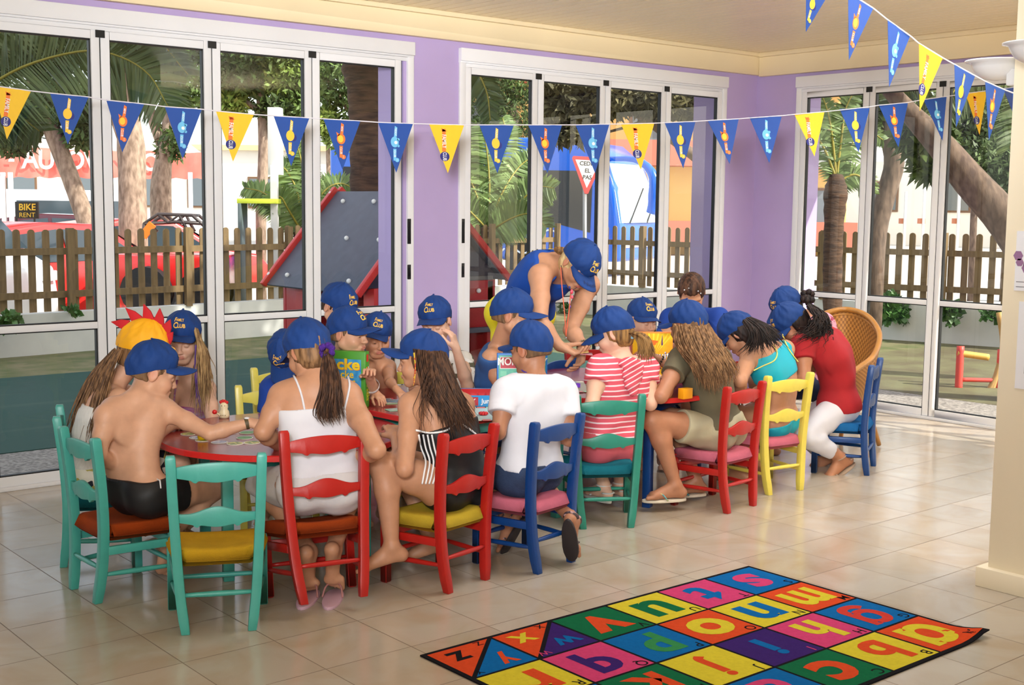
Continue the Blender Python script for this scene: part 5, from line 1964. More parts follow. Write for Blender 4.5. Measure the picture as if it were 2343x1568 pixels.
        def region(c, r, h, excl):
            nonlocal n0
            v, f = surf_nets(body_f, c - r - 3 * h, c + r + 3 * h, h)
            if len(v) == 0:
                return
            ok = np.linalg.norm(v - c, axis=1) < r + 1.2 * h
            for cc, r2 in excl:
                ok &= np.linalg.norm(v - cc, axis=1) > r2 - 1.2 * h
            f = f[ok[f].all(1)]
            V.append(v)
            F.append(f + n0)
            n0 += len(v)
        region(balls[0][0], balls[0][1], 0.0028, [])
        for i in (1, 2):
            region(balls[i][0], balls[i][1], 0.0030, balls[:i])
        lo = np.min([prim_box(p)[0] for p in P], axis=0) - 0.02
        hi = np.max([prim_box(p)[1] for p in P], axis=0) + 0.02
        v, f = surf_nets(body_f, lo, hi, 0.0062)
        ok = np.ones(len(v), bool)
        for cc, r2 in balls:
            ok &= np.linalg.norm(v - cc, axis=1) > r2 - 0.006
        f = f[ok[f].all(1)]
        V.append(v)
        F.append(f + n0)
        V, F = np.concatenate(V), np.concatenate(F)
        used = np.zeros(len(V), bool)
        used[F.ravel()] = True
        mp_ = np.cumsum(used) - 1
        V, F = V[used], mp_[F]
        col = np.tile(np.array(lin(skin)), (len(V), 1))

        def blush(c, r, colr, w_):
            nonlocal col
            d_ = np.linalg.norm(V - c, axis=1) / r
            k = np.clip(1.25 - d_, 0, 1)[:, None] * w_
            col = col * (1 - k) + np.array(lin(colr)) * k
        HR, hc = self.HR, J['hd']
        hp = lambda x, y, z: hc + (HR[0] * x + HR[1] * y + HR[2] * z) * hs
        self.hp = hp
        red = tuple(int(a * b_) for a, b_ in zip(skin, (1.0, 0.76, 0.74)))
        for sx in (-1, 1):
            blush(hp(sx * 0.040, 0.062, -0.026), 0.026 * hs, red, 0.35)
            blush(hp(sx * 0.074, -0.012, -0.004), 0.03 * hs, red, 0.45)
        for x in (-0.011, 0, 0.011):
            blush(hp(x, 0.094, -0.055), 0.0085 * hs, lip, 0.8)
            blush(hp(x, 0.092, -0.0625), 0.0085 * hs, lip, 0.8)
        blush(hp(0, 0.105, -0.026), 0.014 * hs, red, 0.3)
        for side in 'LR':
            blush(J['e' + side], 0.03 * s, red, 0.25)
            blush(J['k' + side], 0.04 * s, red, 0.2)
            blush(self.hc[side] + (J['w' + side] - self.hc[side]) * -0.8, 0.035 * s, red, 0.3)
        ms = mat('skin', (200, 150, 120), 0.5, attr='tone', var=0.08, vscale=30, bump=0.03, bscale=160, sss=0.06, spec=0.4)
        self.o = np_mesh('person', V, F, ms, None, base, col)
        self.o.location = base
        tag(self.o, label, 'person')
        # ---- eyes, brows
        for sx in (-1, 1):
            b_ = MB()
            c = hp(sx * 0.0305, 0.0735, 0.0)
            b_.ball(c - base, 0.0122 * hs, M_EYEW, n=14)
            fw = unit(HR[1] * 1 - HR[2] * 0.45)
            b_.lathe([(0.0001, 0.0127 * hs), (0.0035 * hs, 0.0124 * hs), (0.0060 * hs, 0.0112 * hs), (0.0060 * hs, 0.0098 * hs)], c - base, 14, M_IRIS, axis=fw)
            b_.build('eye', parent=self.o, smooth=True)
            b_ = MB()
            pts = [hp(sx * (0.0305 + 0.0125 * math.sin(t)), 0.0735 + 0.0128 * math.cos(t) * 0.98, -0.0025 - 0.003 * math.sin(t) ** 2) - base for t in np.linspace(-1.1, 1.1, 9)]
            b_.tube(pts, [0.0004] + [0.0011] * 7 + [0.0004], 5, M_LASH)
            b_.build('eyelash', parent=self.o, smooth=True)
            b_ = MB()
            mb2 = mat('brow_%d_%d_%d' % brow, brow, 0.8)
            pts = [hp(sx * (0.014 + 0.034 * u), 0.0905 - 0.013 * u * u, 0.0185 + 0.007 * math.sin(u * 2.6)) - base for u in np.linspace(0, 1, 8)]
            b_.tube(pts, [0.0012, 0.0024, 0.0027, 0.0026, 0.0024, 0.002, 0.0014, 0.0006], 6, mb2, flat=0.5)
            b_.build('eyebrow', parent=self.o, smooth=True)

    @staticmethod
    def hframe(g, roll):
        f = unit(np.array(g, float))
        r = unit(np.cross(f, UP))
        u = np.cross(r, f)
        c, s = math.cos(roll), math.sin(roll)
        return (r * c + u * s, f, u * c - r * s)

    def hand(self, P, w_, d_, n, q, curl, s, side):
        d_ = unit(d_)
        n = unit(n - d_ * (n @ d_))
        x = np.cross(d_, n) * q * -1.0    # towards the thumb
        k = 0.92 * s
        kn0 = w_ + d_ * 0.078 * k
        P.append(C_(w_, w_ + d_ * 0.03 * k, 0.0205 * s, 0.019 * s, k=0.01, tag='hand' + side))
        Lf = (0.060, 0.068, 0.063, 0.050)
        for i, xx in enumerate((0.026, 0.009, -0.009, -0.025)):
            kp = w_ + (d_ * (0.080 - 0.004 * abs(i - 1)) + x * xx) * k
            P.append(C_(w_ + x * xx * 0.45 * k + d_ * 0.012, kp, 0.0125 * k, 0.0105 * k, k=0.010, tag='hand' + side))
            dd, p = d_, kp
            a = 0.25 + curl * (0.5 + 0.12 * i)
            for j, (f_, r) in enumerate(((0.44, 0.0083), (0.31, 0.0074), (0.25, 0.0066))):
                ang = a * (0.75, 1.15, 0.9)[j]
                dd = unit(dd * math.cos(ang) + n * math.sin(ang))
                n2 = unit(n - dd * (n @ dd))
                p2 = p + (dd + x * xx * 1.5) * Lf[i] * f_ * k
                P.append(C_(p, p2, r * k, r * 0.93 * k, k=0.0022, tag='finger'))
                p = p2
                n = n2 if False else n
        t0 = w_ + (d_ * 0.02 + x * 0.018 + n * 0.006) * k
        t1 = t0 + (d_ * 0.026 + x * 0.022 + n * 0.012) * k
        t2 = t1 + (d_ * 0.028 + x * 0.006 + n * (0.010 + 0.01 * curl)) * k
        t3 = t2 + (d_ * 0.022 - x * 0.004 * curl + n * 0.010) * k
        P.append(C_(t0, t1, 0.0135 * k, 0.0105 * k, k=0.010, tag='hand' + side))
        P.append(C_(t1, t2, 0.0098 * k, 0.0088 * k, k=0.003, tag='finger'))
        P.append(C_(t2, t3, 0.0088 * k, 0.0076 * k, k=0.003, tag='finger'))
        if not hasattr(self, 'hc'):
            self.hc = {}
        self.hc[side] = w_ + d_ * 0.075 * k + n * 0.01

    def foot(self, P, an, f, q, s, side):
        f = unit(np.array(f, float) * (1, 1, 1))
        side_v = unit(np.cross(f, UP))
        dn = unit(np.cross(side_v, f)) * -1
        heel = an - f * 0.030 * s + dn * 0.040 * s
        ball = an + f * 0.105 * s + dn * 0.050 * s
        P.append(C_(an, heel, 0.027 * s, 0.024 * s, k=0.012, tag='foot' + side))
        P.append(C_(an + dn * 0.01, ball, 0.028 * s, 0.017 * s, k=0.02, tag='foot' + side))
        P.append(C_(heel, ball - side_v * 0.015 * s, 0.022 * s, 0.016 * s, k=0.02, tag='foot' + side))
        P.append(C_(ball - side_v * 0.022 * s, ball + side_v * 0.022 * s, 0.015 * s, 0.015 * s, k=0.015, tag='foot' + side))
        for i in range(5):
            o = (-0.027 + 0.0125 * i) * s * q * -1
            L = (0.030, 0.030, 0.026, 0.022, 0.018)[i] if True else 0
            st = ball - side_v * -o
            P.append(C_(st + f * 0.004 * s + dn * 0.004 * s, st + f * (L + (0.006 if i == 0 else 0)) * s + dn * 0.007 * s, (0.0105 if i == 0 else 0.0078) * s, (0.010 if i == 0 else 0.0072) * s, k=0.003, tag='foot' + side))
        self.__dict__.setdefault('ft', {})[side] = (heel, ball, f, side_v, dn)

    def head(self, P, c, HR, h, eyes):
        X, Y, Z = HR
        R_ = np.stack(HR, 1)
        hp = lambda x, y, z: c + (X * x + Y * y + Z * z) * h
        A = P.append
        A(E_l(hp(0, -0.012, 0.026), R_, np.array((0.073, 0.090, 0.080)) * h, k=0.02, tag='head'))
        A(E_l(hp(0, 0.030, -0.028), R_, np.array((0.058, 0.058, 0.066)) * h, k=0.03, tag='head'))
        A(C_(hp(-0.013, 0.066, -0.084), hp(0.013, 0.066, -0.084), 0.017 * h, k=0.022, tag='head'))
        for sx in (-1, 1):
            A(C_(hp(sx * 0.052, 0.002, -0.05), hp(sx * 0.016, 0.062, -0.084), 0.018 * h, 0.014 * h, k=0.03, tag='head'))
            A(E_l(hp(sx * 0.036, 0.056, -0.032), R_, np.array((0.027, 0.028, 0.027)) * h, k=0.022, tag='head'))
            A(C_(hp(sx * 0.012, 0.082, 0.019), hp(sx * 0.048, 0.066, 0.017), 0.011 * h, 0.010 * h, k=0.015, tag='head'))
            A(E_l(hp(sx * 0.031, 0.098, -0.001), R_, np.array((0.018, 0.016, 0.012)) * h, k=0.016, tag='head', sub=True))
            A(dict(t='c', a=hp(sx * 0.0305, 0.0735, 0.0005), b=hp(sx * 0.0305, 0.0736, 0.0005), ra=0.0138 * h, rb=0.0138 * h, k=0.004, tag='head'))
            if eyes > 0:
                A(C_(hp(sx * 0.0225, 0.0885, -0.0035), hp(sx * 0.0385, 0.0875, -0.0035), 0.0052 * eyes * h + 0.0006, k=0.001, tag='head', sub=True))
            # ear
            ex = unit(X * sx + Y * -0.35)
            ER = np.stack([ex, unit(np.cross(Z, ex)), Z], 1)
            A(E_l(hp(sx * 0.075, -0.010, -0.004), ER, np.array((0.0085, 0.019, 0.030)) * h, k=0.006, tag='ear'))
            A(E_l(hp(sx * 0.086, -0.007, 0.001), ER, np.array((0.0055, 0.011, 0.018)) * h, k=0.006, tag='ear', sub=True))
            A(E_l(hp(sx * 0.072, 0.002, -0.006), R_, np.array((0.007, 0.006, 0.008)) * h, k=0.006, tag='ear'))
            A(E_l(hp(sx * 0.010, 0.097, -0.031), R_, np.array((0.0075, 0.008, 0.0068)) * h, k=0.005, tag='head'))
        A(C_(hp(0, 0.084, 0.010), hp(0, 0.101, -0.022), 0.0072 * h, 0.0088 * h, k=0.012, tag='head'))
        A(E_l(hp(0, 0.104, -0.027), R_, np.array((0.0098, 0.0098, 0.0088)) * h, k=0.006, tag='head'))
        A(C_(hp(-0.016, 0.082, -0.058), hp(0.016, 0.082, -0.058), 0.011 * h, k=0.012, tag='head'))
        for x in (-1, 1):
            A(E_l(hp(x * 0.008, 0.0935, -0.0545), R_, np.array((0.012, 0.0055, 0.0042)) * h, k=0.003, tag='lip'))
        A(E_l(hp(0, 0.0925, -0.0632), R_, np.array((0.0155, 0.0058, 0.0046)) * h, k=0.003, tag='lip'))
        A(C_(hp(-0.019, 0.096, -0.0588), hp(0.019, 0.096, -0.0588), 0.0012 * h, k=0.002, tag='lip', sub=True))

    # ---------------------------------------------------------- clothes
    def garment(self, name, m, parts, h=0.0055, noise=0.0022, ns=38.0, k=0.012, seed=0, extra=None):
        """parts: list of (tags, inflate, [(point, normal)...] kept where (X - point) . normal < 0, [(centre, radius) cut out])"""
        rg = np.random.default_rng(seed + 11)
        ph = rg.random((5, 1)) * 6.28
        dirs = rg.normal(size=(5, 3))
        dirs /= np.linalg.norm(dirs, axis=1)[:, None]
        groups = []
        for tags, inf, cuts, balls, *kp in parts:
            pr = [p for p in self.P if p['tag'] in tags and not p.get('sub')]
            if extra:
                pr = pr + [p for p in extra if p['tag'] in tags]
            groups.append((pr, inf, cuts, balls, kp))

        def f(X):
            d = np.full(len(X), 1.0)
            for pr, inf, cuts, balls, kp in groups:
                e = sdf_eval(pr, X, inf)
                for c, r in kp:
                    e = np.maximum(e, np.linalg.norm(X - c, axis=1) - r)
                for p, n in cuts:
                    e = np.maximum(e, (X - p) @ unit(n))
                for c, r in balls:
                    e = np.maximum(e, r - np.linalg.norm(X - c, axis=1))
                hh = np.maximum(k - np.abs(d - e), 0) / k
                d = np.minimum(d, e) - hh * hh * k * 0.25
            if noise:
                w_ = 0
                for q in range(5):
                    w_ = w_ + np.sin((X @ dirs[q]) * ns * (0.7 + 0.35 * q) + ph[q])
                d = d - noise * (w_ / 2.2)
            return d
        allp = [p for g in groups for p in g[0]]
        lo = np.min([prim_box(p)[0] for p in allp], axis=0) - 0.035
        hi = np.max([prim_box(p)[1] for p in allp], axis=0) + 0.035
        v, fc = surf_nets(f, lo, hi, h)
        return np_mesh(name, v, fc, m, self.o, self.base)

    def sp_at(self, t):
        p = np.array([np.interp(t * 20, range(21), self.spine[:, k]) for k in range(3)])
        return p + (self.sp * (t - 1) * 0.4 * self.s if t > 1 else 0)

    def tee(self, m, hem=0.02, neck=1.02, sleeve=0.55, inf=0.011, name='t_shirt', neck_n=None, **kw):
        J, sp = self.J, self.sp
        nn = unit(sp + (self.chF * (neck_n if neck_n is not None else 0.15)))
        lowdir = -unit(self.sp_at(0.12) - self.sp_at(0.0))
        parts = [(('torso',), inf, [(self.sp_at(neck) - sp * 0.0, nn), (self.sp_at(hem) - 0.0 * sp, lowdir)], [])]
        for q in 'LR':
            if sleeve > 0:
                sh, el = J['s' + q], J['e' + q]
                parts.append((('ua' + q,), inf + 0.006, [(sh + (el - sh) * sleeve, el - sh), (self.sp_at(neck), nn)], []))
                parts.append((('torso', 'ua' + q, 'neck'), inf, [(sh + (el - sh) * sleeve, el - sh)], [], (sh, 0.088 * self.s)))
        return self.garment(name, m, parts, **kw)

    def tank(self, m, hem=0.0, neck=0.86, inf=0.006, name='tank_top', arm=0.058, straps=None, neck_n=0.0, **kw):
        J, sp = self.J, self.sp
        lowdir = -unit(self.sp_at(0.12) - self.sp_at(0.0))
        nn = unit(sp + self.chF * neck_n)
        cuts = [(self.sp_at(neck), nn), (self.sp_at(hem), lowdir)]
        return self.garment(name, m, [(('torso',), inf, cuts, [(J['sL'] - sp * 0.015, arm * self.s), (J['sR'] - sp * 0.015, arm * self.s)])], **kw)

    def strap(self, m, pts, r=0.0045, name='strap', n=22, flat=0.45, lift=0.002):
        """strap laid on the skin: every point is pushed onto the body surface"""
        Q = bez(pts, n)
        ray = Q - CAM_C
        ray /= np.linalg.norm(ray, axis=1)[:, None]
        Q0 = Q.copy()
        Q = Q - ray * 0.25
        tr = np.zeros(n)
        for _ in range(60):
            d = np.minimum(sdf_eval(self.P, Q), 0.03) - lift
            st = np.where(np.abs(d) < 2e-4, 0, d * 0.9)
            st = np.where(tr + st > 0.6, 0, st)
            tr += st
            Q = Q + ray * st[:, None]
        bad = tr > 0.58
        if bad.any() and not bad.all():
            ok = np.nonzero(~bad)[0]
            for i in np.nonzero(bad)[0]:
                Q[i] = Q0[i] + ray[i] * ((Q[ok] - Q0[ok]) @ ray[i]).mean()
        b_ = MB()
        b_.tube(Q - self.base, r, 8, m)
        return b_.build(name, parent=self.o, smooth=True)

    def shorts(self, m, leg=0.6, waist=0.12, inf=0.012, name='shorts', **kw):
        J = self.J
        parts = [(('torso',), inf, [(self.sp_at(waist), self.sp)], [])]
        for q in 'LR':
            a, b_ = J['h' + q], J['k' + q]
            if leg <= 1:
                parts.append((('th' + q,), inf, [(a + (b_ - a) * leg, b_ - a)], []))
            else:
                parts.append((('th' + q,), inf, [], []))
                c = J['a' + q]
                parts.append((('sh' + q,), inf, [(b_ + (c - b_) * (leg - 1), c - b_)], []))
        return self.garment(name, m, parts, **kw)

    def skirt(self, m, name='skirt', leg=0.85, waist=0.14, **kw):
        J = self.J
        s = self.s
        ex = [C_(J['hL'], J['hR'], 0.08 * s, tag='sk'), C_(J['kL'] * 0.8 + J['hL'] * 0.2, J['kR'] * 0.8 + J['hR'] * 0.2, 0.055 * s, tag='sk', k=0.05),
              C_((J['hL'] + J['hR']) / 2, (J['kL'] + J['kR']) / 2 * leg + (J['hL'] + J['hR']) / 2 * (1 - leg), 0.085 * s, 0.06 * s, k=0.05, tag='sk')]
        parts = [(('torso',), 0.01, [(self.sp_at(waist), self.sp)], []), (('thL', 'thR', 'sk'), 0.014, [((J['kL'] + J['kR']) / 2 * leg + self.J['pel'] * (1 - leg), self.hipF)], [])]
        return self.garment(name, m, parts, extra=ex, **kw)

    def short_hair(self, m, low=-0.040, front=0.03, inf=0.0025, name='hair', h=0.004):
        hp, HR, hs, c = self.hp, self.HR, self.hs, self.J['hd']
        R_ = np.stack(HR, 1)
        pr = [E_l(hp(0, -0.014, 0.024), R_, np.array((0.074, 0.091, 0.081)) * hs, k=0.02), E_l(hp(0, -0.035, -0.025), R_, np.array((0.060, 0.058, 0.052)) * hs, k=0.03)]

        def f(X):
            d = sdf_eval(pr, X, inf)
            q = (X - c) @ R_ / hs
            x, y, z = q[:, 0], q[:, 1], q[:, 2]
            zl = np.where(y > 0.0, 0.030 + (y > front) * 0.02, low + np.clip((y + 0.02) * 3, -0.0, 0.055))
            # sideburns in front of the ear
            zl = np.where((y > 0.008) & (y < front), -0.005, zl)
            d = np.maximum(d, (zl - z) * hs)
            d = np.maximum(d, 0.024 * hs - np.linalg.norm((X - hp(0.082, -0.012, -0.012)) * 0.9, axis=1))
            d = np.maximum(d, 0.024 * hs - np.linalg.norm((X - hp(-0.082, -0.012, -0.012)) * 0.9, axis=1))
            d = np.maximum(d, (z - 0.030) * hs)
            w_ = np.sin(q @ np.array([300, 90, 60.])) + np.sin(q @ np.array([-120, 260, 80.]))
            return d - 0.0008 * w_
        v, fc = surf_nets(f, c - 0.13 * hs, c + 0.13 * hs, h)
        return np_mesh(name, v, fc, m, self.o, self.base)

    def hair_shell(self, m, inf=0.010, face=0.035, low=-0.06, name='hair', h=0.005, extra=None, top=0.028):
        """smooth mass of long hair over the skull, open at the face"""
        hp, HR, hs, c = self.hp, self.HR, self.hs, self.J['hd']
        R_ = np.stack(HR, 1)
        pr = [E_l(hp(0, -0.014, 0.024), R_, np.array((0.075, 0.090, 0.081)) * hs, k=0.02), E_l(hp(0, -0.03, -0.03), R_, np.array((0.070, 0.060, 0.060)) * hs, k=0.03)]
        if extra:
            pr += extra

        def f(X):
            d = sdf_eval(pr, X, inf)
            q = (X - c) @ R_ / hs
            x, y, z = q[:, 0], q[:, 1], q[:, 2]
            d = np.maximum(d, np.minimum((y - face) * hs, (0.055 - z) * hs))
            d = np.maximum(d, (z - top) * hs)
            w_ = np.sin(q @ np.array([240, 240, 20.])) + 0.7 * np.sin(q @ np.array([-300, 160, 40.]))
            return d - 0.0014 * w_
        lo = np.min([prim_box(p)[0] for p in pr], axis=0) - 0.03
        hi = np.max([prim_box(p)[1] for p in pr], axis=0) + 0.03
        v, fc = surf_nets(f, lo, hi, h)
        return np_mesh(name, v, fc, m, self.o, self.base)

    def cap(self, pitch=0.0, yaw=0.0, roll=0.0, up=0.0, back=0.0, m=None, text=True, ink=None, size=1.0, ht=1.0, brim=1.0, curve=1.0, name='cap', extra=None, seed=0, droop=0.0):
        """baseball cap: pitch > 0 tips the peak down"""
        m = m or M_CAP
        rg = np.random.default_rng(seed)
        pitch -= 0.22
        X, Y, Z = self.HR
        k = self.hs * size
        cy, sy = math.cos(yaw), math.sin(yaw)
        X1, Y1 = X * cy + Y * sy, Y * cy - X * sy
        cp, sp_ = math.cos(-pitch), math.sin(-pitch)
        Y2, Z2 = Y1 * cp + Z * sp_, Z * cp - Y1 * sp_
        cr, sr = math.cos(roll), math.sin(roll)
        X2, Z3 = X1 * cr + Z2 * sr, Z2 * cr - X1 * sr
        org = self.J['hd'] + Z * (0.020 + up) * self.hs - Y * (0.008 + back) * self.hs - self.base
        W = lambda x, y, z: org + (X2 * x + Y2 * y + Z3 * z) * k
        rx, ry, H = 0.0850, 0.1030, 0.116 * ht
        NT, NP = 84, 22
        ph = rg.random(4) * 6.28

        def crown(th, v, off=0.0):
            """th: 0 = front; v: 0 rim .. 1 top"""
            e = 0.62 if math.cos(th) > 0 else 0.5
            r = max(0.0, 1 - v ** 2.6) ** e
            seam = 0.0012 * math.cos(6 * th) ** 8
            wr = 0.0028 * math.sin(5 * th + ph[0] + 5 * v) + 0.0022 * math.sin(11 * th + ph[1] - 8 * v) + 0.0012 * math.sin(19 * th + ph[2] + 14 * v)
            ga = 0.002 * math.sin(24 * th) * max(0, -math.cos(th) - 0.3) * (1 - v)     # gathers at the back
            fr = max(0, math.cos(th)) ** 2
            z = H * (v * (1.0 + 0.05 * fr) - 0.02 * (1 - math.cos(th)) * (1 - v)) - 0.022 * max(0, -math.cos(th)) * (1 - v)
            bulge = 1 + 0.06 * math.sin(math.pi * min(1, v * 1.25)) + 0.03 * fr * v
            R1 = (r * bulge) + (seam + wr * (0.4 + v) + ga) / 0.09 * (0.25 + 0.75 * r)
            return W((rx * R1 + off) * math.sin(th), (ry * R1 + off) * math.cos(th), z)
        b_ = MB()
        vs = []
        for i in range(NP + 1):
            v = (i / NP) ** 0.85
            for j in range(NT):
                vs.append(crown(2 * math.pi * j / NT, min(v, 0.9995)))
        fs = [(i * NT + j, i * NT + (j + 1) % NT, (i + 1) * NT + (j + 1) % NT, (i + 1) * NT + j) for i in range(NP) for j in range(NT)]
        b_.add(vs, fs, m)
        # turned-in sweat band
        vs = [crown(2 * math.pi * j / NT, 0.0) for j in range(NT)] + [crown(2 * math.pi * j / NT, 0.0, -0.003) for j in range(NT)] + [crown(2 * math.pi * j / NT, 0.12, -0.005) for j in range(NT)]
        fs = [(i * NT + (j + 1) % NT, i * NT + j, (i + 1) * NT + j, (i + 1) * NT + (j + 1) % NT) for i in range(2) for j in range(NT)]
        b_.add(vs, fs, mat('cap_lining', (214, 218, 226), 0.8))
        b_.ball(crown(0, 1.0) - Z3 * 0.002, 0.006 * k, m, n=8, sq=(1, 1, 0.6))
        cap = b_.build(name, parent=self.o, smooth=True)
        if m is not M_CAP:
            NB = 20
        # peak
        NB, NV = 22, 9
        BL = 0.082 * brim
        vs = []
        for side in (0, 1):
            for i in range(NB + 1):
                u = -1 + 2 * i / NB
                th = u * 1.12
                for j in range(NV + 1):
                    v = j / NV
                    e = BL * (1 - abs(u) ** 2.6) ** 0.6
                    px = (rx * 1.0 + 0.0) * math.sin(th) * (1 + 0.10 * v * (1 - abs(u)))
                    py = ry * math.cos(th) + e * v
                    pz = -0.001 - (0.034 * curve) * (u * u) * v * (1 - abs(u) ** 2.6) ** 0.5 - (0.010 + droop) * v * v * (1 - 0.3 * abs(u)) - 0.006 * v - (0.0026 if side else 0.0)
                    vs.append(W(px, py, pz))
        N = (NB + 1) * (NV + 1)
        fs = []
        for i in range(NB):
            for j in range(NV):
                a = i * (NV + 1) + j
                fs.append((a, a + NV + 1, a + NV + 2, a + 1))
                fs.append((N + a, N + a + 1, N + a + NV + 2, N + a + NV + 1))
        edge = [j for j in range(NV + 1)][::-1] + []
        for i in range(NB):
            a = i * (NV + 1) + NV
            fs.append((a, a + NV + 1, N + a + NV + 1, N + a))
        b2 = MB()
        b2.add(vs, fs, m)
        peak = b2.build('cap_peak', parent=cap, smooth=True, fixn=True)
        if text:
            b3 = MB()

            def on(u, v):
                th = -u / 0.095
                vv = 0.36 + v / H
                c = crown(th, max(0.02, min(0.97, vv)))
                return c + unit(X2 * math.sin(th) + Y2 * math.cos(th) + Z3 * 0.15) * 0.0022
            b3.text('F', lambda u, v: on(u - 0.024, v + 0.023), 0.024, M_EMB, bold=0.02, w=1.0)
            b3.text('AMILY', lambda u, v: on(u + 0.004, v + 0.024), 0.0165, M_EMB, bold=0.02, w=0.98)
            b3.text('C', lambda u, v: on(u - 0.017, v - 0.006), 0.036, M_EMB, bold=0.025, w=0.95)
            b3.text('LUB', lambda u, v: on(u + 0.013, v - 0.004), 0.024, M_EMB, bold=0.03, w=0.95)
            b3.build('embroidered_words', parent=cap)
        if ink:
            b3 = MB()

            def onp(u, v):
                t = (v + 0.5) * 0.8 + 0.12
                th = -u / 0.085 * 0.95
                e = BL * (1 - abs(th / 1.12) ** 2.6) ** 0.6
                return W(rx * math.sin(th) * (1 + 0.1 * t), ry * math.cos(th) + e * t, 0.0016 - (0.034 * curve) * (th / 1.12) ** 2 * t - (0.010 + droop) * t * t * (1 - 0.3 * abs(th / 1.12)) - 0.006 * t)
            b3.text(ink, lambda u, v: onp(u, -v / 0.08 * 1.0 + 0.25), 0.034, M_INK, bold=0.0, w=1.0)
            b3.build('marker_writing', parent=cap)
        self.capW = W
        return cap

    def sandal(self, q, m, kind='flipflop', m2=None, flat=None):
        heel, ball, f, sv, dn = self.ft[q]
        s = self.s
        if flat is not None:
            f = unit(flat * (1, 1, 0))
            sv = unit(np.cross(f, UP))
            dn = -UP
            tip = ball + self.ft[q][2] * 0.02 * s
            ball = np.array([tip[0], tip[1], 0.034 * s])
            heel = ball - f * 0.14 * s
        n = 20
        out = []
        for i in range(n):
            t = 2 * math.pi * i / n
            y = math.cos(t)
            w_ = 0.034 + 0.010 * max(0, y)
            out.append((w_ * math.sin(t) * s, y * 0.108 * s))
        c = (heel + ball) / 2 + f * 0.014 * s + dn * 0.023 * s
        b_ = MB()
        b_.prism(out, lambda u, v, w_: c + sv * u + f * v + dn * w_ - self.base, 0.0, 0.014, m)
        o = b_.build('flip_flop' if kind == 'flipflop' else 'sandal', parent=self.o, fixn=True, bevel=0.003)
        m2 = m2 or m
        b_ = MB()
        an = self.J['a' + q]
        if kind == 'flipflop':
            tp = ball + f * 0.012 * s - dn * 0.012 * s
            for sx in (-1, 1):
                pts = [tp - dn * -0.02 * s, tp, ball - f * 0.03 * s + sv * sx * 0.026 * s - dn * 0.012 * s, ball - f * 0.06 * s + sv * sx * 0.036 * s + dn * 0.02 * s]
                b_.tube(bez(pts, 12) - self.base, 0.0038, 6, m2)
        else:
            for a_, h_ in ((0.01, 0.026), (-0.035, 0.032)):
                pts = [ball + f * a_ * s + sv * sx * 0.034 * s * (1 if abs(sx) == 1 else abs(sx)) - dn * (h_ * (1 - abs(sx)) - 0.01) * s for sx in np.linspace(-1, 1, 7)]
                b_.tube(np.array(pts) - self.base, 0.008, 6, m2, flat=0.4)
            pts = [an + (f * 0.03 * math.cos(t) + sv * 0.034 * math.sin(t)) * s + dn * 0.0 for t in np.linspace(0, 6.28, 16)]
            b_.tube(np.array(pts) - self.base, 0.007, 6, m2, flat=0.5)
            pts = [heel + (-f * 0.026 * math.cos(t) + sv * 0.028 * math.sin(t)) * s - dn * 0.01 for t in np.linspace(-1.6, 1.6, 9)]
            b_.tube(np.array(pts) - self.base, 0.010, 6, m2, flat=0.4)
        b_.build('sandal_strap', parent=o, smooth=True)
        return o


def sh_line(c7, R, s=1.0, w=0.135, drop=0.02, dL=(0, 0, 0), dR=(0, 0, 0)):
    """shoulder joints from the neck base and the person's right-hand direction"""
    R = unit(R)
    c7 = np.array(c7)
    return dict(sR=c7 + R * w * s - UP * drop + np.array(dR), sL=c7 - R * w * s - UP * drop + np.array(dL))
HB = hair_mat('brown', (96, 68, 44), (150, 112, 76))
HD = hair_mat('dark_brown', (52, 34, 26), (92, 62, 44))
HBL = hair_mat('blond', (178, 146, 100), (120, 92, 62))
HK = hair_mat('black', (26, 20, 20), (52, 38, 34))
HS = hair_mat('short_brown', (124, 94, 66), (92, 68, 48))
HLB = hair_mat('light_blond', (214, 190, 140), (170, 140, 96))
HGB = hair_mat('golden_brown', (150, 112, 66), (94, 66, 40))


def guides(*g):
    return [[at(*p) for p in q] for q in g]


def V(a=0, b=0, c=0):
    """direction: a to the right of the photo, b away from the camera, c up"""
    return RT * a + FW * b + UP * c


SK1, SK2, SK3, SK4 = (210, 160, 130), (192, 140, 108), (220, 176, 150), (176, 122, 92)


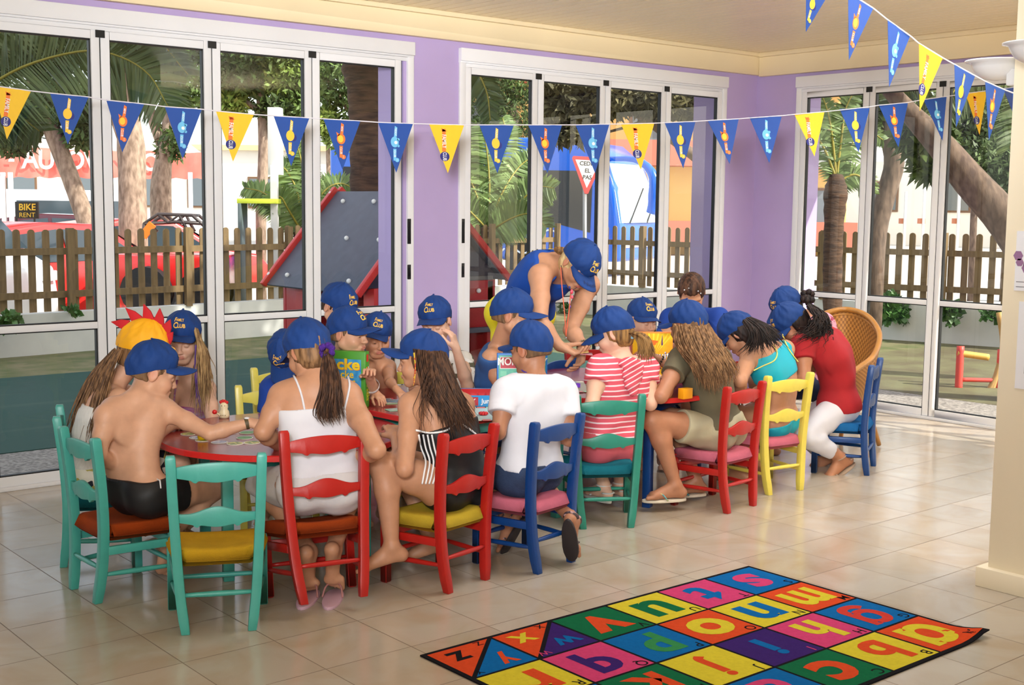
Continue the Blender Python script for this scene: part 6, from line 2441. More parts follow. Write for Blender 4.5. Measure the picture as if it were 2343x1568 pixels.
def p_shirtless():
    J = dict(pel=at(322, 1128, 5.15), c7=at(315, 903, 5.12), sL=at(243, 952, 5.02), sR=at(378, 938, 5.2), eL=at(226, 1040, 4.98), wL=at(300, 1085, 5.3),
             eR=at(482, 992, 5.12), wR=at(572, 968, 5.16), hd=at(350, 853, 5.2), kR=at(490, 1120, 5.40), kL=at(455, 1128, 5.62), aR=at(372, 1240, 5.32), aL=at(400, 1225, 5.6))
    p = Person('person, shirtless boy in black shorts and blue cap reaching across the round table', J, 0.97, SK1, gaze=V(0.85, 0.4, -0.38), hipf=(1, 0.12, 0), eyes=0.5, mid=-V(0.0, 1, 0) * 0.02 + V(-0.035, 0, 0),
               handR=dict(d=V(0.95, 0.1, -0.05), n=V(0, 0.1, -1), curl=0.5), toes=dict(R=V(-0.2, 0.3, -0.9), L=V(-0.3, 0.3, -0.8)))
    p.short_hair(HS)
    p.cap(pitch=-0.16, up=0.0, back=0.004, text=True)
    m = mat('swim_shorts_black', (16, 16, 20), 0.6, var=0.2)
    p.shorts(m, leg=0.42, waist=0.16, name='swim_shorts')
    b = MB()
    c = J['wR'] - unit(J['wR'] - J['eR']) * 0.012 - p.base
    b.lathe([(0.0225, -0.008), (0.024, 0), (0.0225, 0.008)], c, 18, mat('watch_strap', (84, 70, 44), 0.6), axis=J['wR'] - J['eR'], cap=False)
    b.ball(c + UP * 0.023, 0.012, mat('watch_face', (230, 230, 232), 0.3), sq=(1, 1, 0.4))
    b.build('wristwatch', parent=p.o, smooth=True)
    b = MB()
    b.tube([at(358, 1096, 5.07) - p.base, at(366, 1100, 5.05) - p.base, at(368, 1118, 5.04) - p.base], 0.003, 5, mat('zip_white', (220, 220, 222), 0.5))
    b.build('zip', parent=p.o)


def p_rooster():
    J = dict(pel=at(214, 1085, 5.62), c7=at(256, 880, 5.58), sR=at(272, 915, 5.44), sL=at(290, 905, 5.74), hd=at(324, 806, 5.62), eR=at(345, 1000, 5.42), wR=at(392, 975, 5.62),
             kR=at(410, 1062, 5.52), kL=at(425, 1050, 5.8))
    p = Person('person, girl in yellow rooster cap with red comb and white top', J, 1.0, SK1, gaze=V(1, -0.02, -0.40), hipf=V(1, 0.2, 0), brow=(90, 66, 48), mid=V(-0.055, 0, 0))
    m = mat('top_white_ribbed', (226, 224, 220), 0.8, var=0.1, vscale=30, stretch=(4, 4, 0.3))
    p.tank(m, neck=0.80, hem=0.1, inf=0.010, noise=0.004, name='white_top')
    p.skirt(flower_mat(), name='patterned_skirt', noise=0.004)
    g = guides([(280, 800, 5.50), (258, 850, 5.44), (240, 920, 5.40), (228, 980, 5.42), (224, 1010, 5.42)],
               [(266, 800, 5.54), (236, 850, 5.50), (216, 915, 5.46), (200, 980, 5.46), (196, 1050, 5.48)], [(260, 802, 5.60), (218, 855, 5.56), (194, 915, 5.54), (176, 980, 5.54), (168, 1040, 5.54)], [(258, 805, 5.64), (206, 862, 5.62), (180, 920, 5.62), (163, 975, 5.62), (152, 1010, 5.62)])
    p.hair_shell(HB, low=-0.06)
    strands('long_hair', g, 170, HB, p.o, p.base, 0.0026, 0.008, wav=0.006, clump=0.85, seed=3)
    cap = p.cap(pitch=0.22, m=mat('cap_cotton_yellow', (248, 176, 16), 0.7, var=0.12, vscale=12, bump=0.1), text=False, ht=1.12, brim=1.25, size=1.06, curve=1.6, droop=0.02, name='rooster_cap')
    W = p.capW
    mr = mat('felt_red', (196, 24, 34), 0.8, var=0.1)
    b = MB()
    # comb of pointed felt tongues along the crown
    for i, (y, z, L) in enumerate(((0.092, 0.075, 0.034), (0.070, 0.105, 0.050), (0.032, 0.124, 0.062), (-0.012, 0.122, 0.068), (-0.055, 0.102, 0.070), (-0.088, 0.064, 0.068))):
        a = math.atan2(z - 0.03, y * 0.9)
        dy, dz = math.cos(a + 0.25), math.sin(a + 0.25)
        ty, tz = -dz, dy
        pr = [(y - ty * 0.026, z - tz * 0.026), (y + ty * 0.026, z + tz * 0.026), (y + dy * L * 0.5 + ty * 0.024, z + dz * L * 0.5 + tz * 0.024), (y + dy * L + ty * 0.022, z + dz * L + tz * 0.022), (y + dy * L * 0.55 - ty * 0.008, z + dz * L * 0.55 - tz * 0.008)]
        b.prism(pr, lambda u, v, w_: W(w_, u, v), -0.007, 0.007, mr)
    b.build('felt_comb', parent=cap, fixn=True, bevel=0.003)
    b = MB()
    b.tube([W(-0.03, 0.178, -0.035), W(0.0, 0.184, -0.034), W(0.03, 0.178, -0.035)], 0.004, 6, mat('beak_line', (70, 50, 20), 0.7))
    b.build('beak_seam', parent=cap)


def flower_mat():
    if 'skirt_flowers' in MATS:
        return MATS['skirt_flowers']
    m = bpy.data.materials.new('skirt_flowers')
    m.use_nodes = True
    n = m.node_tree
    b = n.nodes['Principled BSDF']
    b.inputs['Roughness'].default_value = 0.85
    tc = n.nodes.new('ShaderNodeTexCoord')
    v = n.nodes.new('ShaderNodeTexVoronoi')
    v.inputs['Scale'].default_value = 34
    n.links.new(tc.outputs['Object'], v.inputs['Vector'])
    r = n.nodes.new('ShaderNodeValToRGB')
    r.color_ramp.interpolation = 'CONSTANT'
    e = r.color_ramp.elements
    e[0].position, e[0].color = 0, (*lin((30, 34, 50)), 1)
    e[1].position, e[1].color = 0.33, (*lin((232, 228, 214)), 1)
    k = e.new(0.72)
    k.color = (*lin((186, 176, 92)), 1)
    sp = n.nodes.new('ShaderNodeSeparateColor')
    n.links.new(v.outputs['Color'], sp.inputs[0])
    n.links.new(sp.outputs[0], r.inputs[0])
    n.links.new(r.outputs[0], b.inputs['Base Color'])
    MATS['skirt_flowers'] = m
    return m


def p_lilac():
    J = dict(pel=at(430, 1045, 6.35), c7=at(428, 868, 6.25), sR=at(388, 898, 6.2), sL=at(472, 890, 6.2), hd=at(418, 775, 6.1), eL=at(490, 975, 6.05), wL=at(440, 985, 5.85), eR=at(385, 980, 6.1), wR=at(410, 990, 5.9))
    p = Person('person, girl with long wet blonde hair and lilac top looking down at the round table', J, 0.98, SK3, gaze=V(0.06, -0.88, -0.32), hipf=-FW, eyes=0.12, brow=(150, 118, 84))
    m = mat('top_lilac_lace', (176, 150, 186), 0.8, c2=(176, 74, 140), vscale=18, stretch=(1, 1, 5), bump=0.4, bscale=90)
    p.tank(m, neck=0.72, hem=0.0, inf=0.008, name='lilac_top', neck_n=0.1)
    p.strap(m, [at(405, 870, 6.1), at(400, 900, 6.1), at(398, 925, 6.1)])
    p.strap(m, [at(452, 868, 6.1), at(455, 900, 6.1), at(452, 925, 6.1)])
    p.hair_shell(HBL)
    g = guides([(388, 762, 6.1), (382, 810, 6.08), (384, 850, 6.1), (378, 900, 6.1)], [(392, 752, 6.06), (392, 800, 6.05), (394, 850, 6.06), (390, 930, 6.06)])
    strands('hair_lock', g, 60, HBL, p.o, p.base, 0.0034, 0.006, wav=0.004, seed=8)
    g = guides([(446, 752, 6.04), (456, 800, 6.02), (450, 860, 6.03), (446, 960, 6.0)], [(450, 755, 6.06), (464, 805, 6.04), (466, 870, 6.06), (458, 968, 6.02)], [(452, 765, 6.12), (474, 815, 6.1), (478, 860, 6.12), (482, 905, 6.14)])
    strands('long_hair', g, 190, HBL, p.o, p.base, 0.0034, 0.007, wav=0.005, seed=9, freq=14)
    g = guides([(448, 790, 6.02), (448, 850, 6.02), (452, 900, 6.0), (460, 950, 5.98)])
    strands('purple_ribbon_strand', g, 7, mat('ribbon_purple', (96, 60, 140), 0.6), p.o, p.base, 0.0018, 0.004, wav=0.004, seed=10)
    p.cap(pitch=-0.12, up=0.004, roll=0.05, seed=2)
    p.shorts(mat('shorts_lilac', (170, 150, 180), 0.8), leg=0.3)


def p_camisole():
    J = dict(pel=at(735, 1118, 4.98), c7=at(722, 866, 5.02), sL=at(645, 908, 5.0), sR=at(797, 906, 5.02), eL=at(602, 988, 5.02), wL=at(640, 1022, 5.25), eR=at(862, 1030, 4.92), wR=at(815, 1050, 5.2),
             hd=at(706, 806, 5.06), kL=at(600, 1105, 5.3), kR=at(812, 1095, 5.35), aL=at(708, 1262, 5.08), aR=at(764, 1254, 5.08))
    p = Person('person, girl in white camisole and capri trousers, brown ponytail in a purple scrunchie', J, 1.14, SK2, gaze=V(-0.62, 0.55, -0.42), hs=1.02, hipf=V(-0.25, 1, 0), eyes=0.4, brow=(80, 56, 40),
               toes=dict(L=V(0.05, 0.45, -0.85), R=V(0.0, 0.45, -0.85)), bulk=0.94, push=0.10)
    m = mat('camisole_white', (216, 214, 220), 0.75, var=0.03, bump=0.1, bscale=25)
    p.tank(m, neck=0.70, hem=0.12, inf=0.008, arm=0.062, name='camisole', noise=0.0022, neck_n=0.1)
    p.strap(m, [at(697, 938, 4.93), at(690, 905, 4.92), at(680, 876, 4.95), at(672, 860, 5.02)])
    p.strap(m, [at(788, 938, 4.93), at(796, 905, 4.92), at(800, 880, 4.96), at(796, 862, 5.04)])
    p.shorts(mat('capri_white', (210, 206, 206), 0.85, var=0.08, bump=0.3, bscale=22), leg=1.12, waist=0.13, inf=0.009, noise=0.004, name='capri_trousers')
    p.hair_shell(HB, inf=0.006, face=0.025)
    sc = at(748, 803, 4.98) - p.base
    b = MB()
    for i in range(26):
        t = RNG.random() * 6.28
        ph_ = RNG.random() * 6.28
        c = sc + (RV * math.cos(t) + UV * math.sin(t)) * 0.022 + DV * 0.014 * math.cos(ph_)
        b.ball(c, 0.011 + 0.004 * RNG.random(), mat('scrunchie_purple', (82, 34, 150), 0.9, var=0.3, vscale=80, bump=0.9, bscale=260), n=8)
    b.build('scrunchie', parent=p.o, smooth=True)
    g = guides([(744, 806, 4.97), (738, 850, 4.93), (738, 900, 4.9), (728, 950, 4.9), (745, 972, 4.9)], [(750, 808, 4.96), (756, 850, 4.92), (758, 900, 4.89), (752, 945, 4.89), (760, 965, 4.9)],
               [(756, 810, 4.97), (772, 850, 4.93), (778, 890, 4.9), (780, 930, 4.9), (790, 968, 4.9)])
    strands('ponytail', g, 230, HD, p.o, p.base, 0.0031, 0.005, wav=0.005, seed=12, freq=8)
    p.cap(pitch=0.10, up=0.0, back=-0.002, text=False, ht=1.06, seed=4)
    m1, m2 = mat('flipflop_pink', (206, 168, 186), 0.7), mat('flipflop_strap_rose', (176, 120, 118), 0.6)
    p.sandal('L', m1, 'flipflop', m2, flat=V(0.05, 1, 0))
    p.sandal('R', m1, 'flipflop', m2, flat=V(0.0, 1, 0))


def p_hidden_blue():
    J = dict(pel=at(660, 1000, 6.55), c7=at(664, 865, 6.35), sR=at(622, 890, 6.3), sL=at(708, 890, 6.3), hd=at(660, 812, 6.2))
    p = Person('person, child in blue shirt and cap hidden behind the purple scrunchie girl', J, 0.95, SK1, gaze=V(-0.15, -0.6, -0.75), hipf=-FW, eyes=0.1)
    p.short_hair(HS)
    p.cap(pitch=0.25, up=0.008)
    p.tee(mat('shirt_royal_blue', (10, 60, 150), 0.8, var=0.12), neck=1.03)
    p.shorts(mat('shorts_navy', (24, 34, 70), 0.8), leg=0.6)


def p_topboy():
    J = dict(pel=at(800, 1000, 7.1), c7=at(782, 775, 6.85), sR=at(740, 800, 6.75), sL=at(828, 808, 6.95), hd=at(774, 702, 6.7))
    p = Person('person, rearmost boy in blue cap with marker scribble, below the playhouse roof', J, 1.05, SK1, gaze=V(0.62, -0.52, -0.45), hipf=-FW, eyes=0.2)
    p.short_hair(HD)
    p.cap(pitch=0.1, up=0.0, ink='alex', seed=6)
    p.tee(mat('shirt_grey_blue', (70, 84, 120), 0.8, var=0.12))
    p.shorts(mat('shorts_navy'), leg=0.6)


def p_profile_boy():
    J = dict(pel=at(790, 985, 6.5), c7=at(778, 822, 6.3), sR=at(822, 838, 6.25), sL=at(785, 840, 6.55), hd=at(797, 763, 6.2), eR=at(852, 900, 6.25), wR=at(846, 860, 6.05))
    p = Person('person, boy in profile with blue cap and bare shoulder peering over the green game box', J, 1.0, SK1, gaze=V(0.88, -0.38, -0.10), hipf=V(0.5, -0.8, 0), eyes=0.55, brow=(140, 106, 76))
    p.short_hair(HS)
    p.cap(pitch=-0.02, up=0.0, roll=-0.05, seed=5)
    b = MB()
    c = J['eR'] * 0.45 + J['sR'] * 0.55
    b.lathe([(0.040, -0.012), (0.042, 0), (0.040, 0.012)], J['eR'] * 0.55 + J['wR'] * 0.45 - p.base, 16, mat('band_white', (235, 235, 238), 0.6), axis=J['wR'] - J['eR'], cap=False)
    b.build('wrist_band', parent=p.o, smooth=True)
    p.shorts(mat('shorts_navy'), leg=0.6)


def p_smallest():
    J = dict(pel=at(870, 960, 6.95), c7=at(862, 822, 6.7), sR=at(838, 842, 6.6), sL=at(888, 840, 6.75), hd=at(860, 768, 6.62), eL=at(890, 872, 6.5), wL=at(906, 890, 6.32), eR=at(838, 885, 6.4), wR=at(858, 898, 6.2))
    p = Person('person, smallest child in blue cap with both hands flat on the middle table', J, 0.82, SK2, gaze=V(0.35, -0.78, -0.36), hs=0.95, hipf=-FW, eyes=0.6,
               handL=dict(d=V(0.55, -0.7, -0.35), n=V(0, 0, -1), curl=0.25), handR=dict(d=V(0.5, -0.7, -0.3), n=V(0, 0, -1), curl=0.25))
    p.short_hair(HS)
    p.cap(pitch=-0.15, up=0.0, yaw=-0.35, roll=0.12, seed=7)
    p.shorts(mat('shorts_navy'), leg=0.5)


def p_camo():
    J = dict(pel=at(1005, 985, 7.1), c7=at(1004, 815, 6.95), sR=at(966, 830, 6.9), sL=at(1056, 828, 6.95), hd=at(997, 736, 6.78), eL=at(1070, 884, 6.66), wL=at(1044, 800, 6.58), eR=at(950, 890, 6.6), wR=at(985, 905, 6.45))
    p = Person('person, boy in camouflage t-shirt resting his cheek on his hand', J, 1.05, SK3, gaze=V(-0.2, -0.88, -0.36), hs=1.02, hipf=-FW, eyes=0.15, brow=(170, 130, 96), roll=-0.08,
               handL=dict(d=V(-0.25, -0.05, 1.0), n=V(-1, 0.25, 0.1), curl=0.55))
    p.short_hair(HS)
    p.cap(pitch=-0.12, up=0.004, seed=3)
    p.tee(mat('camouflage', (214, 210, 204), 0.8, c2=(84, 80, 62), vscale=7, stretch=(1, 1, 2.2), lo=0.49, hi=0.51), sleeve=0.95, inf=0.014, noise=0.003)
    p.shorts(mat('shorts_navy'), leg=0.6)


def p_swimsuit():
    J = dict(pel=at(1048, 1112, 5.36), c7=at(990, 885, 5.36), sL=at(940, 928, 5.22), sR=at(1058, 928, 5.5), eL=at(926, 1074, 5.12), wL=at(905, 1000, 5.32), hd=at(966, 826, 5.38), kL=at(872, 1062, 5.2), kR=at(905, 1050, 5.62),
             aL=at(896, 1250, 5.2), aR=at(985, 1232, 5.55), eR=at(1075, 1000, 5.7), wR=at(1010, 985, 5.85))
    p = Person('person, girl in black swimsuit with white stripes and long wet dark hair', J, 1.12, SK2, gaze=V(-0.92, 0.12, -0.12), hs=1.02, push=0.05, hipf=V(-0.8, 0.6, 0), eyes=0.5, brow=(60, 42, 32),
               mid=V(0.035, -0.03, 0.0), toes=dict(L=V(-0.8, -0.2, -0.15), R=V(-0.85, -0.1, -0.2)))
    mk = mat('swimsuit_black', (18, 18, 22), 0.5)
    mw = mat('swimsuit_white', (236, 236, 236), 0.6)
    g0 = p.sp_at
    p.garment('swimsuit', mk, [(('torso',), 0.006, [(at(1000, 984, 5.2), p.sp)], [(at(1062, 1052, 5.20), 0.052)]),
                               (('thL', 'thR'), 0.006, [(J['hL'] + (J['kL'] - J['hL']) * 0.12, J['kL'] - J['hL'])], [])], noise=0.0008)
    q = [at(952, 985, 5.2), at(985, 991, 5.18), at(1022, 985, 5.2), at(1046, 968, 5.25), at(1078, 985, 5.35), at(1098, 1003, 5.45)]
    p.strap(mw, q, 0.004, 'white_piping', lift=0.009)
    p.strap(mk, [at(1045, 970, 5.28), at(1034, 930, 5.28), at(1010, 895, 5.3)], 0.007, 'halter_strap', lift=0.003)
    p.strap(mw, [at(1050, 966, 5.28), at(1060, 935, 5.30), at(1052, 900, 5.36)], 0.0035, 'white_piping', lift=0.004)
    for i, dx in enumerate((0, 10, 20, 30)):
        p.strap(mw, [at(958 + dx, 995, 5.18), at(964 + dx, 1025, 5.16), at(974 + dx * 0.9, 1055, 5.16), at(970 + dx * 0.9, 1085, 5.16), at(966 + dx * 0.8, 1108, 5.18)], 0.0040, 'white_stripe', lift=0.008, n=30)
    p.hair_shell(HD, inf=0.007, face=0.03)
    g = guides([(948, 800, 5.3), (958, 850, 5.26), (972, 900, 5.24), (1000, 940, 5.24), (1010, 985, 5.22)], [(985, 805, 5.28), (990, 850, 5.24), (1005, 900, 5.22), (1035, 950, 5.22), (1050, 1010, 5.24)],
               [(1008, 805, 5.3), (1020, 850, 5.27), (1040, 900, 5.25), (1062, 950, 5.27), (1082, 985, 5.3)], [(1018, 808, 5.36), (1034, 850, 5.33), (1052, 900, 5.32), (1075, 940, 5.35), (1092, 965, 5.38)])
    strands('long_hair', g, 420, HD, p.o, p.base, 0.0033, 0.005, wav=0.004, clump=0.8, seed=15)
    g = guides([(985, 830, 5.26), (962, 900, 5.18), (958, 950, 5.16), (985, 1000, 5.16)], [(1000, 850, 5.24), (975, 920, 5.18), (980, 960, 5.16), (975, 990, 5.16)])
    strands('stray_hair', g, 16, HD, p.o, p.base, 0.0014, 0.012, wav=0.010, seed=16)
    g = guides([(947, 808, 5.28), (950, 840, 5.26), (948, 870, 5.25), (947, 884, 5.25)])
    strands('bead_braid', g, 5, mat('braid_red_yellow', (190, 60, 40), 0.6, c2=(230, 190, 50), vscale=70, lo=0.5, hi=0.55), p.o, p.base, 0.0026, 0.0015, seed=17)
    p.cap(pitch=-0.16, up=0.0, text=False, ht=1.0, brim=1.0, seed=8)


def p_tankboy():
    J = dict(pel=at(1128, 975, 6.75), c7=at(1138, 795, 6.52), sR=at(1124, 822, 6.42), sL=at(1165, 812, 6.72), hd=at(1172, 722, 6.42), eR=at(1150, 900, 6.45), wR=at(1210, 900, 6.45))
    p = Person('person, boy in blue sleeveless shirt in profile below the bending woman', J, 1.02, SK2, gaze=V(0.92, -0.12, -0.2), hs=1.04, hipf=V(0.9, 0.2, 0), eyes=0.5, brow=(120, 90, 64))
    p.short_hair(HS)
    p.cap(pitch=0.02, up=0.0, text=False, seed=9)
    p.tank(mat('tank_steel_blue', (44, 84, 140), 0.8, var=0.12), neck=1.03, arm=0.036, inf=0.018)
    p.shorts(mat('shorts_navy'), leg=0.6)


def p_whitetee():
    J = dict(pel=at(1212, 1085, 5.62), c7=at(1222, 862, 5.62), sL=at(1158, 898, 5.52), sR=at(1290, 898, 5.7), eL=at(1140, 990, 5.5), wL=at(1150, 968, 5.85), eR=at(1302, 1005, 5.68), wR=at(1262, 985, 5.95), hd=at(1214, 800, 5.64),
             kL=at(1118, 1072, 5.78), kR=at(1200, 1065, 6.05), aL=at(1158, 1182, 5.75), aR=at(1312, 1190, 5.6))
    p = Person('person, boy in white t-shirt and jeans seen from behind, blue cap peak to the left', J, 1.06, SK4, gaze=V(-0.70, 0.62, -0.26), hs=1.0, push=0.06, hipf=V(-0.8, 0.6, 0), eyes=0.4, brow=(100, 74, 50), bulk=1.04,
               toes=dict(L=V(-0.3, 0.2, -0.6), R=V(0.1, 0.3, -0.8)))
    p.short_hair(HS)
    p.cap(pitch=-0.02, up=0.0, text=False, seed=10)
    p.tee(mat('tshirt_white', (216, 215, 222), 0.8, bump=0.1, bscale=20), sleeve=0.55, inf=0.014, noise=0.0035, ns=26, hem=0.06)
    p.shorts(mat('denim', (44, 62, 96), 0.85, var=0.3, vscale=20, bump=0.3, bscale=200), leg=0.85, waist=0.10, inf=0.013, name='jeans')
    b = MB()
    cn = J['c7'] * 0.62 + J['hd'] * 0.38 - UP * 0.012
    b.tube([cn + (V(math.cos(t), 0, 0) * 0.052 + V(0, math.sin(t), 0.25 * math.sin(t)) * 0.054) - p.base for t in np.linspace(0, 6.28, 25)], 0.003, 6, mat('cord_purple', (80, 60, 170), 0.6))
    b.build('neck_cord', parent=p.o, smooth=True)
    m1, m2 = mat('sandal_black', (40, 32, 34), 0.7), mat('sandal_strap_dark', (70, 56, 60), 0.6, c2=(190, 150, 150), vscale=40, lo=0.55, hi=0.6)
    p.sandal('L', m1, 'sandal', m2)
    p.sandal('R', m1, 'sandal', m2)


def p_leader():
    pel = at(1192, 712, 7.12)
    hf = V(0.75, -0.65, 0)
    hR = np.cross(unit(hf), UP)
    J = dict(pel=pel, c7=at(1278, 600, 6.86), sR=at(1236, 632, 6.66), sL=at(1346, 652, 6.95), hd=at(1323, 606, 6.74), eR=at(1236, 738, 6.5), wR=at(1280, 792, 6.48), eL=at(1306, 755, 6.74), wL=at(1334, 792, 6.62))
    for q, k in (('R', 1), ('L', -1)):
        h = pel + hR * k * 0.09
        J['h' + q] = h - UP * 0.02
        J['k' + q] = np.array([h[0], h[1], 0.50]) + hR * k * 0.01
        J['a' + q] = np.array([h[0], h[1], 0.09]) - unit(hf) * 0.04
    p = Person('person, blonde woman in blue sleeveless top and yellow shorts bending over the table', J, 1.3, SK2, gaze=V(0.38, -0.58, -0.62), roll=0.26, hs=1.10, hipf=hf, eyes=0.2, brow=(150, 112, 76), adult=True,
               bulk=0.92, mid=-V(0.3, 0, -1) * 0.05, handR=dict(d=V(0.86, -0.1, -0.36), n=V(0.2, -0.1, 1), curl=0.75), handL=dict(d=V(-0.15, -0.25, -0.9), n=V(-0.9, -0.3, 0.4), curl=0.7), lip=(196, 92, 92))
    mb1 = mat('tank_royal_blue', (0, 68, 160), 0.75, var=0.12, vscale=8, bump=0.1)
    p.garment('sleeveless_top', mb1, [(('torso',), 0.010, [(p.sp_at(1.03), p.sp), (p.sp_at(-0.0), -p.sp)], [(J['sL'] - p.sp * 0.02, 0.062), (J['sR'] - p.sp * 0.03 + p.shR * 0.03, 0.060), (p.sp_at(0.97) + p.chF * 0.12, 0.085)])], noise=0.004, ns=22, k=0.02,
              extra=[C_(p.sp_at(0.58) + p.chF * 0.085 + p.shR * 0.06, p.sp_at(0.58) + p.chF * 0.085 - p.shR * 0.06, 0.062, tag='torso', k=0.04)])
    my = mat('shorts_yellow', (232, 214, 24), 0.8, var=0.1, bump=0.2, bscale=18)
    p.shorts(my, leg=0.45, waist=0.12, inf=0.026, noise=0.006, ns=20, name='yellow_shorts')
    p.hair_shell(HLB, inf=0.004, face=0.02)
    b = MB()
    c = at(1284, 574, 6.78) - p.base
    for k in range(3):
        b.ball(c + V(-0.01 * k, 0, 0.004 * k), 0.028 - 0.004 * k, HGB, n=12, sq=(1.2, 1, 0.8))
    b.build('hair_bun', parent=p.o, smooth=True)
    p.cap(pitch=0.30, up=0.0, ink='Nicola', size=1.0, seed=12)
    # lanyard, whistle and pacifier pendants
    m1 = mat('lanyard_orange', (206, 92, 60), 0.6)
    b = MB()
    b.tube(bez([at(1283, 612, 6.6), at(1286, 660, 6.55), at(1292, 720, 6.5), at(1295, 770, 6.5)], 16) - p.base, 0.0028, 6, m1)
    b.tube(bez([at(1306, 668, 6.55), at(1302, 710, 6.52), at(1298, 745, 6.5), at(1295, 770, 6.5)], 16) - p.base, 0.0028, 6, m1)
    b.ball(at(1295, 774, 6.5) - p.base, 0.006, mat('steel_clip', (170, 170, 172), 0.3, metal=0.9))
    b.build('lanyard', parent=p.o, smooth=True)
    b = MB()
    b.tube(bez([at(1284, 608, 6.62), at(1290, 640, 6.56), at(1300, 656, 6.55), at(1308, 664, 6.56), at(1320, 658, 6.6)], 16) - p.base, 0.0022, 6, mat('cord_dark', (60, 30, 40), 0.7))
    b.build('necklace_cord', parent=p.o, smooth=True)
    b = MB()
    for (x, y, c_, r) in ((1308, 668, (214, 70, 90), 0.012), (1309, 680, (220, 90, 110), 0.010), (1303, 692, (200, 190, 210), 0.010), (1304, 702, (90, 60, 160), 0.008), (1303, 658, (30, 40, 120), 0.008)):
        b.ball(at(x, y, 6.54) - p.base, r, mat('charm_%d_%d' % (c_[0], c_[1]), c_, 0.3), n=10, sq=(0.8, 0.6, 1.1))
    b.build('charm_pendant', parent=p.o, smooth=True)
    b = MB()
    b.ball(p.hp(-0.080, -0.004, -0.034) - p.base, 0.006, mat('earring_red', (180, 30, 40), 0.2))
    b.build('earring', parent=p.o)
    b = MB()
    c = J['wL'] - unit(J['wL'] - J['eL']) * 0.004
    for t in np.linspace(0, 6.28, 17)[:-1]:
        a = unit(np.cross(J['wL'] - J['eL'], V(0, 1, 0)))
        a2 = unit(np.cross(J['wL'] - J['eL'], a))
        b.ball(c + (a * math.cos(t) + a2 * math.sin(t)) * 0.032 - p.base, 0.0062, mat('bracelet_bead', (120, 110, 84), 0.3, metal=0.4), n=8)
    b.build('bracelet', parent=p.o, smooth=True)
    b = MB()
    # yellow word across the shoulder blades
    cen = at(1246, 574, 6.85)
    U_, V_ = V(-0.97, 0.0, -0.10), V(0.10, 0.8, -0.75)
    Vt, Ft = text_geo('ANIMATION', 'CENTER', 0.02)
    X = np.array([cen + U_ * q[0] * 0.062 + V_ * (q[1] - 0.3) * 0.066 for q in Vt])
    pr = [q for q in p.P if q['tag'] == 'torso']
    for _ in range(8):
        d_ = sdf_eval(pr, X, 0.010)
        gr = np.stack([sdf_eval(pr, X + np.eye(3)[i] * 0.002, 0.01) - sdf_eval(pr, X - np.eye(3)[i] * 0.002, 0.01) for i in range(3)], 1)
        gr /= np.linalg.norm(gr, axis=1)[:, None] + 1e-9
        X = X - gr * (d_ - 0.0065)[:, None]
    b.add(X - p.base, Ft, mat('print_yellow', (240, 210, 60), 0.7))
    b.build('printed_word', parent=p.o)
    m1 = mat('sandal_black')
    p.sandal('L', m1, 'flipflop', m1)
    p.sandal('R', m1, 'flipflop', m1)


def stripe_mat(name, c, c2, sc, tilt=(0, 0, 0)):
    m = bpy.data.materials.new(name)
    m.use_nodes = True
    n = m.node_tree
    b = n.nodes['Principled BSDF']
    b.inputs['Roughness'].default_value = 0.85
    tc = n.nodes.new('ShaderNodeTexCoord')
    mp_ = n.nodes.new('ShaderNodeMapping')
    mp_.inputs['Rotation'].default_value = tilt
    n.links.new(tc.outputs['Object'], mp_.inputs[0])
    wv = n.nodes.new('ShaderNodeTexWave')
    wv.bands_direction = 'Z'
    wv.inputs['Scale'].default_value = sc
    wv.inputs['Distortion'].default_value = 0.6
    wv.inputs['Detail Scale'].default_value = 1.2
    n.links.new(mp_.outputs[0], wv.inputs['Vector'])
    r = n.nodes.new('ShaderNodeValToRGB')
    r.color_ramp.interpolation = 'LINEAR'
    e = r.color_ramp.elements
    e[0].position, e[0].color = 0.80, (*lin(c), 1)
    e[1].position, e[1].color = 0.86, (*lin(c2), 1)
    n.links.new(wv.outputs['Fac'], r.inputs[0])
    n.links.new(r.outputs[0], b.inputs['Base Color'])
    return m


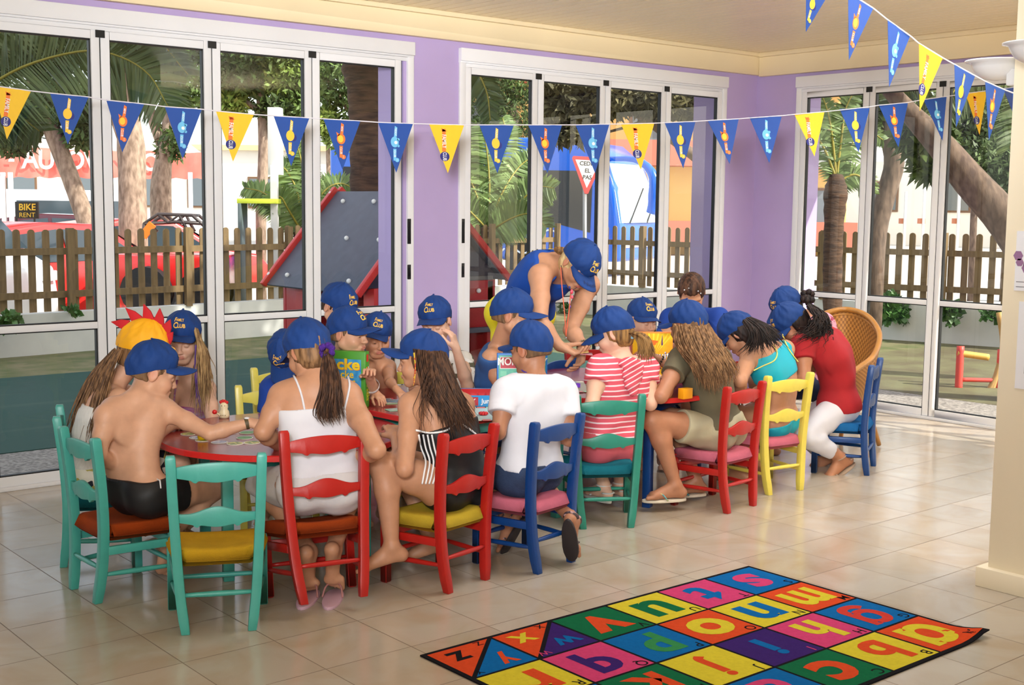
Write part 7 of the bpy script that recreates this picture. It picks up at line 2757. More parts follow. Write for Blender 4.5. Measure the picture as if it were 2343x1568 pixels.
def p_striped():
    J = dict(pel=at(1392, 1018, 6.36), c7=at(1424, 818, 6.36), sL=at(1370, 845, 6.28), sR=at(1478, 842, 6.46), eL=at(1354, 925, 6.26), wL=at(1372, 905, 6.6), eR=at(1488, 925, 6.48), wR=at(1470, 895, 6.75), hd=at(1404, 762, 6.38),
             kL=at(1345, 990, 6.6), kR=at(1400, 985, 6.75), aL=at(1382, 1110, 6.55), aR=at(1420, 1105, 6.7))
    p = Person('person, girl in pink and white striped hooded top with light brown ponytail, seen from behind', J, 1.10, SK3, gaze=V(-0.90, 0.22, -0.36), hs=1.03, push=0.08, hipf=V(-0.5, 0.85, 0), eyes=0.15, brow=(160, 126, 86))
    m = stripe_mat('striped_pink_jersey', (212, 84, 100), (240, 214, 218), 11.5)
    p.tee(m, sleeve=0.42, inf=0.012, noise=0.003, hem=0.0, name='striped_top', neck_n=0.0, neck=0.99)
    # hood lying on the back
    ex = [E_l(p.sp_at(0.93) - p.chF * 0.072, np.stack([p.shR, p.chF, p.sp], 1), (0.078, 0.036, 0.035), k=0.03, tag='hood'),
          E_l(p.sp_at(0.82) - p.chF * 0.090, np.stack([p.shR, p.chF, p.sp], 1), (0.060, 0.026, 0.062), k=0.03, tag='hood'),
          E_l(p.sp_at(0.70) - p.chF * 0.094, np.stack([p.shR, p.chF, p.sp], 1), (0.034, 0.022, 0.045), k=0.03, tag='hood')]
    p.garment('hood', stripe_mat('striped_hood', (212, 84, 100), (240, 214, 218), 14, (0.5, 0.3, 0)), [(('hood',), 0.002, [], [])], extra=ex, noise=0.004, ns=60)
    p.hair_shell(HGB, inf=0.006, face=0.02)
    b = MB()
    c = at(1447, 768, 6.34) - p.base
    for t in np.linspace(0, 6.28, 13)[:-1]:
        b.ball(c + (UP * math.cos(t) + FW * math.sin(t)) * 0.013 + RT * 0.004 * math.sin(3 * t), 0.0055, mat('hair_tie_turquoise', (30, 150, 190), 0.5, c2=(180, 220, 230), vscale=90), n=8)
    b.build('hair_tie', parent=p.o, smooth=True)
    g = guides([(1440, 762, 6.34), (1458, 778, 6.3), (1464, 800, 6.28), (1460, 822, 6.28)], [(1442, 760, 6.33), (1472, 772, 6.28), (1482, 800, 6.27), (1480, 832, 6.27)], [(1444, 759, 6.33), (1480, 770, 6.3), (1492, 795, 6.29), (1496, 822, 6.3)])
    strands('ponytail', g, 200, HGB, p.o, p.base, 0.0030, 0.004, wav=0.003, seed=21)
    p.cap(pitch=0.18, up=0.0, text=False, droop=0.012, seed=13)
    p.shorts(mat('shorts_coral', (206, 90, 100), 0.8), leg=0.5)
    m1 = mat('sandal_white', (214, 212, 206), 0.6)
    p.sandal('L', m1, 'sandal', m1)
    p.sandal('R', m1, 'sandal', m1)


def p_blondboy():
    J = dict(pel=at(1478, 930, 7.95), c7=at(1474, 792, 7.75), sR=at(1440, 812, 7.65), sL=at(1512, 812, 7.75), hd=at(1468, 732, 7.6), eL=at(1520, 870, 7.5), wL=at(1505, 862, 7.3))
    p = Person('person, small blond child behind the yellow game box, cap peak to the right', J, 1.0, SK3, gaze=V(0.55, -0.72, -0.22), hs=1.0, hipf=-FW, eyes=0.3, brow=(196, 166, 120))
    p.short_hair(HLB, low=-0.06)
    p.cap(pitch=-0.04, up=0.0, yaw=-0.25, seed=14)
    p.tee(mat('tee_purple_pink', (176, 110, 190), 0.8, c2=(200, 60, 130), vscale=12, lo=0.48, hi=0.55), inf=0.014)
    p.shorts(mat('shorts_navy'), leg=0.6)


def p_bunwoman():
    J = dict(pel=at(1590, 900, 8.25), c7=at(1588, 712, 8.05), sR=at(1536, 732, 7.9), sL=at(1642, 730, 7.95), hd=at(1582, 668, 7.8), eR=at(1518, 800, 7.75), eL=at(1655, 800, 7.8))
    p = Person('person, capless woman in royal blue shirt, dark hair pinned up, head bowed', J, 1.22, SK2, gaze=V(-0.1, -0.62, -0.72), hs=1.05, hipf=-FW, eyes=0.1)
    p.tee(mat('shirt_royal_blue'), sleeve=0.7, inf=0.016, neck=1.03)
    p.hair_shell(HD, inf=0.007, face=0.05, top=9)
    b = MB()
    c = at(1581, 648, 7.85) - p.base
    b.ball(c, 0.062, HD, n=16, sq=(1.15, 0.9, 0.62))
    b.ball(c + V(0.03, 0, 0.018), 0.035, HD, n=12)
    b.build('hair_bun', parent=p.o, smooth=True)
    b = MB()
    for x, y in ((1566, 664), (1576, 660), (1590, 664), (1597, 667), (1603, 672)):
        b.ball(at(x, y, 7.70) - p.base, 0.006, mat('clip_shiny', (210, 214, 220), 0.1, metal=0.9), n=8)
    b.build('hair_clip', parent=p.o, smooth=True)
    p.shorts(mat('shorts_navy'), leg=0.6)


def p_olive():
    J = dict(pel=at(1648, 985, 6.74), c7=at(1594, 798, 6.72), sL=at(1556, 824, 6.58), sR=at(1645, 822, 6.9), eL=at(1512, 908, 6.48), wL=at(1545, 868, 6.72), eR=at(1580, 870, 7.0), wR=at(1508, 824, 6.98), hd=at(1574, 745, 6.68),
             kL=at(1492, 962, 6.55), kR=at(1530, 955, 6.95), aL=at(1545, 1108, 6.60), aR=at(1592, 1098, 6.86))
    p = Person('person, girl in olive t-shirt and khaki shorts with very long brown hair, seen from behind', J, 1.14, SK4, gaze=V(-0.72, 0.6, -0.26), hs=1.03, push=0.06, hipf=V(-0.85, 0.5, 0), eyes=0.3,
               toes=dict(L=V(-0.95, -0.2, 0.0), R=V(-0.9, -0.2, 0.0)), mid=V(0.02, -0.01, 0))
    p.tee(mat('tshirt_olive', (98, 90, 68), 0.85, var=0.1, bump=0.1, bscale=20), sleeve=0.42, inf=0.014, noise=0.003, ns=22, hem=0.07)
    p.shorts(mat('shorts_khaki', (176, 168, 140), 0.85, var=0.06, bump=0.2, bscale=24), leg=0.55, waist=0.12, inf=0.014, noise=0.004, name='khaki_shorts')
    p.hair_shell(HB, inf=0.009, face=0.0)
    g = guides([(1540, 742, 6.62), (1548, 790, 6.56), (1590, 840, 6.5), (1600, 885, 6.5)], [(1565, 748, 6.58), (1585, 800, 6.5), (1612, 850, 6.47), (1620, 895, 6.47)], [(1600, 748, 6.6), (1620, 800, 6.52), (1645, 850, 6.5), (1650, 900, 6.5)],
               [(1615, 745, 6.66), (1640, 795, 6.6), (1668, 845, 6.58), (1672, 880, 6.58)], [(1620, 742, 6.72), (1650, 790, 6.7), (1678, 835, 6.7), (1684, 862, 6.7)])
    strands('long_hair', g, 520, HB, p.o, p.base, 0.0034, 0.007, wav=0.008, clump=0.6, seed=23, freq=10)
    p.cap(pitch=0.05, up=0.0, text=False, seed=15)
    m1, m2 = mat('sandal_cream', (212, 200, 180), 0.7), mat('thong_turquoise', (60, 150, 170), 0.5, c2=(226, 206, 90), vscale=60)
    p.sandal('L', m1, 'flipflop', m2)
    p.sandal('R', m1, 'flipflop', m2)
    b = MB()
    for i in range(10):
        t = i / 10 * 6.28
        ax_ = unit(J['wR'] - J['eR'])
        a = unit(np.cross(ax_, UP))
        b.ball(J['wR'] - ax_ * 0.01 + (a * math.cos(t) + np.cross(ax_, a) * math.sin(t)) * 0.027 - p.base, 0.007, mat('bracelet_dark', (50, 34, 30), 0.4), n=8)
    b.build('bracelet', parent=p.o, smooth=True)


def p_turquoise():
    J = dict(pel=at(1776, 962, 7.15), c7=at(1744, 792, 7.06), sL=at(1716, 812, 6.98), sR=at(1796, 800, 7.24), eL=at(1694, 872, 6.9), wL=at(1690, 905, 7.25), eR=at(1790, 870, 7.4), wR=at(1740, 890, 7.5), hd=at(1690, 764, 7.08),
             kL=at(1688, 950, 7.3), kR=at(1720, 945, 7.6))
    p = Person('person, girl in turquoise crop top with yellow piping and bare back', J, 1.16, SK2, gaze=V(-0.66, 0.3, -0.72), hs=1.02, push=0.09, hipf=V(-0.85, 0.5, 0), eyes=0.2, mid=V(0.05, -0.04, 0.02))
    mt = mat('top_turquoise', (0, 168, 192), 0.6, var=0.05)
    my = mat('piping_yellow', (236, 220, 110), 0.6)
    p.garment('crop_top', mt, [(('torso',), 0.007, [(p.sp_at(0.93), p.sp), (p.sp_at(0.55), -p.sp)], [(J['sL'] - p.sp * 0.025, 0.066), (J['sR'] - p.sp * 0.025, 0.066), (p.sp_at(1.0) - p.chF * 0.05, 0.05)])], noise=0.001)
    p.strap(my, [at(1725, 848, 6.9), at(1745, 838, 6.88), at(1772, 825, 6.92), at(1778, 805, 6.96), at(1765, 785, 6.98), at(1748, 778, 7.0)], 0.0035, 'yellow_piping', lift=0.010)
    p.strap(my, [at(1790, 765, 7.08), at(1800, 790, 7.06), at(1812, 810, 7.08), at(1826, 828, 7.14)], 0.0035, 'yellow_piping', lift=0.010)
    p.shorts(mt, leg=0.12, waist=0.02, inf=0.008, noise=0.002, name='turquoise_bottoms')
    p.hair_shell(HK, inf=0.010, face=0.02)
    g = guides([(1700, 735, 7.0), (1716, 760, 6.94), (1712, 790, 6.94), (1690, 812, 6.96)], [(1710, 730, 7.02), (1740, 752, 6.95), (1755, 780, 6.94), (1770, 806, 6.93)], [(1715, 728, 7.08), (1750, 745, 7.02), (1775, 765, 7.0), (1800, 792, 7.0)])
    strands('long_hair', g, 230, HK, p.o, p.base, 0.0032, 0.008, wav=0.006, clump=0.7, seed=25)
    p.cap(pitch=0.12, up=0.0, text=False, seed=16)


def p_red():
    J = dict(pel=at(1922, 925, 7.72), c7=at(1868, 766, 7.6), sL=at(1838, 790, 7.48), sR=at(1892, 776, 7.78), eL=at(1840, 868, 7.42), wL=at(1790, 885, 7.5), eR=at(1850, 850, 7.85), wR=at(1800, 870, 7.8), hd=at(1812, 742, 7.58),
             kL=at(1842, 1000, 7.46), kR=at(1828, 985, 7.75), aL=at(1922, 1046, 7.56), aR=at(1880, 1040, 7.8))
    p = Person('person, girl in red t-shirt and white capri leggings, black curly hair', J, 1.2, SK4, gaze=V(-0.70, -0.1, -0.70), hs=1.03, hipf=V(-0.92, 0.2, 0), eyes=0.2, toes=dict(L=V(-0.85, -0.2, -0.55), R=V(-0.85, 0, -0.5)), mid=V(0.06, 0, 0.04))
    p.tee(mat('tshirt_red', (164, 22, 32), 0.85, var=0.12, bump=0.15, bscale=18), sleeve=0.42, inf=0.016, noise=0.004, ns=20, hem=-0.02, neck=1.14)
    p.shorts(mat('leggings_white', (208, 208, 218), 0.8, bump=0.1, bscale=25), leg=1.78, waist=0.06, inf=0.008, noise=0.003, name='capri_leggings')
    p.hair_shell(HK, inf=0.014, face=0.02)
    g = guides([(1850, 700, 7.5), (1866, 725, 7.42), (1850, 760, 7.4), (1800, 780, 7.42)], [(1852, 700, 7.55), (1880, 722, 7.48), (1884, 755, 7.46), (1862, 778, 7.42)], [(1850, 702, 7.6), (1884, 730, 7.56), (1890, 760, 7.56), (1880, 775, 7.54)])
    strands('curly_hair', g, 300, HK, p.o, p.base, 0.0038, 0.016, wav=0.014, clump=0.5, seed=26, freq=22)
    p.cap(pitch=0.10, up=0.0, text=True, ht=1.05, seed=17)
    m1 = mat('sandal_taupe', (168, 146, 128), 0.7)
    p.sandal('L', m1, 'sandal', m1)
    p.sandal('R', m1, 'sandal', m1)


def p_farright():
    J = dict(pel=at(1862, 880, 8.25), c7=at(1856, 722, 8.2), sR=at(1824, 748, 8.1), sL=at(1878, 742, 8.3), hd=at(1800, 702, 8.15))
    p = Person('person in blue cap and pink patterned top behind the girl in red', J, 1.15, SK4, gaze=V(-0.62, -0.42, -0.66), hs=1.04, hipf=V(-0.9, -0.3, 0), eyes=0.2)
    p.tee(mat('top_pink_pattern', (214, 150, 170), 0.8, c2=(150, 40, 70), vscale=30, lo=0.52, hi=0.56), sleeve=0.6, inf=0.014)
    p.shorts(mat('shorts_navy'), leg=0.8)
    p.hair_shell(HK, inf=0.006, face=0.02)
    b = MB()
    for i in range(16):
        b.ball(at(1842, 682, 8.12) - p.base + RNG.normal(size=3) * 0.018, 0.024, HK, n=8)
    b.build('hair_bun', parent=p.o, smooth=True)
    p.cap(pitch=0.12, up=0.0, text=True, seed=18)


PEOPLE = [p_shirtless, p_rooster, p_lilac, p_camisole, p_hidden_blue, p_topboy, p_profile_boy, p_smallest, p_camo, p_swimsuit, p_tankboy, p_whitetee,
          p_leader, p_striped, p_blondboy, p_bunwoman, p_olive, p_turquoise, p_red, p_farright]
import time as _time
for _f in PEOPLE:
    _t = _time.time()
    _f()
    print(_f.__name__, round(_time.time() - _t, 2))
# ================================================================= THINGS ON THE TABLES
def frame_box(name, c, right, up, w_, h_, t_, faces, label, cat, deco):
    """upright carton: c = middle of the front face's lower edge"""
    right, up = unit(right), unit(up)
    back = np.cross(up, right)
    if back @ DV < 0:
        back = -back
    e = empty(name, c, 0, label, cat)
    bpy.context.view_layer.update()
    b = MB()
    b.obox(c + up * h_ / 2 + back * t_ / 2, right, back, up, w_ / 2, t_ / 2, h_ / 2, faces)
    b.build('carton', parent=e, world=True, fixn=True, bevel=0.002)
    b = MB()
    fn = lambda u, v, w=0.001: c + right * u * w_ / 2 + up * (v * h_) - back * w
    sd = lambda u, v, w=0.001: c + right * (w_ / 2 + w) + back * (u * t_) + up * (v * h_)
    deco(b, fn, sd, w_, h_)
    b.build('printed_cover', parent=e, world=True)
    return e


def blob(b, fn, u, v, ru, rv, m, w=0.0016, n=14, j=0.0, ph=0.0):
    b.add([fn(u + ru * math.cos(t) * (1 + j * math.sin(5 * t + ph)), v + rv * math.sin(t) * (1 + j * math.sin(4 * t + ph)), w) for t in np.linspace(0, 2 * math.pi, n + 1)[:-1]], [tuple(range(n))], m)


def quad(b, fn, u0, v0, u1, v1, m, w=0.001):
    b.add([fn(u0, v0, w), fn(u1, v0, w), fn(u1, v1, w), fn(u0, v1, w)], [(0, 1, 2, 3)], m)


def deco_green(b, fn, sd, w_, h_):
    quad(b, fn, -0.92, 0.06, 0.84, 0.86, mat('cover_blue', (24, 120, 196), 0.35, c2=(80, 170, 214), vscale=30))
    my, mr, mo = mat('cover_yellow', (240, 206, 40), 0.4), mat('cover_red', (206, 44, 36), 0.4), mat('cover_orange', (226, 110, 30), 0.4)
    f2 = lambda x, y: (lambda u, v: fn(x + u / (w_ / 2), y + v / h_, 0.0024))
    f1 = lambda x, y: (lambda u, v: fn(x + (u + 0.002) / (w_ / 2), y + (v - 0.002) / h_, 0.0018))
    for f_, m_ in ((f1(0.0, 0.68), mo), (f2(0.0, 0.68), my)):
        b.text('Zacke', f_, 0.075, m_, bold=0.03, w=1.15)
    b.text('Zacke', f2(0.1, 0.53), 0.05, my, bold=0.02)
    blob(b, fn, 0.45, 0.17, 0.4, 0.12, mat('cover_green_hill', (70, 150, 60), 0.5), 0.0014)
    for k in range(7):
        blob(b, fn, 0.45 + 0.14 * math.cos(k * 0.9), 0.25 + 0.07 * math.sin(k * 0.9), 0.10, 0.025, mr, 0.0018 + 0.0001 * k, j=0.4, ph=k)
    blob(b, fn, -0.05, 0.24, 0.15, 0.09, mat('cover_white', (236, 236, 232), 0.5), 0.0018, j=0.2)
    blob(b, fn, 0.56, 0.47, 0.06, 0.015, my, 0.0018)
    # spine reads upwards
    for s, o, k, mm in (('Zicke Zacke', 0.30, 0.030, my), ('Familienspiel', 0.72, 0.020, my)):
        b.text(s, lambda u, v, o=o: sd(o + v / 0.052, 0.36 + u / h_, 0.0012), k, mm, bold=0.015, w=0.9)
    for i in range(3):
        quad(b, lambda u, v, w: sd(u, v, w), 0.2 + 0.22 * i, 0.68, 0.36 + 0.22 * i, 0.73, (my, mr, mat('cover_white'))[i], 0.0012)
    quad(b, lambda u, v, w: sd(u, v, w), 0.25, 0.82, 0.75, 0.95, mr, 0.0012)


def deco_mono(b, fn, sd, w_, h_):
    mr, mw = mat('cover_crimson', (170, 28, 48), 0.4), mat('cover_white')
    quad(b, fn, -0.93, 0.04, 0.93, 0.96, mat('cover_teal', (60, 150, 140), 0.4, c2=(90, 180, 150), vscale=20), 0.0008)
    quad(b, fn, -0.88, 0.69, 0.88, 0.93, mw, 0.0012)
    quad(b, fn, -0.86, 0.70, 0.86, 0.92, mr, 0.0016)
    b.text('MONOPOLY', lambda u, v: fn(u / (w_ / 2), 0.765 + v / h_, 0.0022), 0.052, mw, bold=0.02, w=0.86)
    for i in range(5):
        quad(b, fn, -0.86, 0.06 + 0.12 * i, -0.62, 0.16 + 0.12 * i, mat('cover_green2', (110, 190, 160), 0.4), 0.0012)
    blob(b, fn, -0.1, 0.35, 0.6, 0.28, mat('cover_sky', (120, 196, 226), 0.4), 0.0013)
    blob(b, fn, -0.35, 0.36, 0.2, 0.12, mat('cover_gold', (236, 184, 70), 0.5), 0.0016, j=0.25)
    blob(b, fn, -0.32, 0.20, 0.3, 0.06, mat('cover_magenta', (214, 50, 110), 0.5), 0.0018, j=0.2)
    blob(b, fn, 0.2, 0.25, 0.22, 0.14, mat('cover_red'), 0.0018, j=0.2)


def deco_purs(b, fn, sd, w_, h_):
    mo = mat('cover_sun_orange', (236, 150, 20), 0.4, c2=(246, 214, 30), vscale=9)
    quad(b, fn, -0.97, 0.03, 0.97, 0.97, mo, 0.0008)
    for k in range(9):
        a = -0.9 + 0.225 * k
        b.add([fn(0.0, 0.45, 0.0011), fn(a * 1.05, 0.97, 0.0011), fn(a * 1.05 + 0.09, 0.97, 0.0011)], [(0, 1, 2)], mat('cover_ray', (250, 220, 60), 0.4))
    mp_, mw = mat('cover_violet', (84, 30, 120), 0.4), mat('cover_white')
    b.text('Pursuit', lambda u, v: fn((u + 0.002) / (w_ / 2) + 0.12, 0.42 + (v - 0.002) / h_, 0.0016), 0.068, mp_, bold=0.035, w=0.9)
    b.text('Pursuit', lambda u, v: fn(u / (w_ / 2) + 0.12, 0.42 + v / h_, 0.0022), 0.068, mw, bold=0.01, w=0.9)
    b.text('JUNIOR', lambda u, v: fn(u / (w_ / 2) - 0.1, 0.22 + v / h_, 0.0020), 0.040, mp_, bold=0.02, w=0.95)
    b.add([fn(0.42, 0.72, 0.0014), fn(0.50, 0.72, 0.0014), fn(0.47, 0.93, 0.0014), fn(0.45, 0.93, 0.0014)], [(0, 1, 2, 3)], mp_)
    blob(b, fn, -0.1, 0.78, 0.35, 0.06, mat('cover_orange'), 0.0014, j=0.2)


rt_b = unit(RT * 0.96 - FW * 0.26)
P_ = atz(836, 934, 0.606)
frame_box('game_box', P_ + UP * 0 - rt_b * 0.135 + (0, 0, 0), rt_b, UP, 0.27, 0.275, 0.052, mat('carton_green', (70, 150, 40), 0.4, var=0.1), 'green upright game box with yellow lettering in front of the profile boy', 'game box', deco_green)
P_ = np.array(atz(1194, 922, 0.606))
frame_box('game_box', P_, unit(RT + FW * 0.05), unit(UP + FW * 0.06), 0.255, 0.25, 0.05, mat('carton_blue', (20, 110, 190), 0.4), 'standing game box with red title bar behind the boy in white t-shirt', 'game box', deco_mono)
P_ = np.array(atz(1492, 868, 0.601))
frame_box('game_box', P_, unit(RT + FW * 0.1), unit(UP + FW * 0.05), 0.24, 0.275, 0.05, mat('carton_orange', (232, 140, 50), 0.4), 'yellow and orange game box held up in front of the small blond child', 'game box', deco_purs)


def tray():
    p = np.array(atz(1108, 932, 0.606))
    ang = math.atan2(RT[1], RT[0]) + 0.06
    e = empty('game_tray', p, ang, 'open blue box with red plastic insert on the middle table', 'game box')
    mb2, mr = mat('carton_cyan', (20, 140, 206), 0.4), mat('plastic_red', (200, 30, 36), 0.3)
    w_, d_, h_ = 0.25, 0.25, 0.058
    b = MB()
    t = 0.004
    for q in (((-w_ / 2, 0, 0), (w_ / 2, d_, t)), ((-w_ / 2, 0, 0), (w_ / 2, t, h_)), ((-w_ / 2, d_ - t, 0), (w_ / 2, d_, h_)), ((-w_ / 2, 0, 0), (-w_ / 2 + t, d_, h_)), ((w_ / 2 - t, 0, 0), (w_ / 2, d_, h_))):
        b.box(*q, mb2)
    b.build('carton', parent=e)
    b = MB()
    b.box((-w_ / 2 + t, t, h_ * 0.35), (w_ / 2 - t, d_ - t, h_ * 0.42), mr)
    for q in (((-w_ / 2 + t, t, 0.02), (w_ / 2 - t, 0.016, h_ - 0.002)), ((-w_ / 2 + t, d_ - 0.016, 0.02), (w_ / 2 - t, d_ - t, h_ - 0.002)), ((-w_ / 2 + t, t, 0.02), (-w_ / 2 + 0.016, d_ - t, h_ - 0.002)), ((w_ / 2 - 0.016, t, 0.02), (w_ / 2 - t, d_ - t, h_ - 0.002))):
        b.box(*q, mr)
    for k in range(4):
        b.box((-0.03 + k * 0.04, 0.05, 0.02), (-0.027 + k * 0.04, 0.2, h_ - 0.015), mr)
    b.build('plastic_insert', parent=e)
    b = MB()
    b.box((-w_ / 2 + 0.03, -0.0015, 0.008), (-w_ / 2 + 0.095, -0.0005, 0.05), mat('cover_crimson'))
    b.text('LY', lambda u, v: (-w_ / 2 + 0.062 + u, -0.002, 0.018 + v), 0.035, mat('cover_white'), bold=0.02)
    b.text('Junior', lambda u, v: (-w_ / 2 + 0.150 + u, -0.002, 0.020 + v + u * 0.05), 0.034, mat('cover_white'), bold=0.02, w=0.95)
    b.build('printed_side', parent=e)
    b = MB()
    for k in range(5):
        b.add([(-0.1 + 0.03 * k, 0.05 + 0.01 * k, 0.034 + 0.002 * k), (-0.06 + 0.03 * k, 0.06, 0.034), (-0.06 + 0.03 * k, 0.12, 0.038), (-0.1 + 0.03 * k, 0.11, 0.04)], [(0, 1, 2, 3)], mat('paper_note', (230, 222, 210), 0.7))
    b.build('paper_notes', parent=e)


tray()


def flat_thing(name, label, cat, px, py, z, poly, m, h=0.0016, rot=0.0, group=None, deco=None):
    p = np.array(atz(px, py, z))
    e = empty(name, p, math.atan2(RT[1], RT[0]) + rot, label, cat, group)
    b = MB()
    b.prism(poly, lambda u, v, w_: (u, v, w_), 0, h, m)
    b.build('card' if 'card' in name else 'board' if 'board' in name else 'disc', parent=e, fixn=True)
    if deco:
        b = MB()
        deco(b, h + 0.0004)
        b.build('picture', parent=e)
    return e


def brd(b, z):
    mm = [mat('board_blue', (110, 170, 200), 0.4), mat('board_pale', (222, 220, 196), 0.4), mat('board_coral', (216, 110, 96), 0.4), mat('board_mint', (150, 200, 160), 0.4)]
    for i in range(9):
        for j in (0, 8):
            b.add([(-0.2 + 0.045 * i, -0.2 + 0.045 * j, z), (-0.16 + 0.045 * i, -0.2 + 0.045 * j, z), (-0.16 + 0.045 * i, -0.16 + 0.045 * j, z), (-0.2 + 0.045 * i, -0.16 + 0.045 * j, z)], [(0, 1, 2, 3)], mm[(i + j) % 4])
            b.add([(-0.2 + 0.045 * j, -0.2 + 0.045 * i, z), (-0.16 + 0.045 * j, -0.2 + 0.045 * i, z), (-0.16 + 0.045 * j, -0.16 + 0.045 * i, z), (-0.2 + 0.045 * j, -0.16 + 0.045 * i, z)], [(0, 1, 2, 3)], mm[(i + j + 1) % 4])


sqp = lambda h: [(-h, -h), (h, -h), (h, h), (-h, h)]
flat_thing('game_board', 'pale blue game board on the middle table in front of the open box', 'game board', 1150, 948, 0.606, sqp(0.17), mat('board_base', (176, 206, 206), 0.4), 0.003, 0.1, deco=lambda b, z: None or brd(b, z))
flat_thing('game_board', 'game board on the right-hand red table beside the striped girl', 'game board', 1335, 886, 0.601, sqp(0.18), mat('board_olive', (150, 140, 120), 0.4), 0.003, 0.3, deco=brd)
crd = [(-0.045, -0.03), (0.045, -0.03), (0.045, 0.03), (-0.045, 0.03)]
for i, (x, y, c_, r_, lb) in enumerate(((880, 914, (214, 70, 80), 0.2, 'pink card on the middle table beside the small hand'), (902, 917, (120, 160, 200), -0.1, 'blue card on the middle table, right of the pink one'),
                                        (895, 923, (150, 180, 130), 0.35, 'green card overlapping the blue one on the middle table'), (905, 938, (150, 196, 170), 0.5, 'mint card lying nearest the edge of the middle table'))):
    flat_thing('playing_card', lb, 'card', x, y, 0.606, crd, mat('card_%d' % i, c_, 0.4), 0.0012 + 0.0006 * i, r_,
               deco=lambda b, z: b.add([(-0.035, -0.02, z), (0.035, -0.02, z), (0.035, 0.02, z), (-0.035, 0.02, z)], [(0, 1, 2, 3)], mat('card_inner', (214, 206, 190), 0.4, c2=(120, 150, 170), vscale=60)))


# memory discs on the round table: one kind, copied
def disc_proto(top, name):
    e = empty('memory_disc')
    MB().lathe([(0.0001, 0.0), (0.036, 0.0), (0.0365, 0.0012), (0.036, 0.0024), (0.0001, 0.0024)], (0, 0, 0), 28, mat('disc_rim', (226, 226, 214), 0.5)).build('cardboard', parent=e, smooth=False)
    MB().lathe([(0.0001, 0.0025), (0.0325, 0.0025), (0.0325, 0.0029), (0.0001, 0.0029)], (0, 0, 0), 28, top).build('picture', parent=e)
    return e


d1 = disc_proto(mat('disc_green', (84, 140, 74), 0.5, c2=(110, 160, 96), vscale=60), 'green')
d2 = disc_proto(mat('disc_picture', (210, 196, 110), 0.5, c2=(110, 130, 70), vscale=70, lo=0.45, hi=0.55), 'pic')
d3 = disc_proto(mat('disc_blue', (150, 160, 196), 0.5, c2=(214, 214, 226), vscale=60, lo=0.45, hi=0.55), 'blue')
DS = [(d1, 522, 992, 'green-backed disc under the forearm of the shirtless boy'), (d1, 560, 980, 'green-backed disc farthest back, next to the wristwatch'), (d1, 566, 991, 'green-backed disc second in the column near the girl in camisole'),
      (d1, 560, 1003, 'green-backed disc nearest the table middle, third in the column'), (d2, 432, 994, 'disc with orange picture at the left edge of the round table'), (d3, 452, 1002, 'disc with grey picture behind the yellow cup'),
      (d2, 466, 1008, 'disc directly under the yellow cup'), (d3, 502, 1013, 'disc with blue picture right of the yellow cup'), (d2, 538, 1016, 'disc with yellow picture, nearest the table edge'), (d2, 577, 1014, 'disc with dark yellow picture by the elbow of the girl in camisole'),
      (d1, 436, 984, 'disc farthest left and back on the round table'), (d1, 590, 990, 'green-backed disc half behind the elbow of the girl in camisole'), (d1, 600, 972, 'green-backed disc behind the arm of the girl in camisole')]
used_ = set()
for pr_, x, y, lb in DS:
    o = pr_ if pr_ not in used_ else copy_tree(pr_)
    used_.add(pr_)
    o.location = atz(x, y, 0.5705)
    o.rotation_euler = (0, 0, RNG.random() * 6)
    tag(o, lb, 'disc', 'memory discs on the round table')

e = empty('toy_cup', atz(464, 1006, 0.5735), 0, 'small yellow cup with face marks standing on a disc', 'toy')
MB().lathe([(0.0001, 0), (0.018, 0), (0.0225, 0.008), (0.023, 0.03), (0.0235, 0.044), (0.021, 0.045), (0.0001, 0.043)], (0, 0, 0), 24, mat('toy_yellow', (244, 206, 20), 0.35)).build('cup', parent=e, smooth=True)
b = MB()
for a in (3.6, 4.2, 4.9, 5.5):
    b.ball((0.0225 * math.cos(a), 0.0225 * math.sin(a), 0.026 + 0.004 * math.sin(a * 7)), 0.004, mat('toy_brown', (120, 86, 30), 0.6), n=8)
b.build('face_mark', parent=e)

e = empty('rooster_figure', atz(513, 956, 0.571), 0, 'cream wooden rooster figure with red comb on the round table', 'toy')
mc = mat('toy_cream', (226, 210, 170), 0.4)
MB().lathe([(0.0001, 0), (0.024, 0), (0.026, 0.012), (0.024, 0.03), (0.017, 0.042), (0.020, 0.052), (0.018, 0.066), (0.010, 0.074), (0.0001, 0.076)], (0, 0, 0), 24, mc).build('body', parent=e, smooth=True)
b = MB()
for k in range(4):
    b.ball(RT * (-0.014 + 0.009 * k) + UP * (0.076 + 0.004 * math.sin(k * 1.2)), 0.009, mat('toy_red', (200, 24, 24), 0.4), n=10)
b.build('comb', parent=e, smooth=True)
b = MB()
for dx in (-0.007, 0.007):
    b.ball(RT * dx - FW * 0.018 + UP * 0.06, 0.0022, mat('toy_black', (30, 26, 24), 0.4), n=8)
for dx in (-0.01, 0.0, 0.01):
    b.ball(RT * dx - FW * 0.025 + UP * 0.015, 0.0025, mat('toy_brown'), n=8)
b.build('eye', parent=e)
e = empty('toy_mallet', at(497, 946, 5.74), 0, 'small red-tipped wooden stick beside the rooster figure', 'toy')
bpy.context.view_layer.update()
b = MB()
b.tube([at(503, 950, 5.76), at(494, 945, 5.74)], 0.004, 8, mc)
b.build('stick', parent=e, world=True)
b = MB()
b.ball(at(491, 943, 5.73), 0.012, mat('toy_red'), n=12, sq=(1, 1, 0.9))
b.build('tip', parent=e, world=True, smooth=True)
tag(MB().lathe([(0.0001, 0), (0.014, 0), (0.014, 0.02), (0.011, 0.021), (0.0001, 0.017)], (0, 0, 0), 20, mat('toy_purple', (110, 50, 190), 0.35)).build('game_piece', loc=atz(1322, 886, 0.605), smooth=False), 'purple plastic counter on the board beside the striped girl', 'game piece')
b = MB()
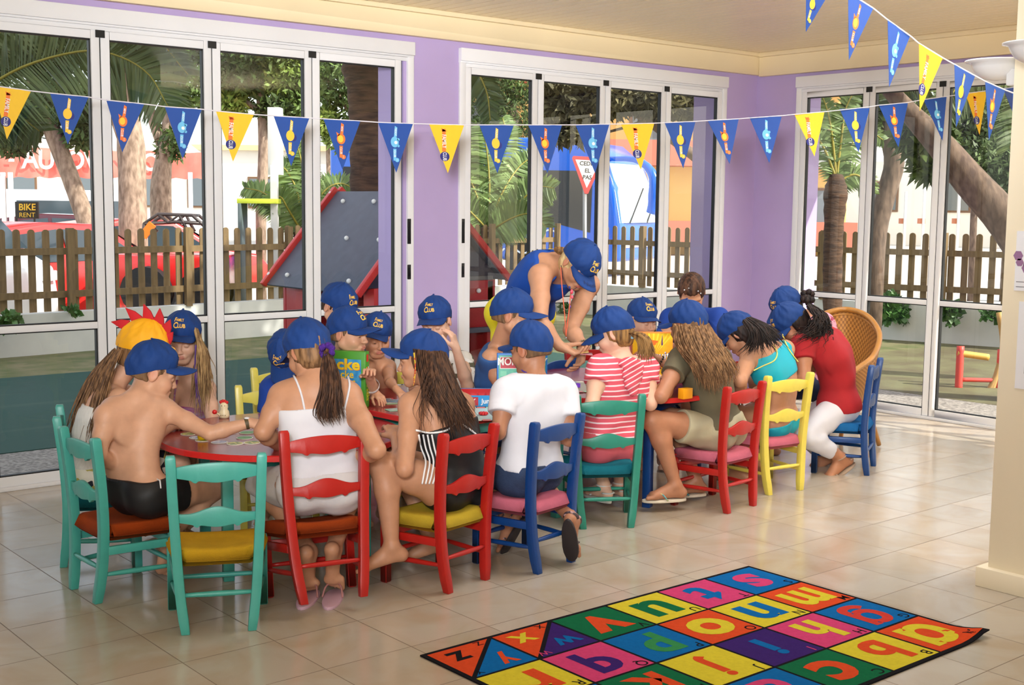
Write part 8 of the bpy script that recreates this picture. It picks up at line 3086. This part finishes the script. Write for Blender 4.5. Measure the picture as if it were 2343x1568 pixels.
for k in range(8):
    b.ball((0.016 * math.cos(k * 0.785), 0.016 * math.sin(k * 0.785), 0.008), 0.008, mat('plastic_red'), n=8)
b.ball((0, 0, 0.008), 0.015, mat('plastic_red'), n=10, sq=(1, 1, 0.6))
tag(b.build('spinner', loc=atz(1106, 950, 0.6095), smooth=True), 'red scalloped spinner on the pale blue game board', 'game piece')
b = MB()
b.box((-0.035, -0.02, 0), (0.035, 0.02, 0.055), mat('carton_amber', (240, 160, 20), 0.4))
tag(b.build('card_box', loc=atz(1568, 912, 0.601) + RT * 0.0, bevel=0.002), 'small orange box on the right-hand table behind the olive t-shirt', 'box')
# cards held by the woman
for i, (c_, dx, lb) in enumerate((((226, 196, 120), 0.0, 'cream card held in the hands of the bending woman'), ((226, 160, 170), 0.018, 'pink card under the cream one in the hands of the bending woman'))):
    e = empty('playing_card', at(1328 + 9 * i, 806 + 3 * i, 6.47), 0, lb, 'card')
    bpy.context.view_layer.update()
    b = MB()
    b.obox(at(1328 + 9 * i, 806 + 3 * i, 6.47), unit(RT + UP * (0.12 - 0.2 * i)), unit(FW + UP * 0.1), unit(UP - FW * 0.1), 0.042, 0.028, 0.0007, mat('card_held_%d' % i, c_, 0.5))
    b.build('card', parent=e, world=True)


# ================================================================= RATTAN CHAIR
def rattan():
    m = mat('rattan_cane', (192, 134, 62), 0.4, var=0.25, vscale=9, coat=0.2)
    mw = bpy.data.materials.new('rattan_weave')
    mw.use_nodes = True
    n = mw.node_tree
    bs = n.nodes['Principled BSDF']
    bs.inputs['Roughness'].default_value = 0.6
    tc = n.nodes.new('ShaderNodeTexCoord')
    ck = n.nodes.new('ShaderNodeTexChecker')
    ck.inputs['Scale'].default_value = 60
    n.links.new(tc.outputs['UV'], ck.inputs['Vector'])
    ck.inputs['Color1'].default_value = (*lin((184, 128, 60)), 1)
    ck.inputs['Color2'].default_value = (*lin((138, 90, 38)), 1)
    n.links.new(ck.outputs['Color'], bs.inputs['Base Color'])
    bp = n.nodes.new('ShaderNodeBump')
    bp.inputs['Strength'].default_value = 0.6
    bp.inputs['Distance'].default_value = 0.006
    n.links.new(ck.outputs['Fac'], bp.inputs['Height'])
    n.links.new(bp.outputs[0], bs.inputs['Normal'])
    base = at(1945, 950, 8.35)
    e = empty('rattan_armchair', (base[0], base[1], 0), 0, 'honey-coloured rattan armchair with woven barrel back beside the right-hand windows', 'armchair')
    bpy.context.view_layer.update()
    rim = [at(*q) for q in ((1845, 830, 8.5), (1850, 760, 8.62), (1880, 722, 8.75), (1935, 708, 8.8), (1985, 724, 8.62), (2012, 765, 8.35), (2000, 812, 8.12), (1965, 842, 7.98), (1925, 866, 7.9))]
    seat = [at(*q) for q in ((1875, 935, 8.4), (1880, 915, 8.5), (1900, 902, 8.6), (1930, 898, 8.62), (1958, 902, 8.5), (1970, 912, 8.35), (1962, 928, 8.2), (1940, 940, 8.1), (1915, 948, 8.05))]
    NU, NV = 60, 14
    R_, S_ = bez(rim, NU), bez(seat, NU)
    for layer in (0,):
        vs, uv, fs = [], [], []
        for i in range(NU):
            for j in range(NV):
                v = j / (NV - 1)
                p = R_[i] * (1 - v) + S_[i] * v
                p = p + (p - base) * (1, 1, 0) * 0.10 * math.sin(math.pi * v)
                vs.append(p)
        for i in range(NU - 1):
            for j in range(NV - 1):
                a = i * NV + j
                fs.append((a, a + 1, a + NV + 1, a + NV))
        b = MB()
        b.add(vs, fs, mw)
        o = b.build('woven_back', parent=e, world=True, smooth=True)
        ul = o.data.uv_layers.new(name='UVMap')
        for lp in o.data.loops:
            vi = lp.vertex_index
            ul.data[lp.index].uv = (vi // NV / NU * 1.6, (vi % NV) / NV * 0.5)
        md = o.modifiers.new('thickness', 'SOLIDIFY')
        md.thickness = 0.012
    b = MB()
    b.tube(R_, 0.019, 10, m)
    b.build('rim', parent=e, world=True, smooth=True)
    b = MB()
    b.tube(R_ - UP * 0.035 + unit((base - R_.mean(0)) * (1, 1, 0)) * 0.0, 0.009, 8, m)
    b.build('rim_wrap', parent=e, world=True, smooth=True)
    b = MB()
    ring = np.array(seat + [seat[0]])
    c = np.mean(seat, axis=0)
    vs = [c + UP * 0.01] + [p for p in S_]
    b.add(vs, [(0, i, i + 1) for i in range(1, NU)] + [(0, NU, 1)], mw)
    b.build('woven_seat', parent=e, world=True)
    b = MB()
    b.tube(bez(seat + [seat[0]], 50), 0.015, 8, m)
    b.build('seat_ring', parent=e, world=True, smooth=True)
    f1 = atz(2011, 1022)
    for top, mid, ft in ((R_[44], at(1968, 880, 8.25), f1), (R_[48], at(1950, 895, 8.2), np.array([*(base[:2] + RT[:2] * 0.02 - FW[:2] * 0.36), 0.0])), (S_[2], S_[2] - UP * 0.15, np.array([*(S_[2][:2] - RT[:2] * 0.02), 0])), (S_[22], S_[22] - UP * 0.15, np.array([*(S_[22][:2] + FW[:2] * 0.02), 0]))):
        b = MB()
        b.tube(bez([top, mid, mid * 0.5 + ft * 0.5 + RT * 0.005, ft + UP * 0.012], 18), 0.016, 8, m)
        b.build('leg', parent=e, world=True, smooth=True)


rattan()
